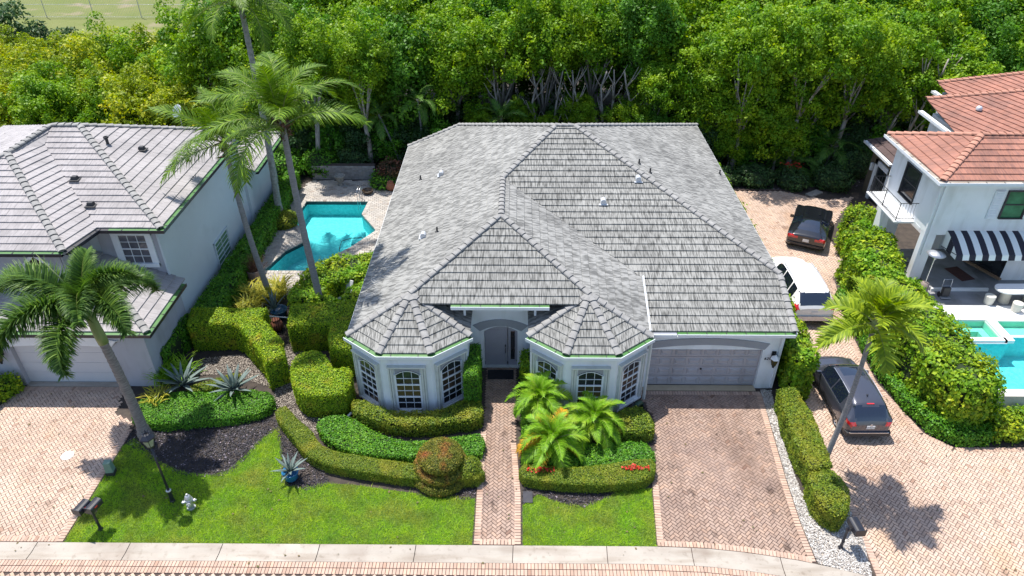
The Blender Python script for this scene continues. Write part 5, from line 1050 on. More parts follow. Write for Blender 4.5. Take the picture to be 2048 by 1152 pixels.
# ---------------- clipped hedges of the main garden
LH = M['leaf_hedge']
hedge('tall clipped hedge block with a slanting arm, left of the iron garden gate', [(-14.6, 25.1), (-12.7, 25.2), (-12.2, 24.9), (-10.9, 23.4), (-10.35, 22.5), (-9.7, 23.0), (-10.2, 24.2), (-11.1, 25.3), (-11.5, 25.6), (-11.4, 26.4), (-14.9, 26.4)], 1.6, LH, L=.06, dens=1300)
hedge('L shaped clipped hedge block right of the iron garden gate', [(-10.15, 25.1), (-8.3, 25.2), (-8.15, 24.3), (-7.9, 23.6), (-6.95, 23.4), (-6.95, 27.2), (-10.4, 26.7)], 1.6, LH, L=.06, dens=1300)
hedge('rounded kidney shaped clipped hedge beside the left turret', smooth([(-9.35, 22.5), (-9.3, 23.4), (-8.6, 23.75), (-8.0, 23.3), (-7.6, 22.6), (-6.9, 22.6), (-6.75, 21.9), (-6.8, 21.15), (-7.6, 20.9), (-8.7, 21.1)], 3), 1.3, LH, L=.055, dens=1500)
hedge('dark green hedge growing along the left neighbour wall', [(-15.2, 26.8), (-13.9, 26.7), (-13.9, 30), (-13.95, 33), (-13.95, 37), (-14.1, 42), (-14.9, 42), (-14.95, 35)], 1.15, M['leaf_dense'], L=.10, dens=560, rough=.07, bump=.06)
hedge('broad leaved hedge between the pool and the grey house', smooth([(-10.7, 27.3), (-10.6, 29.5), (-9.9, 30.9), (-8.4, 31.5), (-7.0, 31.6), (-7.0, 29.8), (-8.0, 29.3), (-9.1, 28.8), (-9.0, 27.8), (-8.2, 27.3)], 2), 1.4, M['leaf_broad'], L=.13, dens=420, rough=.1, bump=.1)
hedge('small broad leaved hedge beside the white chair at the house wall', [(-8.2, 27.2), (-7.0, 27.2), (-7.0, 28.8), (-7.9, 28.4)], 1.6, M['leaf_broad'], L=.12, dens=420, rough=.09, bump=.08)
hedge('squared narrow hedge standing against the wall left of the front door', [(-2.08, 21.2), (-1.5, 21.2), (-1.5, 23.2), (-2.08, 23.2)], 2.15, M['leaf_dense'], L=.06, dens=1100, bump=.03)
hedge('curving low olive hedge edging the lawn from the gravel path to the walk', smooth([(-9.65, 20.75), (-9.3, 21.1), (-8.7, 20.4), (-7.9, 19.7), (-7.35, 18.95), (-6.2, 18.55), (-4.5, 18.2), (-3.4, 18.05), (-1.4, 18.0), (-1.35, 17.4), (-3.4, 17.35), (-4.8, 17.55), (-6.4, 17.85), (-7.7, 18.4), (-8.6, 19.4), (-9.2, 20.1)], 2), .55, M['leaf_olive'], L=.035, dens=3600, bev=.05, bump=.012, rough=.018)
hedge('bright green low groundcover band between the turret and the curving hedge', smooth([(-7.85, 20.3), (-7.2, 20.75), (-6.4, 20.5), (-5.4, 19.75), (-4.3, 19.35), (-3.0, 19.4), (-1.4, 19.75), (-1.3, 18.7), (-2.6, 18.5), (-4.2, 18.5), (-6.2, 18.75), (-7.4, 19.5)], 2), .42, M['leaf_dense'], L=.065, dens=1200, bev=.05)
hedge('low yellow-green hedge curving under the left turret windows', smooth([(-6.6, 21.3), (-6.1, 21.3), (-5.1, 20.75), (-3.3, 20.7), (-2.3, 21.3), (-1.45, 21.3), (-1.4, 20.35), (-2.4, 20.1), (-4.3, 19.85), (-5.8, 20.3), (-6.6, 20.8)], 2), .72, M['leaf_olive'], L=.06, dens=1300, bev=.06, bump=.04, rough=.04)
hedge('low groundcover mound below the big agaves', smooth([(-15.3, 20.5), (-15.35, 21.5), (-14.5, 22.0), (-13, 21.9), (-11.5, 22.1), (-10.3, 22.0), (-9.9, 21.4), (-10.3, 20.75), (-12, 20.35), (-14.2, 20.1)], 2), .5, M['leaf_dense'], L=.06, dens=1300, bump=.04)
hedge('small rust coloured clipped mound between the two large agaves', smooth([(-13.7, 22.3), (-12.6, 22.9), (-11.9, 23.2), (-12.0, 22.6), (-12.9, 22.1), (-13.6, 22.0)], 2), .5, M['leaf_olive'], L=.05, dens=1600)
hedge('bushy clipped shrub row against the left neighbour front', [(-16.4, 23.6), (-15.0, 23.4), (-14.9, 26.4), (-15.2, 26.5), (-16.2, 25.4)], 1.3, M['leaf_dense'], L=.08, dens=800, bump=.08)
# right of the walk
hedge('low hedge under the right turret window next to the hose reel', smooth([(3.6, 20.2), (4.3, 20.9), (5.05, 21.0), (5.35, 20.4), (5.3, 19.75), (4.4, 19.6), (3.6, 19.7)], 2), .7, M['leaf_olive'], L=.06, dens=1300, bump=.03)
hedge('bright green low groundcover beside the front driveway', smooth([(.35, 19.3), (1.8, 19.2), (3.6, 19.35), (5.0, 19.3), (5.1, 18.3), (3.5, 18.2), (1.5, 18.2), (.35, 18.3)], 2), .42, M['leaf_dense'], L=.065, dens=1200)
hedge('low curved olive hedge with red blooms in front of the palms', smooth([(.3, 18.1), (1.8, 17.95), (3.6, 18.15), (5.0, 18.4), (5.05, 17.75), (4.4, 17.3), (3, 17.15), (1.6, 17.2), (.3, 17.45)], 2), .55, M['leaf_olive'], L=.04, dens=3000, bev=.05, bump=.015, rough=.02)
hedge('small dark shrub right of the front door by the turret', [(.2, 22.6), (.85, 22.6), (.85, 23.6), (.2, 23.6)], 1.5, M['leaf_broad'], L=.09, dens=600, rough=.09)
hedge('narrow hedge strip left of the palms along the walk', [(.25, 19.5), (.75, 19.5), (.8, 22.5), (.25, 22.5)], .6, M['leaf_dense'], L=.06, dens=1100)
# topiary
def tier(z0, z1, r): return [(r*.9, z0), (r, z0+(z1-z0)*.35), (r*.97, z0+(z1-z0)*.75), (r*.8, z1)]
loftbush('round tiered topiary ball with rust tinged leaves by the walk', (-2.75, 18.0), tier(.05, .42, 1.12)+tier(.44, .74, .98)+[(.62, .76), (.78, .84), (.84, .98), (.78, 1.14), (.55, 1.27), (.25, 1.33), (0, 1.34)], M['leaf_red'], L=.04, dens=3000, name='topiary', cat='topiary', bump=.015, rough=.02)
loftbush('small clipped shrub right of the round topiary', (-1.75, 17.85), [(.4, 0), (.5, .3), (.48, .6), (.3, .8), (0, .85)], M['leaf_olive'], L=.04, dens=2600)
# long right hedges
hedge('long narrow olive hedge between the white shell strip and the side court', [(10.62, 21.6), (11.3, 21.7), (11.45, 20.3), (11.4, 18.8), (11.3, 17.6), (10.5, 17.4), (10.35, 18.8), (10.45, 20.4)], 1.15, M['leaf_olive'], L=.055, dens=1800, bump=.04, rough=.03)
hedge('rounded end clump of the long hedge beside the single mailbox', smooth([(10.4, 17.3), (11.3, 17.5), (11.45, 16.6), (11.2, 15.75), (10.75, 15.5), (10.35, 16.0), (10.25, 16.7)], 2), 1.05, M['leaf_olive'], L=.055, dens=1800, bump=.05, rough=.03)
hedge('tall glossy hedge along the east wall of the grey house', [(11.15, 22.0), (12.15, 22.2), (12.15, 24.5), (12.3, 28), (12.4, 34), (12.4, 41), (11.4, 41), (11.35, 30), (11.3, 24)], 2.3, M['leaf_broad'], L=.12, dens=560, rough=.08, bump=.09)
hedge('thick yellow-green hedge between the side court and the right neighbour pool', smooth([(16.9, 31.3), (17.8, 32.2), (18.7, 32.3), (18.9, 31.0), (18.3, 28.5), (18.55, 25), (18.6, 22), (18.5, 20.4), (17.4, 20.0), (16.6, 20.7), (16.1, 22.5), (16.0, 25), (16.3, 28.5)], 2), 2.65, M['leaf_broad'], L=.14, dens=420, rough=.12, bump=.16, bev=.2)
hedge('low dark shrub edging at the foot of the thick right hedge', smooth([(16.05, 29.5), (15.85, 27), (15.6, 24.5), (15.7, 22.4), (16.15, 20.6), (16.9, 19.65), (18.3, 19.6), (18.3, 20.3), (17.0, 20.8), (16.3, 22.6), (16.3, 25), (16.7, 29)], 2), .65, M['leaf_dense'], L=.09, dens=800, rough=.08, bump=.08)
hedge('loose shrubs with red tips below the right neighbour pool wall', [(18.5, 19.75), (24, 19.75), (24, 20.9), (18.5, 20.9)], .75, M['leaf_broad'], L=.12, dens=480, rough=.13, bump=.12)
loftbush('bright yellow-green bush under the balcony corner, farther one', (19.5, 35.6), [(.7, 0), (1.0, .6), (.95, 1.3), (.6, 1.8), (0, 1.95)], M['leaf_broad'], L=.13, dens=480, rough=.1, bump=.12)
loftbush('green rounded bush under the balcony, nearer one', (18.75, 33.8), [(.8, 0), (1.05, .6), (.95, 1.2), (.6, 1.6), (0, 1.7)], M['leaf_broad'], L=.13, dens=480, rough=.1, bump=.12)
hedge('shrub bed in front of the left neighbour garage corner', [(-23, 21.0), (-21.3, 21.2), (-20.9, 22.5), (-23, 22.6)], .8, M['leaf_broad'], L=.10, dens=600, rough=.1, bump=.1)
loftbush('clipped round bush at the foot of the lichen covered palm', (-13.75, 37.0), [(.7, 0), (.85, .35), (.75, .6), (.3, .75), (0, .78)], M['leaf_olive'], L=.07, dens=900)
# red flower specks on the right front hedge
for nm, (x, y) in (('cluster of red flowers on the low hedge near the walk', (.9, 17.75)), ('cluster of red flowers on the low hedge near the driveway', (4.35, 17.85))):
    P = np.stack([x+.32*RS.randn(90).clip(-1.5, 1.5), y+.06*RS.randn(90), .60+.03*RS.rand(90)], 1); obj('red_flowers', quads('rf', leaves(P, np.tile([0, 0, 1.], (90, 1)), .07, .06), RS.rand(90), M['redflower']), kind='stuff', label=nm, cat='flowers')
# ---------------- palms
def frond(L, nl, ll, lw, a0=.1, droop=1.2, form='flat', lift=.4, bend=.5, m=None, start=.12, tipw=.3, jit=.08):
    """frond growing along +x; returns mesh with leaflets and rachis"""
    n = 14; P = [np.zeros(3)]; ang = a0; T = []
    for i in range(n):
        s = (i+.5)/n; th = a0-droop*s**1.4; d = np.array([math.cos(th), 0, math.sin(th)]); P.append(P[-1]+d*L/n); T.append(d)
    P = np.array(P); T.append(T[-1]); T = np.array(T); Q = []; R_ = []
    for s in np.linspace(start, .995, nl):
        k = s*n; i = min(int(k), n-1); p = P[i]+(P[i+1]-P[i])*(k-i); t = T[i]; u = np.array([-t[2], 0, t[0]])
        env = math.sin(pi*min(1, (.15+.85*(s-start)/(1-start)))**.75)**.6 if s < .97 else .45; lf = ll*max(.25, env)*(1+jit*RS.randn())
        rows = [(-1, lift), (1, lift)] if form == 'flat' else [(sg, l_) for sg in (-1, 1) for l_ in ((-.6, .35, 1.3))]
        for sg, lv in rows:
            lv = lv+RS.randn()*.12*(1 if form == 'flat' else 2.2); f = (.35+.75*s if form == 'flat' else .25+.4*s)+RS.randn()*jit*1.5
            d = sg*np.array([0, 1., 0])+lv*u+f*t; d /= np.linalg.norm(d); up = u-d*(u@d); up /= np.linalg.norm(up)+1e-9; w = np.cross(d, up)
            r = RS.rand(); p0 = p; segs = 3; dd = d.copy(); ww = lw
            for q in range(segs):
                p1 = p0+dd*lf/segs; w0 = lw*(1, 1.15, .8)[q]/2; w1 = lw*(1.15, .8, .06)[q]/2; Q.append([p0-w*w0, p0+w*w0, p1+w*w1, p1-w*w1]); R_.append(r); p0 = p1; dd = dd+np.array([0, 0, -bend*(q+1)*.5]); dd /= np.linalg.norm(dd)
    Q = np.array(Q); rb = MB().tube([tuple(p) for p in P], [.028*(1-.85*i/n)*(L/2.5)**.5 for i in range(n+1)], 4, cap=False); V = np.array(rb.v); F = np.array(rb.f); RQ = V[F]
    return quads('frond', np.concatenate([Q, RQ]), np.concatenate([np.array(R_), np.full(len(RQ), .5)]), [m, M['rachis']], np.r_[np.zeros(len(Q)), np.ones(len(RQ))])
def trunk_curve(base, top, lean=.1, n=10):
    b, t = Vector(base), Vector(top); out = []
    for i in range(n+1):
        s = i/n; p = b.lerp(t, s); p.x += lean*sin(pi*s); out.append(p-b)
    return out
def palm(label, base, top, r0, r1, fm, count, elev, m_bark, name='palm_tree', cat='palm tree', shaft=None, husk=0, seed=0, scale=1, lean=.1, group=None, azs=None, old=0, oldm=None, rough=0, flip=None):
    rnd = random.Random(seed); t = thing(name, label, cat, base, group=group); C = trunk_curve(base, top, lean); n = len(C)
    pts = []; rad = []
    for i in range(n-1):
        for k in range(4):
            s = (i+k/4)/(n-1); p = C[i].lerp(C[i+1], k/4); pts.append(p); rad.append((r0+(r1-r0)*s+(.5*r0*max(0, 1-s*9)))*(1+(.055 if k % 2 else -.03)))
    pts.append(C[-1]); rad.append(r1)
    obj('trunk', MB().tube(pts, rad, 10).mesh('trunk', smooth=True, mats=m_bark), parent=t)
    top_ = C[-1]; dirv = (C[-1]-C[-2]).normalized()
    if shaft:
        L_, rr, tp = shaft; obj('crownshaft', MB().tube([top_-dirv*.05, top_+dirv*L_*.15, top_+dirv*L_*.6, top_+dirv*L_], [r1*1.15, rr, rr*.85, rr*.35], 12).mesh('cs', smooth=True, mats=M['shaft']), parent=t); hub = top_+dirv*L_*.93
    else: hub = top_
    if husk:
        P = np.array([tuple(hub)])+RS.randn(husk, 3)*np.array([.13, .13, .28])-np.array([0, 0, .25]); obj('husk', quads('husk', leaves(P, RS.randn(husk, 3), .34, .09), RS.rand(husk), M['husk']), parent=t)
    for i in range(count):
        s = (i+.5)/count; az = azs[i] if azs else (i*2.39996+rnd.uniform(-.25, .25)); el = radians(elev[0]+(elev[1]-elev[0])*(s**.85)+rnd.uniform(-7, 7))
        o = bpy.data.objects.new('frond', fm[rnd.randrange(len(fm))] if not (oldm and (s > 1-old or (s > .3 and rnd.random() < old*.6))) else oldm[rnd.randrange(len(oldm))]); S.collection.objects.link(o); o.parent = t; k = scale*(.72+.28*min(1, s*2.5))*rnd.uniform(.92, 1.06)
        o.location = hub+Vector((cos(az), sin(az), 0))*.05-Vector((0, 0, .25*s)); o.rotation_euler = (rnd.uniform(-.35, .35), -el, az); o.scale = (k, k, k)
        if oldm and o.data in oldm[:1]: o['label'] = 'yellowing frond'
    return t
FR = [frond(3.3, 150, .82, .036, a0=.15, droop=1.85, form='plume', bend=.4, m=M['frond_royal']) for _ in range(3)]
FC = [frond(3.5, 66, .95, .036, a0=.3, droop=1.0+.4*k, lift=.25, bend=.6, m=M['frond_coco'], start=.1) for k in range(3)]
FX = [frond(1.75, 34, .68, .062, a0=.35, droop=1.2+.2*k, lift=.6, bend=.3, m=M['frond_xmas'], start=.16) for k in range(3)]
FD = [frond(1.5, 100, .37, .0145, a0=.35, droop=1.7+.3*k, lift=.35, bend=.35, m=M['frond_date'], start=.1) for k in range(3)]
FDY = [frond(1.5, 90, .34, .0145, a0=.35, droop=1.9, lift=.35, bend=.35, m=M['frond_dateY'], start=.1)]
FB = [frond(2.1, 44, .55, .035, a0=.3, droop=1.6+.3*k, lift=.4, bend=.6, m=M['frond_dark'], start=.12) for k in range(2)]
FO = [frond(2.0, 44, .5, .03, a0=.1, droop=1.6, lift=.2, bend=.9, m=M['frond_dry'], start=.12)]
palm('foxtail palm with bushy plume fronds and green crownshaft beside the left driveway', (-14.64, 19.95, 0), (-14.85, 20.0, 4.6), .2, .155, FR, 9, (72, 0), M['bark'], shaft=(1.9, .19, 0), seed=3, lean=.06, azs=[1.6, .35, 5.35, 3.1, 5.8, 4.05, 4.7, 1.0, 2.5])
obj('spear_leaf', MB().tube([(0, 0, 0), (-.45, .1, 1.0), (-1.0, .2, 1.9)], [.05, .03, .005], 6).mesh('sp', smooth=True, mats=M['shaft']), parent=[o for o in S.collection.objects if o.name == 'palm_tree'][0], loc=(-.45, .05, 6.35))
palm('coconut palm leaning left in front of the left neighbour wall', (-12.4, 29.4, 0), (-13.1, 29.9, 8.3), .15, .105, FC, 13, (88, -22), M['bark_pale'], seed=11, husk=90, lean=-.15, scale=.92, group='tall coconut palms')
palm('tall coconut palm with spreading crown rising by the pool hedge', (-9.3, 27.75, 0), (-9.65, 27.9, 9.9), .17, .12, FC, 18, (92, -8), M['bark_pale'], seed=23, husk=130, lean=-.1, scale=1.12, group='tall coconut palms')
palm('tallest coconut palm with lichen patched trunk near the pool corner', (-14.13, 37.4, 0), (-14.1, 37.9, 12.7), .2, .13, FC, 20, (80, -30), M['bark_lichen'], seed=31, husk=110, lean=.12, scale=1.0, group='tall coconut palms')
palm('slim christmas palm with ringed trunk growing in the long right hedge', (11.32, 18.25, 0), (11.45, 18.3, 6.55), .105, .07, FX, 18, (84, -26), M['bark_pale'], shaft=(.55, .085, 0), seed=41, lean=.1, scale=1.0)
palm('green pygmy date palm nearest the front door', (.95, 21.0, 0), (.95, 21.0, 1.15), .08, .08, FD, 34, (85, -35), M['bark'], name='pygmy_palm', seed=51, group='pygmy date palms by the right turret')
palm('pygmy date palm with yellowing tips, largest and lowest of the three', (1.35, 18.95, 0), (1.35, 18.95, .95), .08, .08, FD, 36, (85, -40), M['bark'], name='pygmy_palm', seed=52, scale=1.12, group='pygmy date palms by the right turret', old=.3, oldm=FDY+FD[:1])
palm('green pygmy date palm under the right turret window', (3.05, 20.05, 0), (3.05, 20.05, .95), .08, .08, FD, 32, (85, -38), M['bark'], name='pygmy_palm', seed=53, group='pygmy date palms by the right turret')
palm('slender palm leaning towards the roof corner of the grey house', (-8.0, 45.3, 0), (-9.2, 45.4, 3.7), .08, .06, FB, 12, (75, -35), M['bark_pale'], seed=61, scale=.85, lean=.1)
palm('bright garden palm under the trees right of the leaning palm', (-6.6, 45.8, 0), (-6.6, 45.8, 4.6), .07, .06, FB, 12, (75, -45), M['bark_pale'], seed=62, scale=.9)
for i, (x, y, z, s, l) in enumerate(((18.3, 44.6, .8, .95, 'shaded fern-like palm left in the rear bed of the side court'), (21.0, 45.2, 1.8, 1.1, 'shaded palm right in the rear bed near the brown brick entry'), (19.6, 43.2, .2, .7, 'low dark palm at the paved court edge'), (-1.2, 46.0, 3.3, 1.0, 'dark palm in the shade behind the main ridge, left of the bare trunks'), (3.0, 45.9, 1.6, .8, 'dark palm behind the roof ridge under the bare trunks'), (12.3, 48.5, 4.6, 1.1, 'palm in the gap of the trees with hanging orange fronds'), (-11.6, 45.6, 1.0, .8, 'dark shade palm behind the brick garden wall'), (-16.6, 44.5, 2.3, .9, 'dark palm behind the left neighbour rear wing'))):
    palm(l, (x, y, 0), (x+.1, y, max(z, .25)), .08, .06, FB, 13, (78, -30), M['bark'], seed=70+i, scale=s, old=.3 if 'orange' in l else 0, oldm=FO if 'orange' in l else None)
# ---------------- agaves
def agave_leaf(L, w, m, curve=.25):
    mb = MB(); n = 6; vs = []
    for i in range(n+1):
        s = i/n; ww = w*(.55+1.1*s-1.62*s*s) if s < 1 else .004; ww = max(ww, .004); z = L*(.12*s+curve*math.sin(pi*s*.5)*.0)-curve*L*s*s*.35; x = L*s
        vs += [(x, -ww, z+ww*.45), (x, 0, z), (x, ww, z+ww*.45), (x, 0, z-.035*(1-s)-.004)]
    fs = []
    for i in range(n):
        a, b = i*4, i*4+4; fs += [(a, a+1, b+1, b), (a+1, a+2, b+2, b+1), (a+2, a+3, b+3, b+2), (a+3, a, b, b+3)]
    return mb.add(vs, fs).mesh('leaf', smooth=True, mats=m)
def agave(label, loc, L, w, n, seed, m=None, elev=(80, 8), name='agave', scale=1):
    rnd = random.Random(seed); t = thing(name, label, 'agave', loc); me = agave_leaf(L, w, m or M['agave'])
    for i in range(n):
        s = i/n; o = bpy.data.objects.new('leaf', me); S.collection.objects.link(o); o.parent = t; az = i*2.39996+rnd.uniform(-.15, .15); el = radians(elev[0]+(elev[1]-elev[0])*s**.8+rnd.uniform(-6, 6)); k = (.7+.3*min(1, s*2))*rnd.uniform(.88, 1.08)
        o.rotation_euler = (rnd.uniform(-.15, .15), -el, az); o.scale = (k, k, k); o.location = (0, 0, .08)
    return t
agave('large blue agave rosette beside the gravel path', (-11.75, 22.1, .35), 1.15, .105, 30, 1)
agave('large blue agave partly hidden under the foxtail palm, left of the rust mound', (-14.0, 22.4, .35), 1.2, .12, 22, 2, elev=(70, 5))
pt = thing('potted_agave', 'blue agave growing in a bright blue glazed pot on the lawn edge', 'potted plant', (-8.25, 17.75, 0))
obj('pot', MB().lathe([(.0, .0), (.17, 0), (.25, .12), (.29, .38), (.31, .42), (.27, .42), (.25, .36), (0, .34)], (0, 0, 0), 20).mesh('pot', smooth=True, mats=M['bluepot']), parent=pt)
lm = agave_leaf(.72, .075, M['agave'])
for i in range(17):
    o = bpy.data.objects.new('leaf', lm); S.collection.objects.link(o); o.parent = pt; s = i/17; o.location = (0, 0, .42); o.rotation_euler = (0, -radians(80-70*s**.8), i*2.4); k = .75+.3*min(1, s*2); o.scale = (k, k, k)
pt = thing('potted_agave', 'dark teal pot with a pale agave and black leaves behind the iron gate', 'potted plant', (-11.45, 27.7, 0))
obj('pot', MB().lathe([(.0, .0), (.24, 0), (.34, .15), (.40, .5), (.42, .55), (.37, .55), (.35, .5), (0, .46)], (0, 0, 0), 20).mesh('pot', smooth=True, mats=M['tealpot']), parent=pt)
lm = agave_leaf(1.0, .10, M['agave'])
for i in range(9):
    o = bpy.data.objects.new('leaf', lm); S.collection.objects.link(o); o.parent = pt; s = i/9; o.location = (-.2, 0, .5); o.rotation_euler = (0, -radians(82-40*s), i*2.4)
agave('variegated spiky agave next to the iron gate', (-12.1, 27.4, .1), 1.0, .05, 16, 5, m=M['agave_var'], elev=(75, 15))
agave('small pale spiky plant in the shaded rear bed', (17.1, 43.0, .1), .7, .03, 14, 6, m=M['agave_var'], elev=(75, 10), name='spiky_plant')
def straps(label, pts, n, L, w, m, h=.9):
    c = pts[0]; Q, R_ = [], []
    for i in range(n):
        b = np.array(pts[RS.randint(len(pts))], float)-np.array([c[0], c[1]]); p = np.array([b[0]+RS.randn()*.18, b[1]+RS.randn()*.18, .1+.3*RS.rand()]); az = RS.rand()*2*pi; d = np.array([cos(az)*.55, sin(az)*.55, h+.3*RS.rand()]); d /= np.linalg.norm(d); w_ = np.array([-sin(az), cos(az), 0]); r = RS.rand(); l = L*(.6+.5*RS.rand())
        for q in range(4):
            p1 = p+d*l/4; a, e = w*(.7, 1, .85, .5)[q]/2, w*(1, .85, .5, .05)[q]/2; Q.append([p-w_*a, p+w_*a, p1+w_*e, p1-w_*e]); R_.append(r); p = p1; d = d+np.array([0, 0, -.38]); d /= np.linalg.norm(d)
    return obj('strap_leaf_plant', quads('sl', np.array(Q), np.array(R_), m), loc=(c[0], c[1], 0), label=label, cat='plant')
pass
straps('yellow strap leaved plants massed round the base of the leaning coconut palm', [(-13.2, 29.2), (-13.0, 28.2), (-12.4, 28.9), (-11.9, 29.2), (-12.9, 27.4), (-12.0, 29.8)], 620, 1.1, .055, M['strap'])
straps('small yellow strap leaved clump under the shade trees', [(-14.7, 21.6)], 90, .8, .05, M['strap'])
straps('leafy green clump between the foxtail palm and the agaves', [(-14.9, 22.8), (-14.3, 23.2), (-15.2, 23.3)], 260, 1.1, .05, M['frond_date'])
# ---------------- broad trees
def tree_mesh(seed, rx, rz_, m, n_clump=95, per=120, L=.19, low=-.9, clump=(.25, .8)):
    rs = np.random.RandomState(seed); d = nrmz(rs.randn(n_clump*3, 3)); d = d[d[:, 2] > low][:n_clump]; rad = .45+.62*rs.rand(len(d))**.8; a = np.arctan2(d[:, 1], d[:, 0]); lob = 1+.28*np.sin(3*a+seed)*np.cos(2.3*d[:, 2]+seed*.7)+.14*np.sin(5*d[:, 2]*2+seed+a*2)
    C = d*np.array([rx, rx, rz_])*(rad*lob)[:, None]; P, N, R_ = [], [], []
    for c, dd in zip(C, d):
        r = rs.uniform(*clump); k = int(per*(r/.6)**2)+14; e = nrmz(rs.randn(k, 3)+dd*.5+np.array([0, 0, .45])); st = np.array([rs.uniform(.7, 1.3), rs.uniform(.7, 1.3), rs.uniform(.6, 1.25)]); rr = r*(.35+.75*rs.rand(k, 1)**.6); P.append(c+e*rr*st); N.append(e); R_.append((.55*rs.rand()+.45*rs.rand(k)))
    k = 500; e = nrmz(rs.randn(k, 3)); P.append(e*np.array([rx, rx, rz_])*(1.02+.16*rs.rand(k, 1))); N.append(e); R_.append(rs.rand(k))
    P = np.concatenate(P); N = np.concatenate(N); R_ = np.concatenate(R_)
    return quads('crown', leaves(P, N, L, L*.6, jit=1.0, up=.35), R_, m)
def trunk_mesh(seed, h, r, spread, n=5, m=None):
    rnd = random.Random(seed); mb = MB(); fork = h*rnd.uniform(.25, .45); mb.tube([(0, 0, -.1), (rnd.uniform(-.1, .1), rnd.uniform(-.1, .1), fork*.5), (rnd.uniform(-.15, .15), 0, fork)], [r*1.4, r, r*.9], 7)
    for i in range(n):
        a = 2*pi*i/n+rnd.uniform(-.4, .4); s = spread*rnd.uniform(.5, 1); e = h*rnd.uniform(.75, 1.05); p1 = (cos(a)*s*.35, sin(a)*s*.35, fork+(e-fork)*.4); p2 = (cos(a)*s*.8, sin(a)*s*.8, e)
        mb.tube([(0, 0, fork), p1, p2], [r*.6, r*.42, r*.15], 6)
        for j in range(2): b = a+rnd.uniform(-1, 1); mb.tube([p1, (p1[0]+cos(b)*s*.5, p1[1]+sin(b)*s*.5, p1[2]+(e-fork)*.4)], [r*.3, r*.1], 5)
    return mb.mesh('trunk', smooth=True, mats=m or M['wood'])
CR = [tree_mesh(100+k, 2.3+.15*k, 3.0-.2*k, M['leaf_tree'], n_clump=190, per=95) for k in range(5)]
MXT = mat('x', (1, 1, 1)); M['leaf_tree_g'] = leaf('deep_fig_leaf', (.065, .165, .012), RG, c2=(.05, .13, .012), trans=.3); CR += [tree_mesh(150+k, 2.3, 2.8, M['leaf_tree_g'], n_clump=180, per=95) for k in range(2)]; bpy.data.materials.remove(MXT)
CY_ = [tree_mesh(200+k, 2.3, 2.3, M['leaf_tree_y'], n_clump=150, per=95) for k in range(3)]
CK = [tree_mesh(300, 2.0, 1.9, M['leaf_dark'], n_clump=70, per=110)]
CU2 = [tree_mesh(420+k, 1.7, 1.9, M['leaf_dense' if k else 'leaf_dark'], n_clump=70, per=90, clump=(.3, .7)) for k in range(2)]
TM = [trunk_mesh(k, 6.5, .16, 1.8) for k in range(3)]
def tree(label, x, y, zc, crown, s=1.0, seed=0, group='broad leaved trees behind the houses', sz=1.0, cat='tree', tm=None):
    rnd = random.Random(seed); t = thing('broadleaf_tree', label, cat, (x, y, 0), rz=rnd.uniform(0, 6.28), group=group)
    o = bpy.data.objects.new('crown', crown); S.collection.objects.link(o); o.parent = t; o.location = (0, 0, zc); o.scale = (s, s, s*sz)
    o = bpy.data.objects.new('trunk', tm or TM[seed % 3]); S.collection.objects.link(o); o.parent = t; k = max(.3, zc/6.3); o.scale = (min(1, k*1.2), min(1, k*1.2), k)
    return t
rnd = random.Random(5)
ORD = 'first second third fourth fifth sixth seventh eighth ninth tenth eleventh twelfth thirteenth fourteenth fifteenth sixteenth seventeenth eighteenth nineteenth twentieth'.split()+['twenty-'+q for q in 'first second third fourth fifth sixth seventh eighth ninth'.split()]
ROWS = []
# main belt (right and centre)
for row, (y, zc, s) in enumerate(((48.6, 6.2, 1.0), (51.6, 7.2, 1.12), (55.2, 8.0, 1.2), (59.5, 8.6, 1.25))):
    x = -21+row*1.4
    while x < 44+row*2: ROWS.append((x+rnd.uniform(-.5, .5), y+rnd.uniform(-.7, .7), zc+rnd.uniform(-.5, .5), s*rnd.uniform(.9, 1.1), row)); x += 3.3*s
def desc(x, y, zc, row):
    side = 'far left' if x < -30 else 'left' if x < -18 else 'left of centre' if x < -6 else 'central' if x < 6 else 'right of centre' if x < 18 else 'right' if x < 30 else 'far right'
    return side, ('front', 'second', 'third', 'rear', 'last')[row]
for i, (x, y, zc, s, row) in enumerate(ROWS):
    sd_, rw = desc(x, y, zc, row)
    if row == 0 and -3.5 < x < 9: zc += 1.7; s *= .85
    k_ = sum(1 for r in ROWS if r[4] == row and r[0] <= x); tree(f'green broad leaved tree, {rw} row behind the houses, {ORD[k_-1]} from the left', x, y, zc, CR[(i*3+row) % 7], s, i, group=f'green trees in the {rw} row behind the houses')
for i, (x, y, zc, s) in enumerate(((13.2, 46.3, 4.4, .85), (16.2, 45.6, 4.6, .95), (19.3, 46.4, 4.8, .95), (22.4, 47.2, 5.2, .9), (17.4, 44.8, 2.9, .62), (14.4, 45.2, 2.2, .5), (25.5, 47.3, 5.6, .9), (28.5, 46.0, 5.0, .9), (-10.6, 47.2, 4.6, .8), (-14, 47.4, 4.3, .8), (-17.6, 47.0, 4.6, .8), (9.4, 47.2, 5.0, .65))):
    tree(('low dense fig tree at the rear bed, ' if zc < 3.5 else 'dense fig tree overhanging the rear bed, ')+ORD[sum(1 for q in (13.2, 14.4, 16.2, 17.4, 19.3, 22.4, 25.5, 28.5) if q <= x)-1]+' from the left' if x > 12 else 'dense tree overhanging the rear wall, '+ORD[sum(1 for q in (-17.6, -14, -10.6, 9.4) if q <= x)-1]+' from the left', x, y, zc, CR[i % 4], s, 200+i, group='dense trees overhanging the rear beds, right' if x > 12 else 'dense trees over the rear wall')
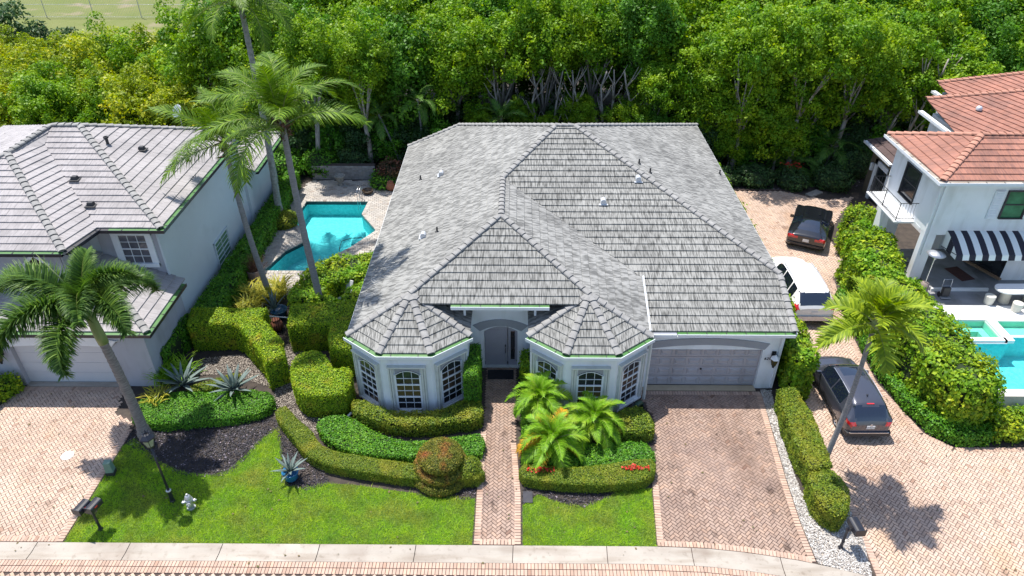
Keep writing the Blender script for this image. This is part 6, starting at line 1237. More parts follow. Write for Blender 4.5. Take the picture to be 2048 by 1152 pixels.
# left belt: lower, yellow-green
for row, (y, zc, s) in enumerate(((46.8, 2.6, 1.0), (50.0, 2.9, 1.05), (53.4, 3.2, 1.05), (57.0, 3.1, 1.0))):
    x = -47
    while x < -20.5+row*1.2:
        yel = rnd.random() < .62; xx, yy = x+rnd.uniform(-.6, .6), y+rnd.uniform(-.7, .7)
        kk = int((x+47)/3.5)
        tree(f'{"yellow-green" if yel else "green"} bushy tree, {("front", "second", "third", "last")[row]} row behind the left neighbour, {ORD[kk]} from the left', xx, yy, zc+rnd.uniform(-.5, .7), CY_[rnd.randrange(3)] if yel else CR[rnd.randrange(4)], s*rnd.uniform(.85, 1.1)*(1 if yel else .85), int(x*7+row) % 1000, group='bushy trees behind the left neighbour')
        x += 3.5
tree('dark grey-green tree at the far upper left', -42.5, 60.5, 3.6, CK[0], 1.5, 7, group=None); tree('dark shaded tree left behind the yellow-green belt', -38.5, 61, 2.6, CK[0], 1.1, 8, group=None)
for i, x in enumerate((-25, -22.5, -20)): tree(f'tall green tree rising behind the coconut palms, {ORD[i]} from the left', x, 56+i, 4.2+i*.8, CR[i], 1.05, 300+i, group='tall trees behind the coconut palms')
# bare pale trunks in the gap behind the ridge
def bare(label, x, y, h, seed, lean=0):
    rnd = random.Random(seed); mb = MB(); p = Vector((0, 0, 0)); pts = [p.copy()]; 
    for i in range(6): p = p+Vector((rnd.uniform(-.25, .25)+lean, rnd.uniform(-.1, .1), h/6)); pts.append(p.copy())
    mb.tube(pts, [.12-.012*i for i in range(7)], 6)
    for i in range(2, 6):
        for k in range(2): a = rnd.uniform(0, 6.3); q = pts[i]; mb.tube([q, q+Vector((cos(a)*.5, sin(a)*.3, .6)), q+Vector((cos(a)*.9, sin(a)*.5, 1.3))], [.05, .035, .012], 5)
    obj('bare_tree', mb.mesh('bare', smooth=True, mats=M['wood']), loc=(x, y, 0), label=label, cat='tree', group='pale bare trunks behind the main ridge')
for i, (x, l) in enumerate(((1.2, .0), (2.6, .05), (3.5, 0), (4.6, -.06), (5.6, .06), (6.6, .12), (7.9, -.12), (-1.5, .1))): bare(f'pale bare trunk in the dark gap behind the main ridge, {ORD[sum(1 for q in (1.2, 2.6, 3.5, 4.6, 5.6, 6.6, 7.9, -1.5) if q <= x)-1]} from the left', x, 46.6+.3*(i % 3), 6.2, 40+i, l)
for i, (x, y, l) in enumerate(((26.2, 45.4, .28), (26.9, 45.2, .34), (27.6, 45.6, .3))): bare(f'leaning grey root-like trunk beside the rear terracotta roof, {ORD[i]} from the left', x-1.8, y, 7.5, 60+i, l); S.collection.objects[-1]['group'] = 'leaning trunks by the terracotta roofs'
# understorey
for i, (x, y, z, k) in enumerate(((-13.2, 44.6, 7.6, .72), (-10.0, 45.0, 7.4, .7), (14.6, 44.8, 8.2, .85), (18.2, 44.6, 8.3, .9), (21.6, 45.4, 8.0, .85))): tree(f'tall tree leaning over the rear beds and shading the paving, {ORD[i]} from the left', x, y, z, CR[i % 5], k, 800+i, group='tall trees shading the rear paving')
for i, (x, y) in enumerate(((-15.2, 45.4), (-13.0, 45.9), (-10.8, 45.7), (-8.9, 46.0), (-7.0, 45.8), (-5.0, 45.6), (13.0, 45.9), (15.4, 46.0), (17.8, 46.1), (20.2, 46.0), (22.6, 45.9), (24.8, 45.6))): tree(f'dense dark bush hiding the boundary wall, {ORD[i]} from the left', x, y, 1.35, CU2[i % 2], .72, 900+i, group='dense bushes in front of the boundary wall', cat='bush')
for i, (x, y, z, k) in enumerate(((-2.6, 46.4, 2.6, .45), (.2, 46.9, 3.0, .4), (2.2, 46.3, 2.2, .38), (4.2, 47.0, 3.4, .42), (7.4, 46.6, 3.2, .45), (9.0, 46.2, 2.4, .45))): tree(f'small leafy tree among the bare trunks behind the ridge, {ORD[i]} from the left', x, y, z, CR[i % 7], k, 700+i, group='small trees among the bare trunks')
CU = [tree_mesh(400+k, 1.7, 1.9, M['leaf_dense' if k else 'leaf_dark'], n_clump=70, per=90, clump=(.3, .7)) for k in range(2)]
ux = list(np.arange(-15, 33, 2.9))
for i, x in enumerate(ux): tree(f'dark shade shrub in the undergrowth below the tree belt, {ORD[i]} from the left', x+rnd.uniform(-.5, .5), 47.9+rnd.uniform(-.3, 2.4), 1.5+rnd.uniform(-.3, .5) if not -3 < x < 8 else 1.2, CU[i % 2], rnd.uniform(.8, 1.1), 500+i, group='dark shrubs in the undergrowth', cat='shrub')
for i, x in enumerate(np.arange(-9, 13, 3.6)): tree(f'low tree filling the back of the dark gap, {ORD[i]} from the left', x, 58+i % 3, 3.6, CR[5+i % 2], 1.1, 600+i, group='low trees behind the gap')
US = [('dark leafy shrub behind the pool deck, left', (-13.2, 44.2), 1.1, 1.6, 'leaf_dense'), ('dark leafy shrub behind the garden wall', (-11.2, 44.8), 1.0, 1.5, 'leaf_dark'), ('maroon leaved shrub by the orange pot', (-8.4, 43.3), .95, 1.2, 'leaf_red2'), ('dark shrub spilling onto the pool deck corner', (-8.7, 42.4), .9, .6, 'leaf_dense'), ('dark shrub behind the left neighbour rear wing', (-15.6, 43.6), 1.3, 1.8, 'leaf_dense'),
      ('dense low shrub at the kerb of the rear bed, left', (13.4, 43.0), 1.2, .9, 'leaf_dark'), ('dense low shrub at the kerb of the rear bed, middle', (15.6, 43.0), 1.2, 1.0, 'leaf_dark'), ('dense low shrub at the kerb of the rear bed, right', (17.9, 42.4), 1.0, .9, 'leaf_dark'), ('feathery dark shrub at the court corner', (20.4, 42.4), 1.1, 1.3, 'leaf_dark'), ('dark shrub against the rear boundary wall right', (22.5, 44.4), 1.2, 1.8, 'leaf_dark'), ('dark shrub behind the maroon shrub', (-6.0, 44.4), 1.2, 2.0, 'leaf_dark'), ('climbing green shrub in front of the trunks', (8.6, 46.2), 1.2, 3.4, 'leaf_tree'), ('yellow leaved shrub among the bare trunks', (4.0, 45.9), .8, 2.0, 'leaf_tree_y'), ('tall shrub in the trunk gap', (0.4, 46.3), 1.0, 2.4, 'leaf_dark'), ('rounded green shrub against the east roof corner', (11.2, 45.4), .9, 2.4, 'leaf_dense')]
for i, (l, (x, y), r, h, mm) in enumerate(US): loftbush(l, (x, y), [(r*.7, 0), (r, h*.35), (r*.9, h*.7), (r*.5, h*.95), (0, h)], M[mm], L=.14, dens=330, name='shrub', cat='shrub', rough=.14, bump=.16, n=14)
P = np.stack([18.0+.35*RS.randn(60), 42.9+.2*RS.randn(60), 1.2+.25*RS.rand(60)], 1); obj('red_flowers', quads('rf', leaves(P, np.tile([0, 0, 1.], (60, 1)), .16, .08), RS.rand(60), M['redflower']), kind='stuff', label='red flower spray in the shaded rear bed', cat='flowers')
# ================================================================ STREET FURNITURE AND GARDEN OBJECTS
lp = thing('street_lamp', 'black lamp post with hexagonal glass lantern on the left lawn', 'street lamp', (-12.23, 16.7, 0))
obj('pole', MB().tube([(0, 0, .5), (0, 0, 2.75)], [.048, .036], 10).mesh('pole', smooth=True, mats=M['blackpl']), parent=lp)
obj('base', MB().lathe([(.095, 0), (.095, .06), (.075, .1), (.07, .5), (.085, .52), (.085, .56), (.06, .58), (.05, .6)], (0, 0, 0), 14).mesh('base', mats=M['blackpl']), parent=lp)
obj('collar', MB().lathe([(.088, .56), (.092, .58), (.088, .60), (.05, .62)], (0, 0, 0), 14).mesh('collar', mats=M['silver']), parent=lp)
mb = MB().lathe([(.04, 2.72), (.1, 2.76), (.12, 2.8), (.12, 2.82)], (0, 0, 0), 6)
for k in range(6): a = 2*pi*k/6; mb.tube([(.115*cos(a), .115*sin(a), 2.8), (.225*cos(a), .225*sin(a), 3.22)], .012, 4)
mb.tube([(.225*cos(2*pi*k/6), .225*sin(2*pi*k/6), 3.22) for k in range(7)], .014, 4)
obj('lantern_frame', mb.mesh('lf', mats=M['blackpl']), parent=lp)
gm_ = mat('frosted_lamp_glass', (.36, .38, .33), (.22, .24, .2), 3, rough=.15)
mb = MB(); 
for k in range(6):
    a, b = 2*pi*k/6+.04, 2*pi*(k+1)/6-.04; obj('pane', MB().add([(.11*cos(a), .11*sin(a), 2.83), (.11*cos(b), .11*sin(b), 2.83), (.215*cos(b), .215*sin(b), 3.2), (.215*cos(a), .215*sin(a), 3.2)], [(0, 1, 2, 3)]).mesh('pane', mats=gm_), parent=lp)
cap_ = MB().lathe([(.27, 3.21), (.26, 3.25), (.14, 3.37), (.06, 3.40), (.05, 3.45), (.02, 3.47), (.035, 3.51), (0, 3.56)], (0, 0, 0), 6)
for k in range(6): a = 2*pi*k/6; cap_.tube([(.07*cos(a), .07*sin(a), 3.41), (.12*cos(a), .12*sin(a), 3.46)], .014, 4)
obj('cap', cap_.mesh('cap', mats=M['blackpl']), parent=lp)
hy = thing('fire_hydrant', 'silver fire hydrant on the lawn beside the lamp post', 'fire hydrant', (-11.45, 16.42, 0), rz=.3)
obj('barrel', MB().lathe([(.15, 0), (.15, .05), (.1, .06), (.1, .42), (.14, .43), (.14, .47), (.12, .48), (.115, .56), (.08, .64), (.03, .68), (.03, .73), (0, .73)], (0, 0, 0), 16).mesh('barrel', mats=M['silver']), parent=hy)
cp_ = MB().lathe([(.05, 0), (.05, .1), (.065, .1), (.065, .14), (.03, .15), (.02, .18), (0, .18)], (0, 0, 0), 10).mesh('nozzle', mats=M['silver'])
for a in (0, pi, -pi/2):
    o = obj('nozzle', cp_, parent=hy, loc=(.07*cos(a), .07*sin(a), .36)); o.rotation_euler = (0, pi/2, a); k = 1.35 if a < 0 else 1; o.scale = (k, k, 1)
def mailbox(parent, x, y, z, rz, s=1.0):
    mb = MB(); w, l, h = .125*s, .205*s, .135*s; n = 8; prof = [(-w, 0), (-w, h)]+[(w*cos(pi-pi*k/n), h+w*.45*sin(pi*k/n)) for k in range(1, n)]+[(w, h), (w, 0)]; m_ = len(prof)
    vs = [(p[0], -l, p[1]) for p in prof]+[(p[0], l, p[1]) for p in prof]; mb.add(vs, [(i, (i+1) % m_, m_+(i+1) % m_, m_+i)[::-1] for i in range(m_)]+[tuple(range(m_)), tuple(range(m_, 2*m_))[::-1]])
    b = obj('box', mb.mesh('box', mats=M['blackpl']), parent=parent, loc=(x, y, z), rz=rz)
    o = obj('door', MB().box((0, -l-.012, h*.75), (w*2.15, .02, h*1.6)).mesh('door', mats=M['blackpl'])); o.parent = b
    o = obj('flag', MB().box((w+.008, -.05, h*.9), (.008, .12, .02)).mesh('flag', mats=M['taillight'])); o.parent = b
    o = obj('ridge_strip', MB().box((0, 0, h+w*.46), (.03, l*1.5, .015)).mesh('rs', mats=M['blackpl'])); o.parent = b
    return b
m1 = thing('mailbox', 'pair of black mailboxes on one ornate post at the lawn corner by the left driveway', 'mailbox', (-14.22, 15.5, 0))
obj('post', MB().lathe([(.1, 0), (.085, .05), (.05, .12), (.045, .4), (.055, .42), (.045, .44), (.042, .85), (.06, .9), (.03, 1.0)], (0, 0, 0), 10).mesh('post', smooth=True, mats=M['blackpl']), parent=m1)
obj('bracket', MB().box((-.08, .03, 1.03), (.45, .07, .04)).tube([(-.2, 0, 1.0), (-.08, 0, .85), (-.03, 0, .72)], .014, 5).tube([(.2, 0, 1.0), (.08, 0, .85), (.03, 0, .72)], .014, 5).mesh('br', mats=M['blackpl']), parent=m1)
mailbox(m1, -.26, .0, 1.06, -.25, 1.2); mailbox(m1, .1, .06, 1.06, -.25, 1.2)
m2 = thing('mailbox', 'single black mailbox on a fluted post in the white shell bed', 'mailbox', (10.85, 14.95, 0))
obj('post', MB().lathe([(.1, 0), (.085, .05), (.05, .12), (.045, .35), (.06, .37), (.045, .4), (.042, .9), (.06, .98), (.03, 1.06), (0, 1.12)], (0, 0, 0), 10).mesh('post', smooth=True, mats=M['blackpl']), parent=m2)
obj('bracket', MB().box((.14, .02, .92), (.3, .05, .05)).mesh('br', mats=M['blackpl']), parent=m2); mailbox(m2, .27, .05, .95, .08, 1.35)
tf = thing('utility_pedestal', 'pale green utility pedestal with dark base at the lawn edge', 'utility box', (-15.0, 17.95, 0), rz=.15)
obj('base', MB().box((0, 0, .09), (.30, .28, .18), taper=.95).mesh('b', mats=M['plastic']), parent=tf); obj('cabinet', MB().box((0, 0, .4), (.27, .25, .44), taper=.84).mesh('c', mats=M['grn_box']), parent=tf); obj('lid', MB().box((0, 0, .635), (.26, .24, .03), taper=.9).mesh('l', mats=M['grn_box']), parent=tf)
obj('manhole_cover', MB().lathe([(0, .0), (.0, .012), (.22, .012), (.23, 0)], (0, 0, 0), 20).mesh('mh', mats=M['whitepl']), loc=(-17.1, 18.8, .04), label='small round white cover set in the left driveway', cat='cover')
obj('valve_box_lid', MB().box((0, 0, .03), (.34, .5, .05)).mesh('vb', mats=mat('dark_lid', (.03, .03, .04), (.05, .05, .06), 5)), loc=(.43, 16.95, .01), label='dark square utility lid beside the walk on the mulch', cat='utility lid')
obj('access_box', MB().box((0, 0, .12), (.22, .3, .24), taper=.9).mesh('ab', mats=M['grn_box']), loc=(11.62, 16.7, 0), label='small green utility box half hidden behind the end of the long hedge', cat='utility box')
obj('manhole_ring', MB().lathe([(.2, 0), (.2, .03), (.24, .03), (.24, 0)], (0, 0, 0), 24).mesh('mr', mats=M['stone']), loc=(-9.95, 23.9, .03), label='round stone ring set in the gravel path near the gate', cat='stone ring')
for i, (x, y, l) in enumerate(((-7.0, 20.55, 'white garden spotlight by the hedge left of the left turret'), (-6.75, 21.0, 'small white irrigation box beside the left turret'), )):
    obj('spotlight', MB().box((0, 0, .1), (.09, .24, .07)).box((0, 0, .03), (.03, .03, .08)).mesh('sl', mats=M['whitepl']), loc=(x, y, .02), rz=-.4, label=l, cat='garden light')
# pots round the pool
def pot(name, label, x, y, prof, m, s=1, plant=None, pl=.5, n=60):
    t = thing(name, label, 'pot', (x, y, 0)); obj('pot', MB().lathe([(r*s, z*s) for r, z in prof], (0, 0, .04), 18).mesh('pot', smooth=True, mats=m), parent=t)
    if plant: 
        P = np.array([0, 0, prof[-2][1]*s+.1])+RS.randn(n, 3)*np.array([.12, .12, .1]); Q = []; 
        for p in P:
            d = nrmz(RS.randn(3)*.5+np.array([0, 0, .9])); w = nrmz(np.cross(d, RS.randn(3)))*.012; Q.append([p-w, p+w, p+d*pl+w*.3, p+d*pl-w*.3])
        obj('plant', quads('pl', np.array(Q), RS.rand(n), plant), parent=t)
    return t
URN = [(0, 0), (.2, 0), (.2, .05), (.13, .1), (.12, .16), (.22, .3), (.29, .5), (.3, .6), (.36, .62), (.36, .68), (.3, .68), (.27, .62), (0, .58)]
BOWL = [(0, 0), (.15, 0), (.3, .12), (.36, .26), (.33, .28), (.27, .18), (0, .14)]
ROUND = [(0, 0), (.14, 0), (.26, .15), (.28, .3), (.2, .45), (.13, .5), (.17, .56), (.14, .56), (.1, .5), (0, .48)]
TUB = [(0, 0), (.26, 0), (.33, .25), (.36, .55), (.38, .6), (.34, .6), (.32, .5), (0, .46)]
pot('stone_urn', 'weathered grey stone urn on the rear pool deck by the brick wall', -11.55, 42.35, URN, M['stone'], 1.0)
pot('bowl_pot', 'dark round bowl planter beside the pool handrail', -9.55, 41.1, BOWL, mat('dark_bowl', (.07, .04, .02), (.04, .03, .02), 5, rough=.4))
pot('clay_pot', 'orange terracotta jar among the shrubs at the far pool corner', -8.15, 41.6, ROUND, M['terra'], 1.1)
pot('woven_pot', 'woven patterned pot with dry reddish grass under the leaning coconut palm', -13.6, 31.0, TUB, M['wicker'], 1.15, M['husk'], .9, 160)
pot('clay_pot', 'reddish brown jar standing just behind the iron gate', -11.3, 26.75, ROUND, M['terra'], 1.1)
# iron gate
gt = base_thing('garden_gate', 'black iron picket gate between the two tall clipped hedges', 'gate', (-10.8, 26.0, 0))
mb = MB(); gx0, gx1, gy0, gy1 = -11.35, -10.45, 26.3, 26.2
obj('top_rail', MB().tube([(gx0, gy0, 1.15), (gx1, gy1, 1.15)], .03, 6).mesh('tr', mats=M['silver']), parent=gt)
obj('bottom_rail', MB().tube([(gx0, gy0, .15), (gx1, gy1, .15)], .018, 6).mesh('br', mats=M['black']), parent=gt)
pk = MB().tube([(0, 0, .05), (0, 0, 1.18)], .011, 5).mesh('picket', mats=M['black'])
for k in range(9): obj('picket', pk, parent=gt, loc=(gx0+(gx1-gx0)*k/8, gy0+(gy1-gy0)*k/8, 0))
ch = thing('pool_chair', 'white moulded pool chair between the hedges at the grey house wall', 'chair', (-8.6, 28.75, 0), rz=-.5)
obj('seat', MB().box((0, 0, .36), (.6, .6, .06)).mesh('s', mats=M['whitepl']), parent=ch); o = obj('backrest', MB().box((0, 0, .45), (.6, .06, .95)).mesh('b', mats=M['whitepl']), parent=ch, loc=(0, .3, .36)); o.rotation_euler = (-.35, 0, 0)
lg = MB().box((0, 0, .17), (.06, .06, .34)).mesh('leg', mats=M['whitepl'])
for sx in (-.25, .25):
    for sy in (-.25, .25): obj('leg', lg, parent=ch, loc=(sx, sy, 0))
br = thing('push_broom', 'black push broom lying on the shaded side court', 'broom', (19.2, 37.2, .05), rz=-.5)
obj('handle', MB().tube([(0, 0, .02), (.9, -.2, .02)], .016, 5).mesh('h', mats=M['blackpl']), parent=br); obj('head', MB().box((0, 0, .04), (.1, .45, .06)).mesh('hd', mats=M['blackpl']), parent=br)
# ================================================================ CARS
def car(label, loc, rz, st, paint_, cls, wheels, name='car', cat='car', nx=64, plate=None, extra=None, mats=None):
    """st: stations (y, zb, wlow, wbelt, zbelt, wroof, zroof); smooth loft, faces sorted into parts by cls(y,v,x,z)"""
    t = thing(name, label, cat, loc, rz=rz); st = sorted(st); Ys = np.array([s[0] for s in st]); D = np.array([s[1:] for s in st])
    def hermite(y):
        k = np.searchsorted(Ys, y)-1; k = min(max(k, 0), len(Ys)-2); t_ = (y-Ys[k])/(Ys[k+1]-Ys[k]); h = Ys[k+1]-Ys[k]
        def tan_(i):
            if i == 0 or i == len(Ys)-1: return (D[min(i+1, len(Ys)-1)]-D[max(i-1, 0)])/(Ys[min(i+1, len(Ys)-1)]-Ys[max(i-1, 0)])
            a = (D[i]-D[i-1])/(Ys[i]-Ys[i-1]); b = (D[i+1]-D[i])/(Ys[i+1]-Ys[i]); return np.where(a*b > 0, 2*a*b/(a+b+1e-12), 0)
        m0, m1 = tan_(k)*h, tan_(k+1)*h; return (2*t_**3-3*t_**2+1)*D[k]+(t_**3-2*t_**2+t_)*m0+(-2*t_**3+3*t_**2)*D[k+1]+(t_**3-t_**2)*m1
    ys = np.concatenate([Ys, np.linspace(Ys[0], Ys[-1], nx)]); ys = np.unique(np.round(ys, 3)); rings = []; vpar = []
    for y in ys:
        zb, wl, wb, zbl, wr, zr = hermite(y); K = [(0, zb), (wl*.88, zb), (wl, zb+.1), (max(wl, wb)*1.005, zb+(zbl-zb)*.55), (wb, zbl-.02), (wb-.025, zbl+.015), (wr, zr-.05-.01*(zr-zbl > .2)), (wr*.86, zr-.005), (wr*.5, zr+.02), (0, zr+.03)]
        V = [0, 1, 1.5, 3, 4, 4.2, 5, 5.3, 6, 7]; r = []; vv = []
        for i in range(len(K)-1):
            n = 3 if i in (2, 5) else 2
            if i in (6, 7, 8): n = 3
            for j in range(n): f = j/n; r.append((K[i][0]*(1-f)+K[i+1][0]*f, y, K[i][1]*(1-f)+K[i+1][1]*f)); vv.append(V[i]*(1-f)+V[i+1]*f)
        r.append((K[-1][0], y, K[-1][1])); vv.append(V[-1]); rings.append(r); vpar = vv
    n = len(vpar); parts = {}
    def put(k, q, sgn):
        parts.setdefault(k, {'v': [], 'ix': {}, 'f': []}); p = parts[k]; f = []
        for (i, j) in q:
            key = (i, j, sgn if rings[i][j][0] > 1e-6 else 0)
            if key not in p['ix']: p['ix'][key] = len(p['v']); c = rings[i][j]; p['v'].append((c[0]*sgn, c[1], c[2]))
            f.append(p['ix'][key])
        if len(set(f)) >= 3: p['f'].append(tuple(f) if sgn > 0 else tuple(f[::-1]))
    for i in range(len(ys)-1):
        for j in range(n-1):
            y = (ys[i]+ys[i+1])/2; v = (vpar[j]+vpar[j+1])/2; c = [(rings[i][j][k]+rings[i+1][j+1][k])/2 for k in range(3)]
            for sgn in (1, -1): kk_ = cls(y, v, c[0]*sgn, c[2]); put((kk_, sgn) if kk_ in ('side_window', 'tail_light', 'headlight') else (kk_, 0), [(i, j), (i+1, j), (i+1, j+1), (i, j+1)][::1], sgn)
    MM = {'body': paint_, 'rear_window': M['carglass'], 'windshield': M['carglass'], 'side_window': M['carglass'], 'sunroof': M['carglass'], 'tail_light': M['taillight'], 'headlight': M['chrome'], 'bumper': M['plastic'], 'roof_rail': M['chrome'], 'trim': M['plastic']}
    for (k, _s), p in parts.items():
        me = bpy.data.meshes.new(k); me.from_pydata(p['v'], [], p['f']); me.materials.append(MM.get(k, paint_)); me.polygons.foreach_set('use_smooth', [True]*len(p['f'])); o = obj(k, me, parent=t)
    # end caps
    for i, nm in ((0, 'rear_panel'), (len(ys)-1, 'front_panel')):
        r = rings[i]; V = [(c[0], c[1], c[2]) for c in r]+[(-c[0], c[1], c[2]) for c in r[1:-1]][::-1]; mb = MB().add(V, [tuple(range(len(V))) if i == 0 else tuple(range(len(V)))[::-1]]); obj(nm, mb.mesh(nm, mats=paint_), parent=t)
    wr_, ww, pos, tw_ = wheels
    tyre = MB().lathe([(wr_*.66, -ww/2), (wr_*.95, -ww/2), (wr_, -ww/2+.03), (wr_, ww/2-.03), (wr_*.95, ww/2), (wr_*.66, ww/2)], (0, 0, 0), 22).mesh('tyre', smooth=True, mats=M['rubber'])
    rim = MB().lathe([(wr_*.66, 0), (wr_*.6, -.03)], (0, 0, ww/2), 22)
    for k in range(5): a = 2*pi*k/5; rim.box((wr_*.33*cos(a), wr_*.33*sin(a), ww/2-.02), (wr_*.62, wr_*.2, .03), rz=a)
    rim.lathe([(0, .0), (wr_*.14, 0), (wr_*.14, -.03)], (0, 0, ww/2), 10); rim = rim.mesh('rim', mats=M['chrome']); disc = MB().lathe([(0, 0), (wr_*.62, 0)], (0, 0, ww/2-.06), 14).mesh('brake_disc', mats=M['black'])
    arch = MB().lathe([(wr_*1.0, -.005), (wr_*1.17, .004), (wr_*1.19, -.03)], (0, 0, 0), 24).mesh('wheel_arch', mats=M['plastic'])
    for y in pos:
        for s in (-1, 1):
            w = obj('wheel', tyre, parent=t, loc=(s*(tw_-ww/2+.012), y, wr_)); w.rotation_euler = (0, s*pi/2, 0)
            for nm, me in (('rim', rim), ('brake_disc', disc)): o = bpy.data.objects.new(nm, me); S.collection.objects.link(o); o.parent = w
            a = obj('wheel_arch', arch, parent=t, loc=(s*(tw_+.002), y, wr_+.01)); a.rotation_euler = (0, s*pi/2, 0)
    return t
def mirror_(t, x, y, z, m):
    for s in (-1, 1): obj('wing_mirror', MB().box((s*x, y, z), (.2, .1, .13), taper=.9).mesh('wm', mats=m), parent=t)
def plate_(t, y, z, txt, tilt=0, w=.31):
    o = obj('number_plate', MB().box((0, 0, 0), (w, .012, .155)).mesh('pl', mats=M['whitepl']), parent=t, loc=(0, y, z)); o.rotation_euler = (tilt, 0, 0)
    if txt:
        q = text('plate_text', txt, .09, (0, 0, 0), (pi/2, 0, 0), M['grn_box'], t, ext=.002); q.parent = o; q.location = (-w*.46, -.0085, -.04)
# grey SUV
def c1(y, v, x, z):
    if .06 < y < .62 and v > 5.05 and z > 1.06: return 'rear_window' if z < 1.47 and abs(x) < .64 else 'body'
    if v > 5.0 and 2.75 < y < 3.42: return 'windshield'
    if 4.22 < v < 4.95 and 1.0 < y < 3.05 and not (1.92 < y < 1.99) and z > 1.03: return 'side_window'
    if 4.0 < v < 4.22 and .9 < y < 3.1: return 'roof_rail' if False else 'body'
    if v > 5.2 and 2.05 < y < 2.62 and abs(x) < .43: return 'sunroof'
    if y < .28 and .80 < z < .99 and abs(x) > .42 and v < 5.2: return 'tail_light'
    if z < .50: return 'bumper'
    if y > 4.05 and z > .62 and abs(x) > .5 and v < 5: return 'headlight'
    return 'body'
suv = car('dark grey SUV parked on the side court under the christmas palm', (13.62, 19.8, 0), .01,
    [(0, .42, .70, .72, .82, .60, .86), (.06, .36, .80, .80, .95, .66, 1.0), (.16, .30, .86, .86, 1.02, .66, 1.16), (.34, .26, .88, .875, 1.05, .66, 1.36), (.55, .24, .885, .88, 1.05, .64, 1.52), (.8, .24, .89, .885, 1.03, .62, 1.57), (1.6, .24, .89, .885, 1.00, .61, 1.61), (2.5, .24, .89, .885, .98, .60, 1.58), (2.9, .24, .89, .88, .97, .60, 1.45), (3.25, .24, .89, .87, .96, .62, 1.16), (3.45, .24, .885, .86, .95, .66, 1.00), (3.9, .25, .87, .83, .88, .62, .95), (4.15, .28, .83, .77, .78, .58, .86), (4.29, .34, .72, .66, .66, .5, .72)],
    M['p_grey'], c1, (.33, .22, (.82, 3.43), .88))
mirror_(suv, .98, 2.95, 1.02, M['p_grey']); plate_(suv, -.02, .78, '3188HV', .05)
obj('antenna_fin', MB().add([(0, .95, 1.63), (-.03, .85, 1.62), (.03, .85, 1.62), (0, .80, 1.73)], [(0, 1, 3), (0, 3, 2), (1, 2, 3)]).mesh('af', mats=M['p_grey']), parent=suv)
obj('brake_light', MB().box((0, .50, 1.53), (.28, .05, .03)).mesh('bl', mats=M['taillight']), parent=suv)
obj('badge', MB().box((0, -.012, .90), (.08, .02, .07)).mesh('bd', mats=M['chrome']), parent=suv)
for s in (-1, 1): obj('roof_rail', MB().tube([(s*.60, .85, 1.56), (s*.605, 1.7, 1.595), (s*.60, 2.6, 1.55)], .016, 5).mesh('rr', mats=M['chrome']), parent=suv)
obj('rear_bumper', MB().prism([(-.84, -.04), (.84, -.04), (.89, .14), (.86, .3), (-.86, .3), (-.89, .14)], .33, .50).mesh('rb', mats=M['plastic']), parent=suv)
obj('bumper_strip', MB().prism([(-.74, -.065), (.74, -.065), (.78, -.02), (-.78, -.02)], .50, .535).mesh('bs', mats=M['chrome']), parent=suv)
obj('window_trim', MB().tube([(-.875, 1.0, 1.04), (-.885, 2.0, 1.01), (-.88, 3.0, .985)], .009, 4).tube([(.875, 1.0, 1.04), (.885, 2.0, 1.01), (.88, 3.0, .985)], .009, 4).mesh('wt', mats=M['chrome']), parent=suv)
obj('wiper', MB().tube([(0, .27, 1.25), (.3, .2, 1.2)], .008, 4).mesh('wp', mats=M['plastic']), parent=suv)
# black sports coupe
def c2(y, v, x, z):
    if .42 < y < 1.25 and v > 5.1 and abs(x) < .52: return 'rear_window'
    if v > 5.0 and 1.75 < y < 2.35: return 'windshield'
    if 4.3 < v < 4.95 and 1.15 < y < 2.1 and z > .88: return 'side_window'
    if y < .14 and .66 < z < .86 and .40 < abs(x) < .90: return 'tail_light'
    if z < .3: return 'bumper'
    if y > 4.1 and z > .5 and abs(x) > .55 and v < 5: return 'headlight'
    return 'body'
vp = car('black low sports coupe parked at the back of the side court', (15.95, 34.2, 0), -.45,
    [(0, .34, .78, .84, .78, .72, .84), (.05, .28, .90, .93, .86, .78, .90), (.25, .18, .96, .965, .90, .74, .96), (.6, .16, .97, .97, .90, .62, 1.05), (1.0, .16, .96, .955, .89, .55, 1.17), (1.4, .16, .95, .94, .88, .50, 1.24), (1.75, .16, .95, .94, .87, .50, 1.20), (2.1, .16, .95, .935, .86, .55, 1.02), (2.4, .16, .955, .94, .85, .68, .90), (3.0, .16, .965, .95, .82, .66, .86), (3.6, .16, .97, .955, .78, .66, .82), (4.1, .18, .93, .90, .66, .6, .70), (4.35, .24, .80, .76, .5, .5, .54), (4.46, .3, .62, .58, .42, .4, .44)],
    M['p_black'], c2, (.34, .28, (.78, 3.3), .965))
vp.scale = (1.06, 1.06, 1.06); mirror_(vp, 1.02, 2.0, .92, M['p_black']); plate_(vp, -.02, .66, None)
for s in (-1, 1): obj('tail_light', MB().prism([(s*.42, -.025), (s*.84, .0), (s*.86, .05), (s*.42, .03)], .70, .82).mesh('tl', mats=M['taillight']), parent=vp)
obj('bumper_lip', MB().prism([(-.86, -.06), (.86, -.06), (.93, .08), (-.93, .08)], .40, .47).mesh('bl', mats=M['plastic']), parent=vp)
for s in (-1, 1): obj('bonnet_scoop', MB().prism([(s*.25, 2.7), (s*.42, 2.7), (s*.38, 3.5), (s*.26, 3.5)], .85, .93).mesh('bs', mats=M['p_black']), parent=vp)
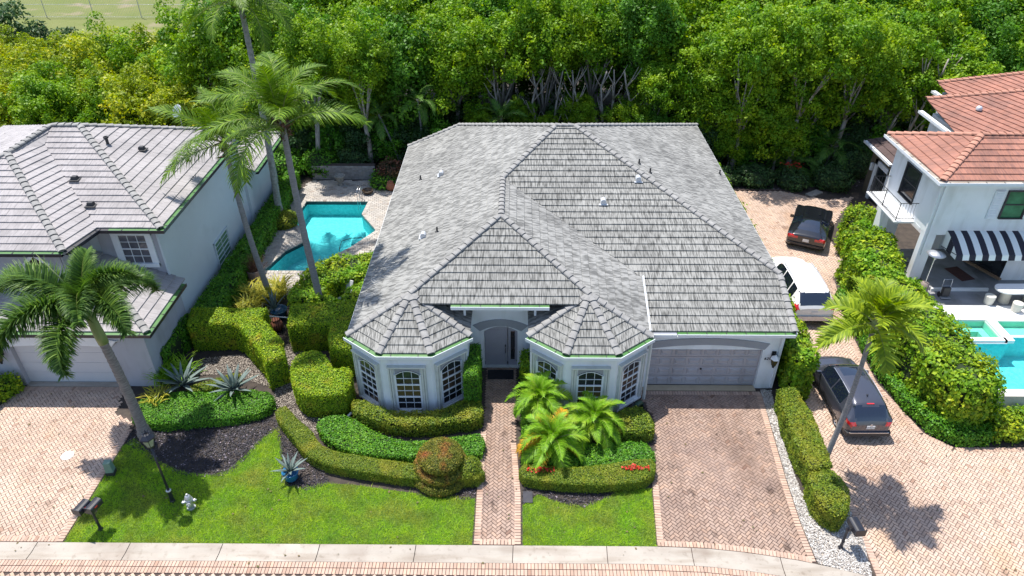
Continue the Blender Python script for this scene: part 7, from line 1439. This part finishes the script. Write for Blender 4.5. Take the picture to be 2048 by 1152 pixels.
# white SUV
def c3(y, v, x, z):
    if y < .62 and v > 5.0 and z > 1.18: return 'rear_window' if z < 1.66 and abs(x) < .72 else 'body'
    if v > 5.0 and 3.15 < y < 3.8: return 'windshield'
    if 4.22 < v < 4.95 and .8 < y < 3.4 and not (1.3 < y < 1.38) and not (2.3 < y < 2.38) and z > 1.15: return 'side_window'
    if y < .3 and .85 < z < 1.2 and abs(x) > .66 and v < 5: return 'tail_light'
    if z < .5: return 'bumper'
    return 'body'
wv = car('white SUV parked close to the tall hedge along the grey house', (14.0, 27.2, 0), .0,
    [(0, .46, .84, .86, 1.0, .72, 1.04), (.08, .38, .93, .93, 1.12, .78, 1.18), (.25, .32, .96, .96, 1.16, .76, 1.42), (.5, .3, .965, .96, 1.16, .74, 1.66), (.9, .3, .965, .96, 1.15, .72, 1.76), (2.0, .3, .965, .96, 1.14, .72, 1.78), (2.9, .3, .965, .96, 1.12, .71, 1.74), (3.3, .3, .965, .955, 1.11, .71, 1.56), (3.65, .3, .96, .95, 1.1, .74, 1.3), (3.85, .3, .955, .94, 1.08, .78, 1.14), (4.4, .32, .94, .92, 1.02, .74, 1.09), (4.75, .36, .9, .86, .9, .68, 1.0), (4.88, .42, .78, .74, .78, .6, .84)],
    M['p_white'], c3, (.38, .24, (.95, 3.85), .955))
mirror_(wv, 1.06, 3.3, 1.18, M['p_white']); plate_(wv, -.02, .82, None)
obj('rear_bumper', MB().prism([(-.9, -.07), (.9, -.07), (.96, .14), (.94, .3), (-.94, .3), (-.96, .14)], .42, .66).mesh('rb', mats=M['silver']), parent=wv)
for s in (-1, 1): obj('roof_rail', MB().tube([(s*.66, .8, 1.77), (s*.67, 2.0, 1.80), (s*.66, 3.0, 1.76)], .018, 5).mesh('rr', mats=M['silver']), parent=wv)

# fallen leaves on the paving, kerb and lawn
n = 420; x = RS.uniform(-22, 19, n); y = RS.uniform(14.0, 26, n); ok = np.zeros(n, bool)
for pl in (DL, WK, DR, CT, LAWN1, LAWN2): ok |= inpoly(x, y, pl)
ok |= (y < 14.9) & (x < 5); P = np.stack([x[ok], y[ok], np.full(ok.sum(), .075)], 1)
obj('fallen_leaves', quads('fl', leaves(P, np.tile([0, 0, 1.], (len(P), 1)), .075, .05, jit=.4, up=1), RS.rand(len(P)), mat('dry_leaf', (.16, .10, .04), (.09, .10, .03), 3, rough=.8)), kind='stuff', label='scattered dry leaves on the paving and lawn', cat='leaves')
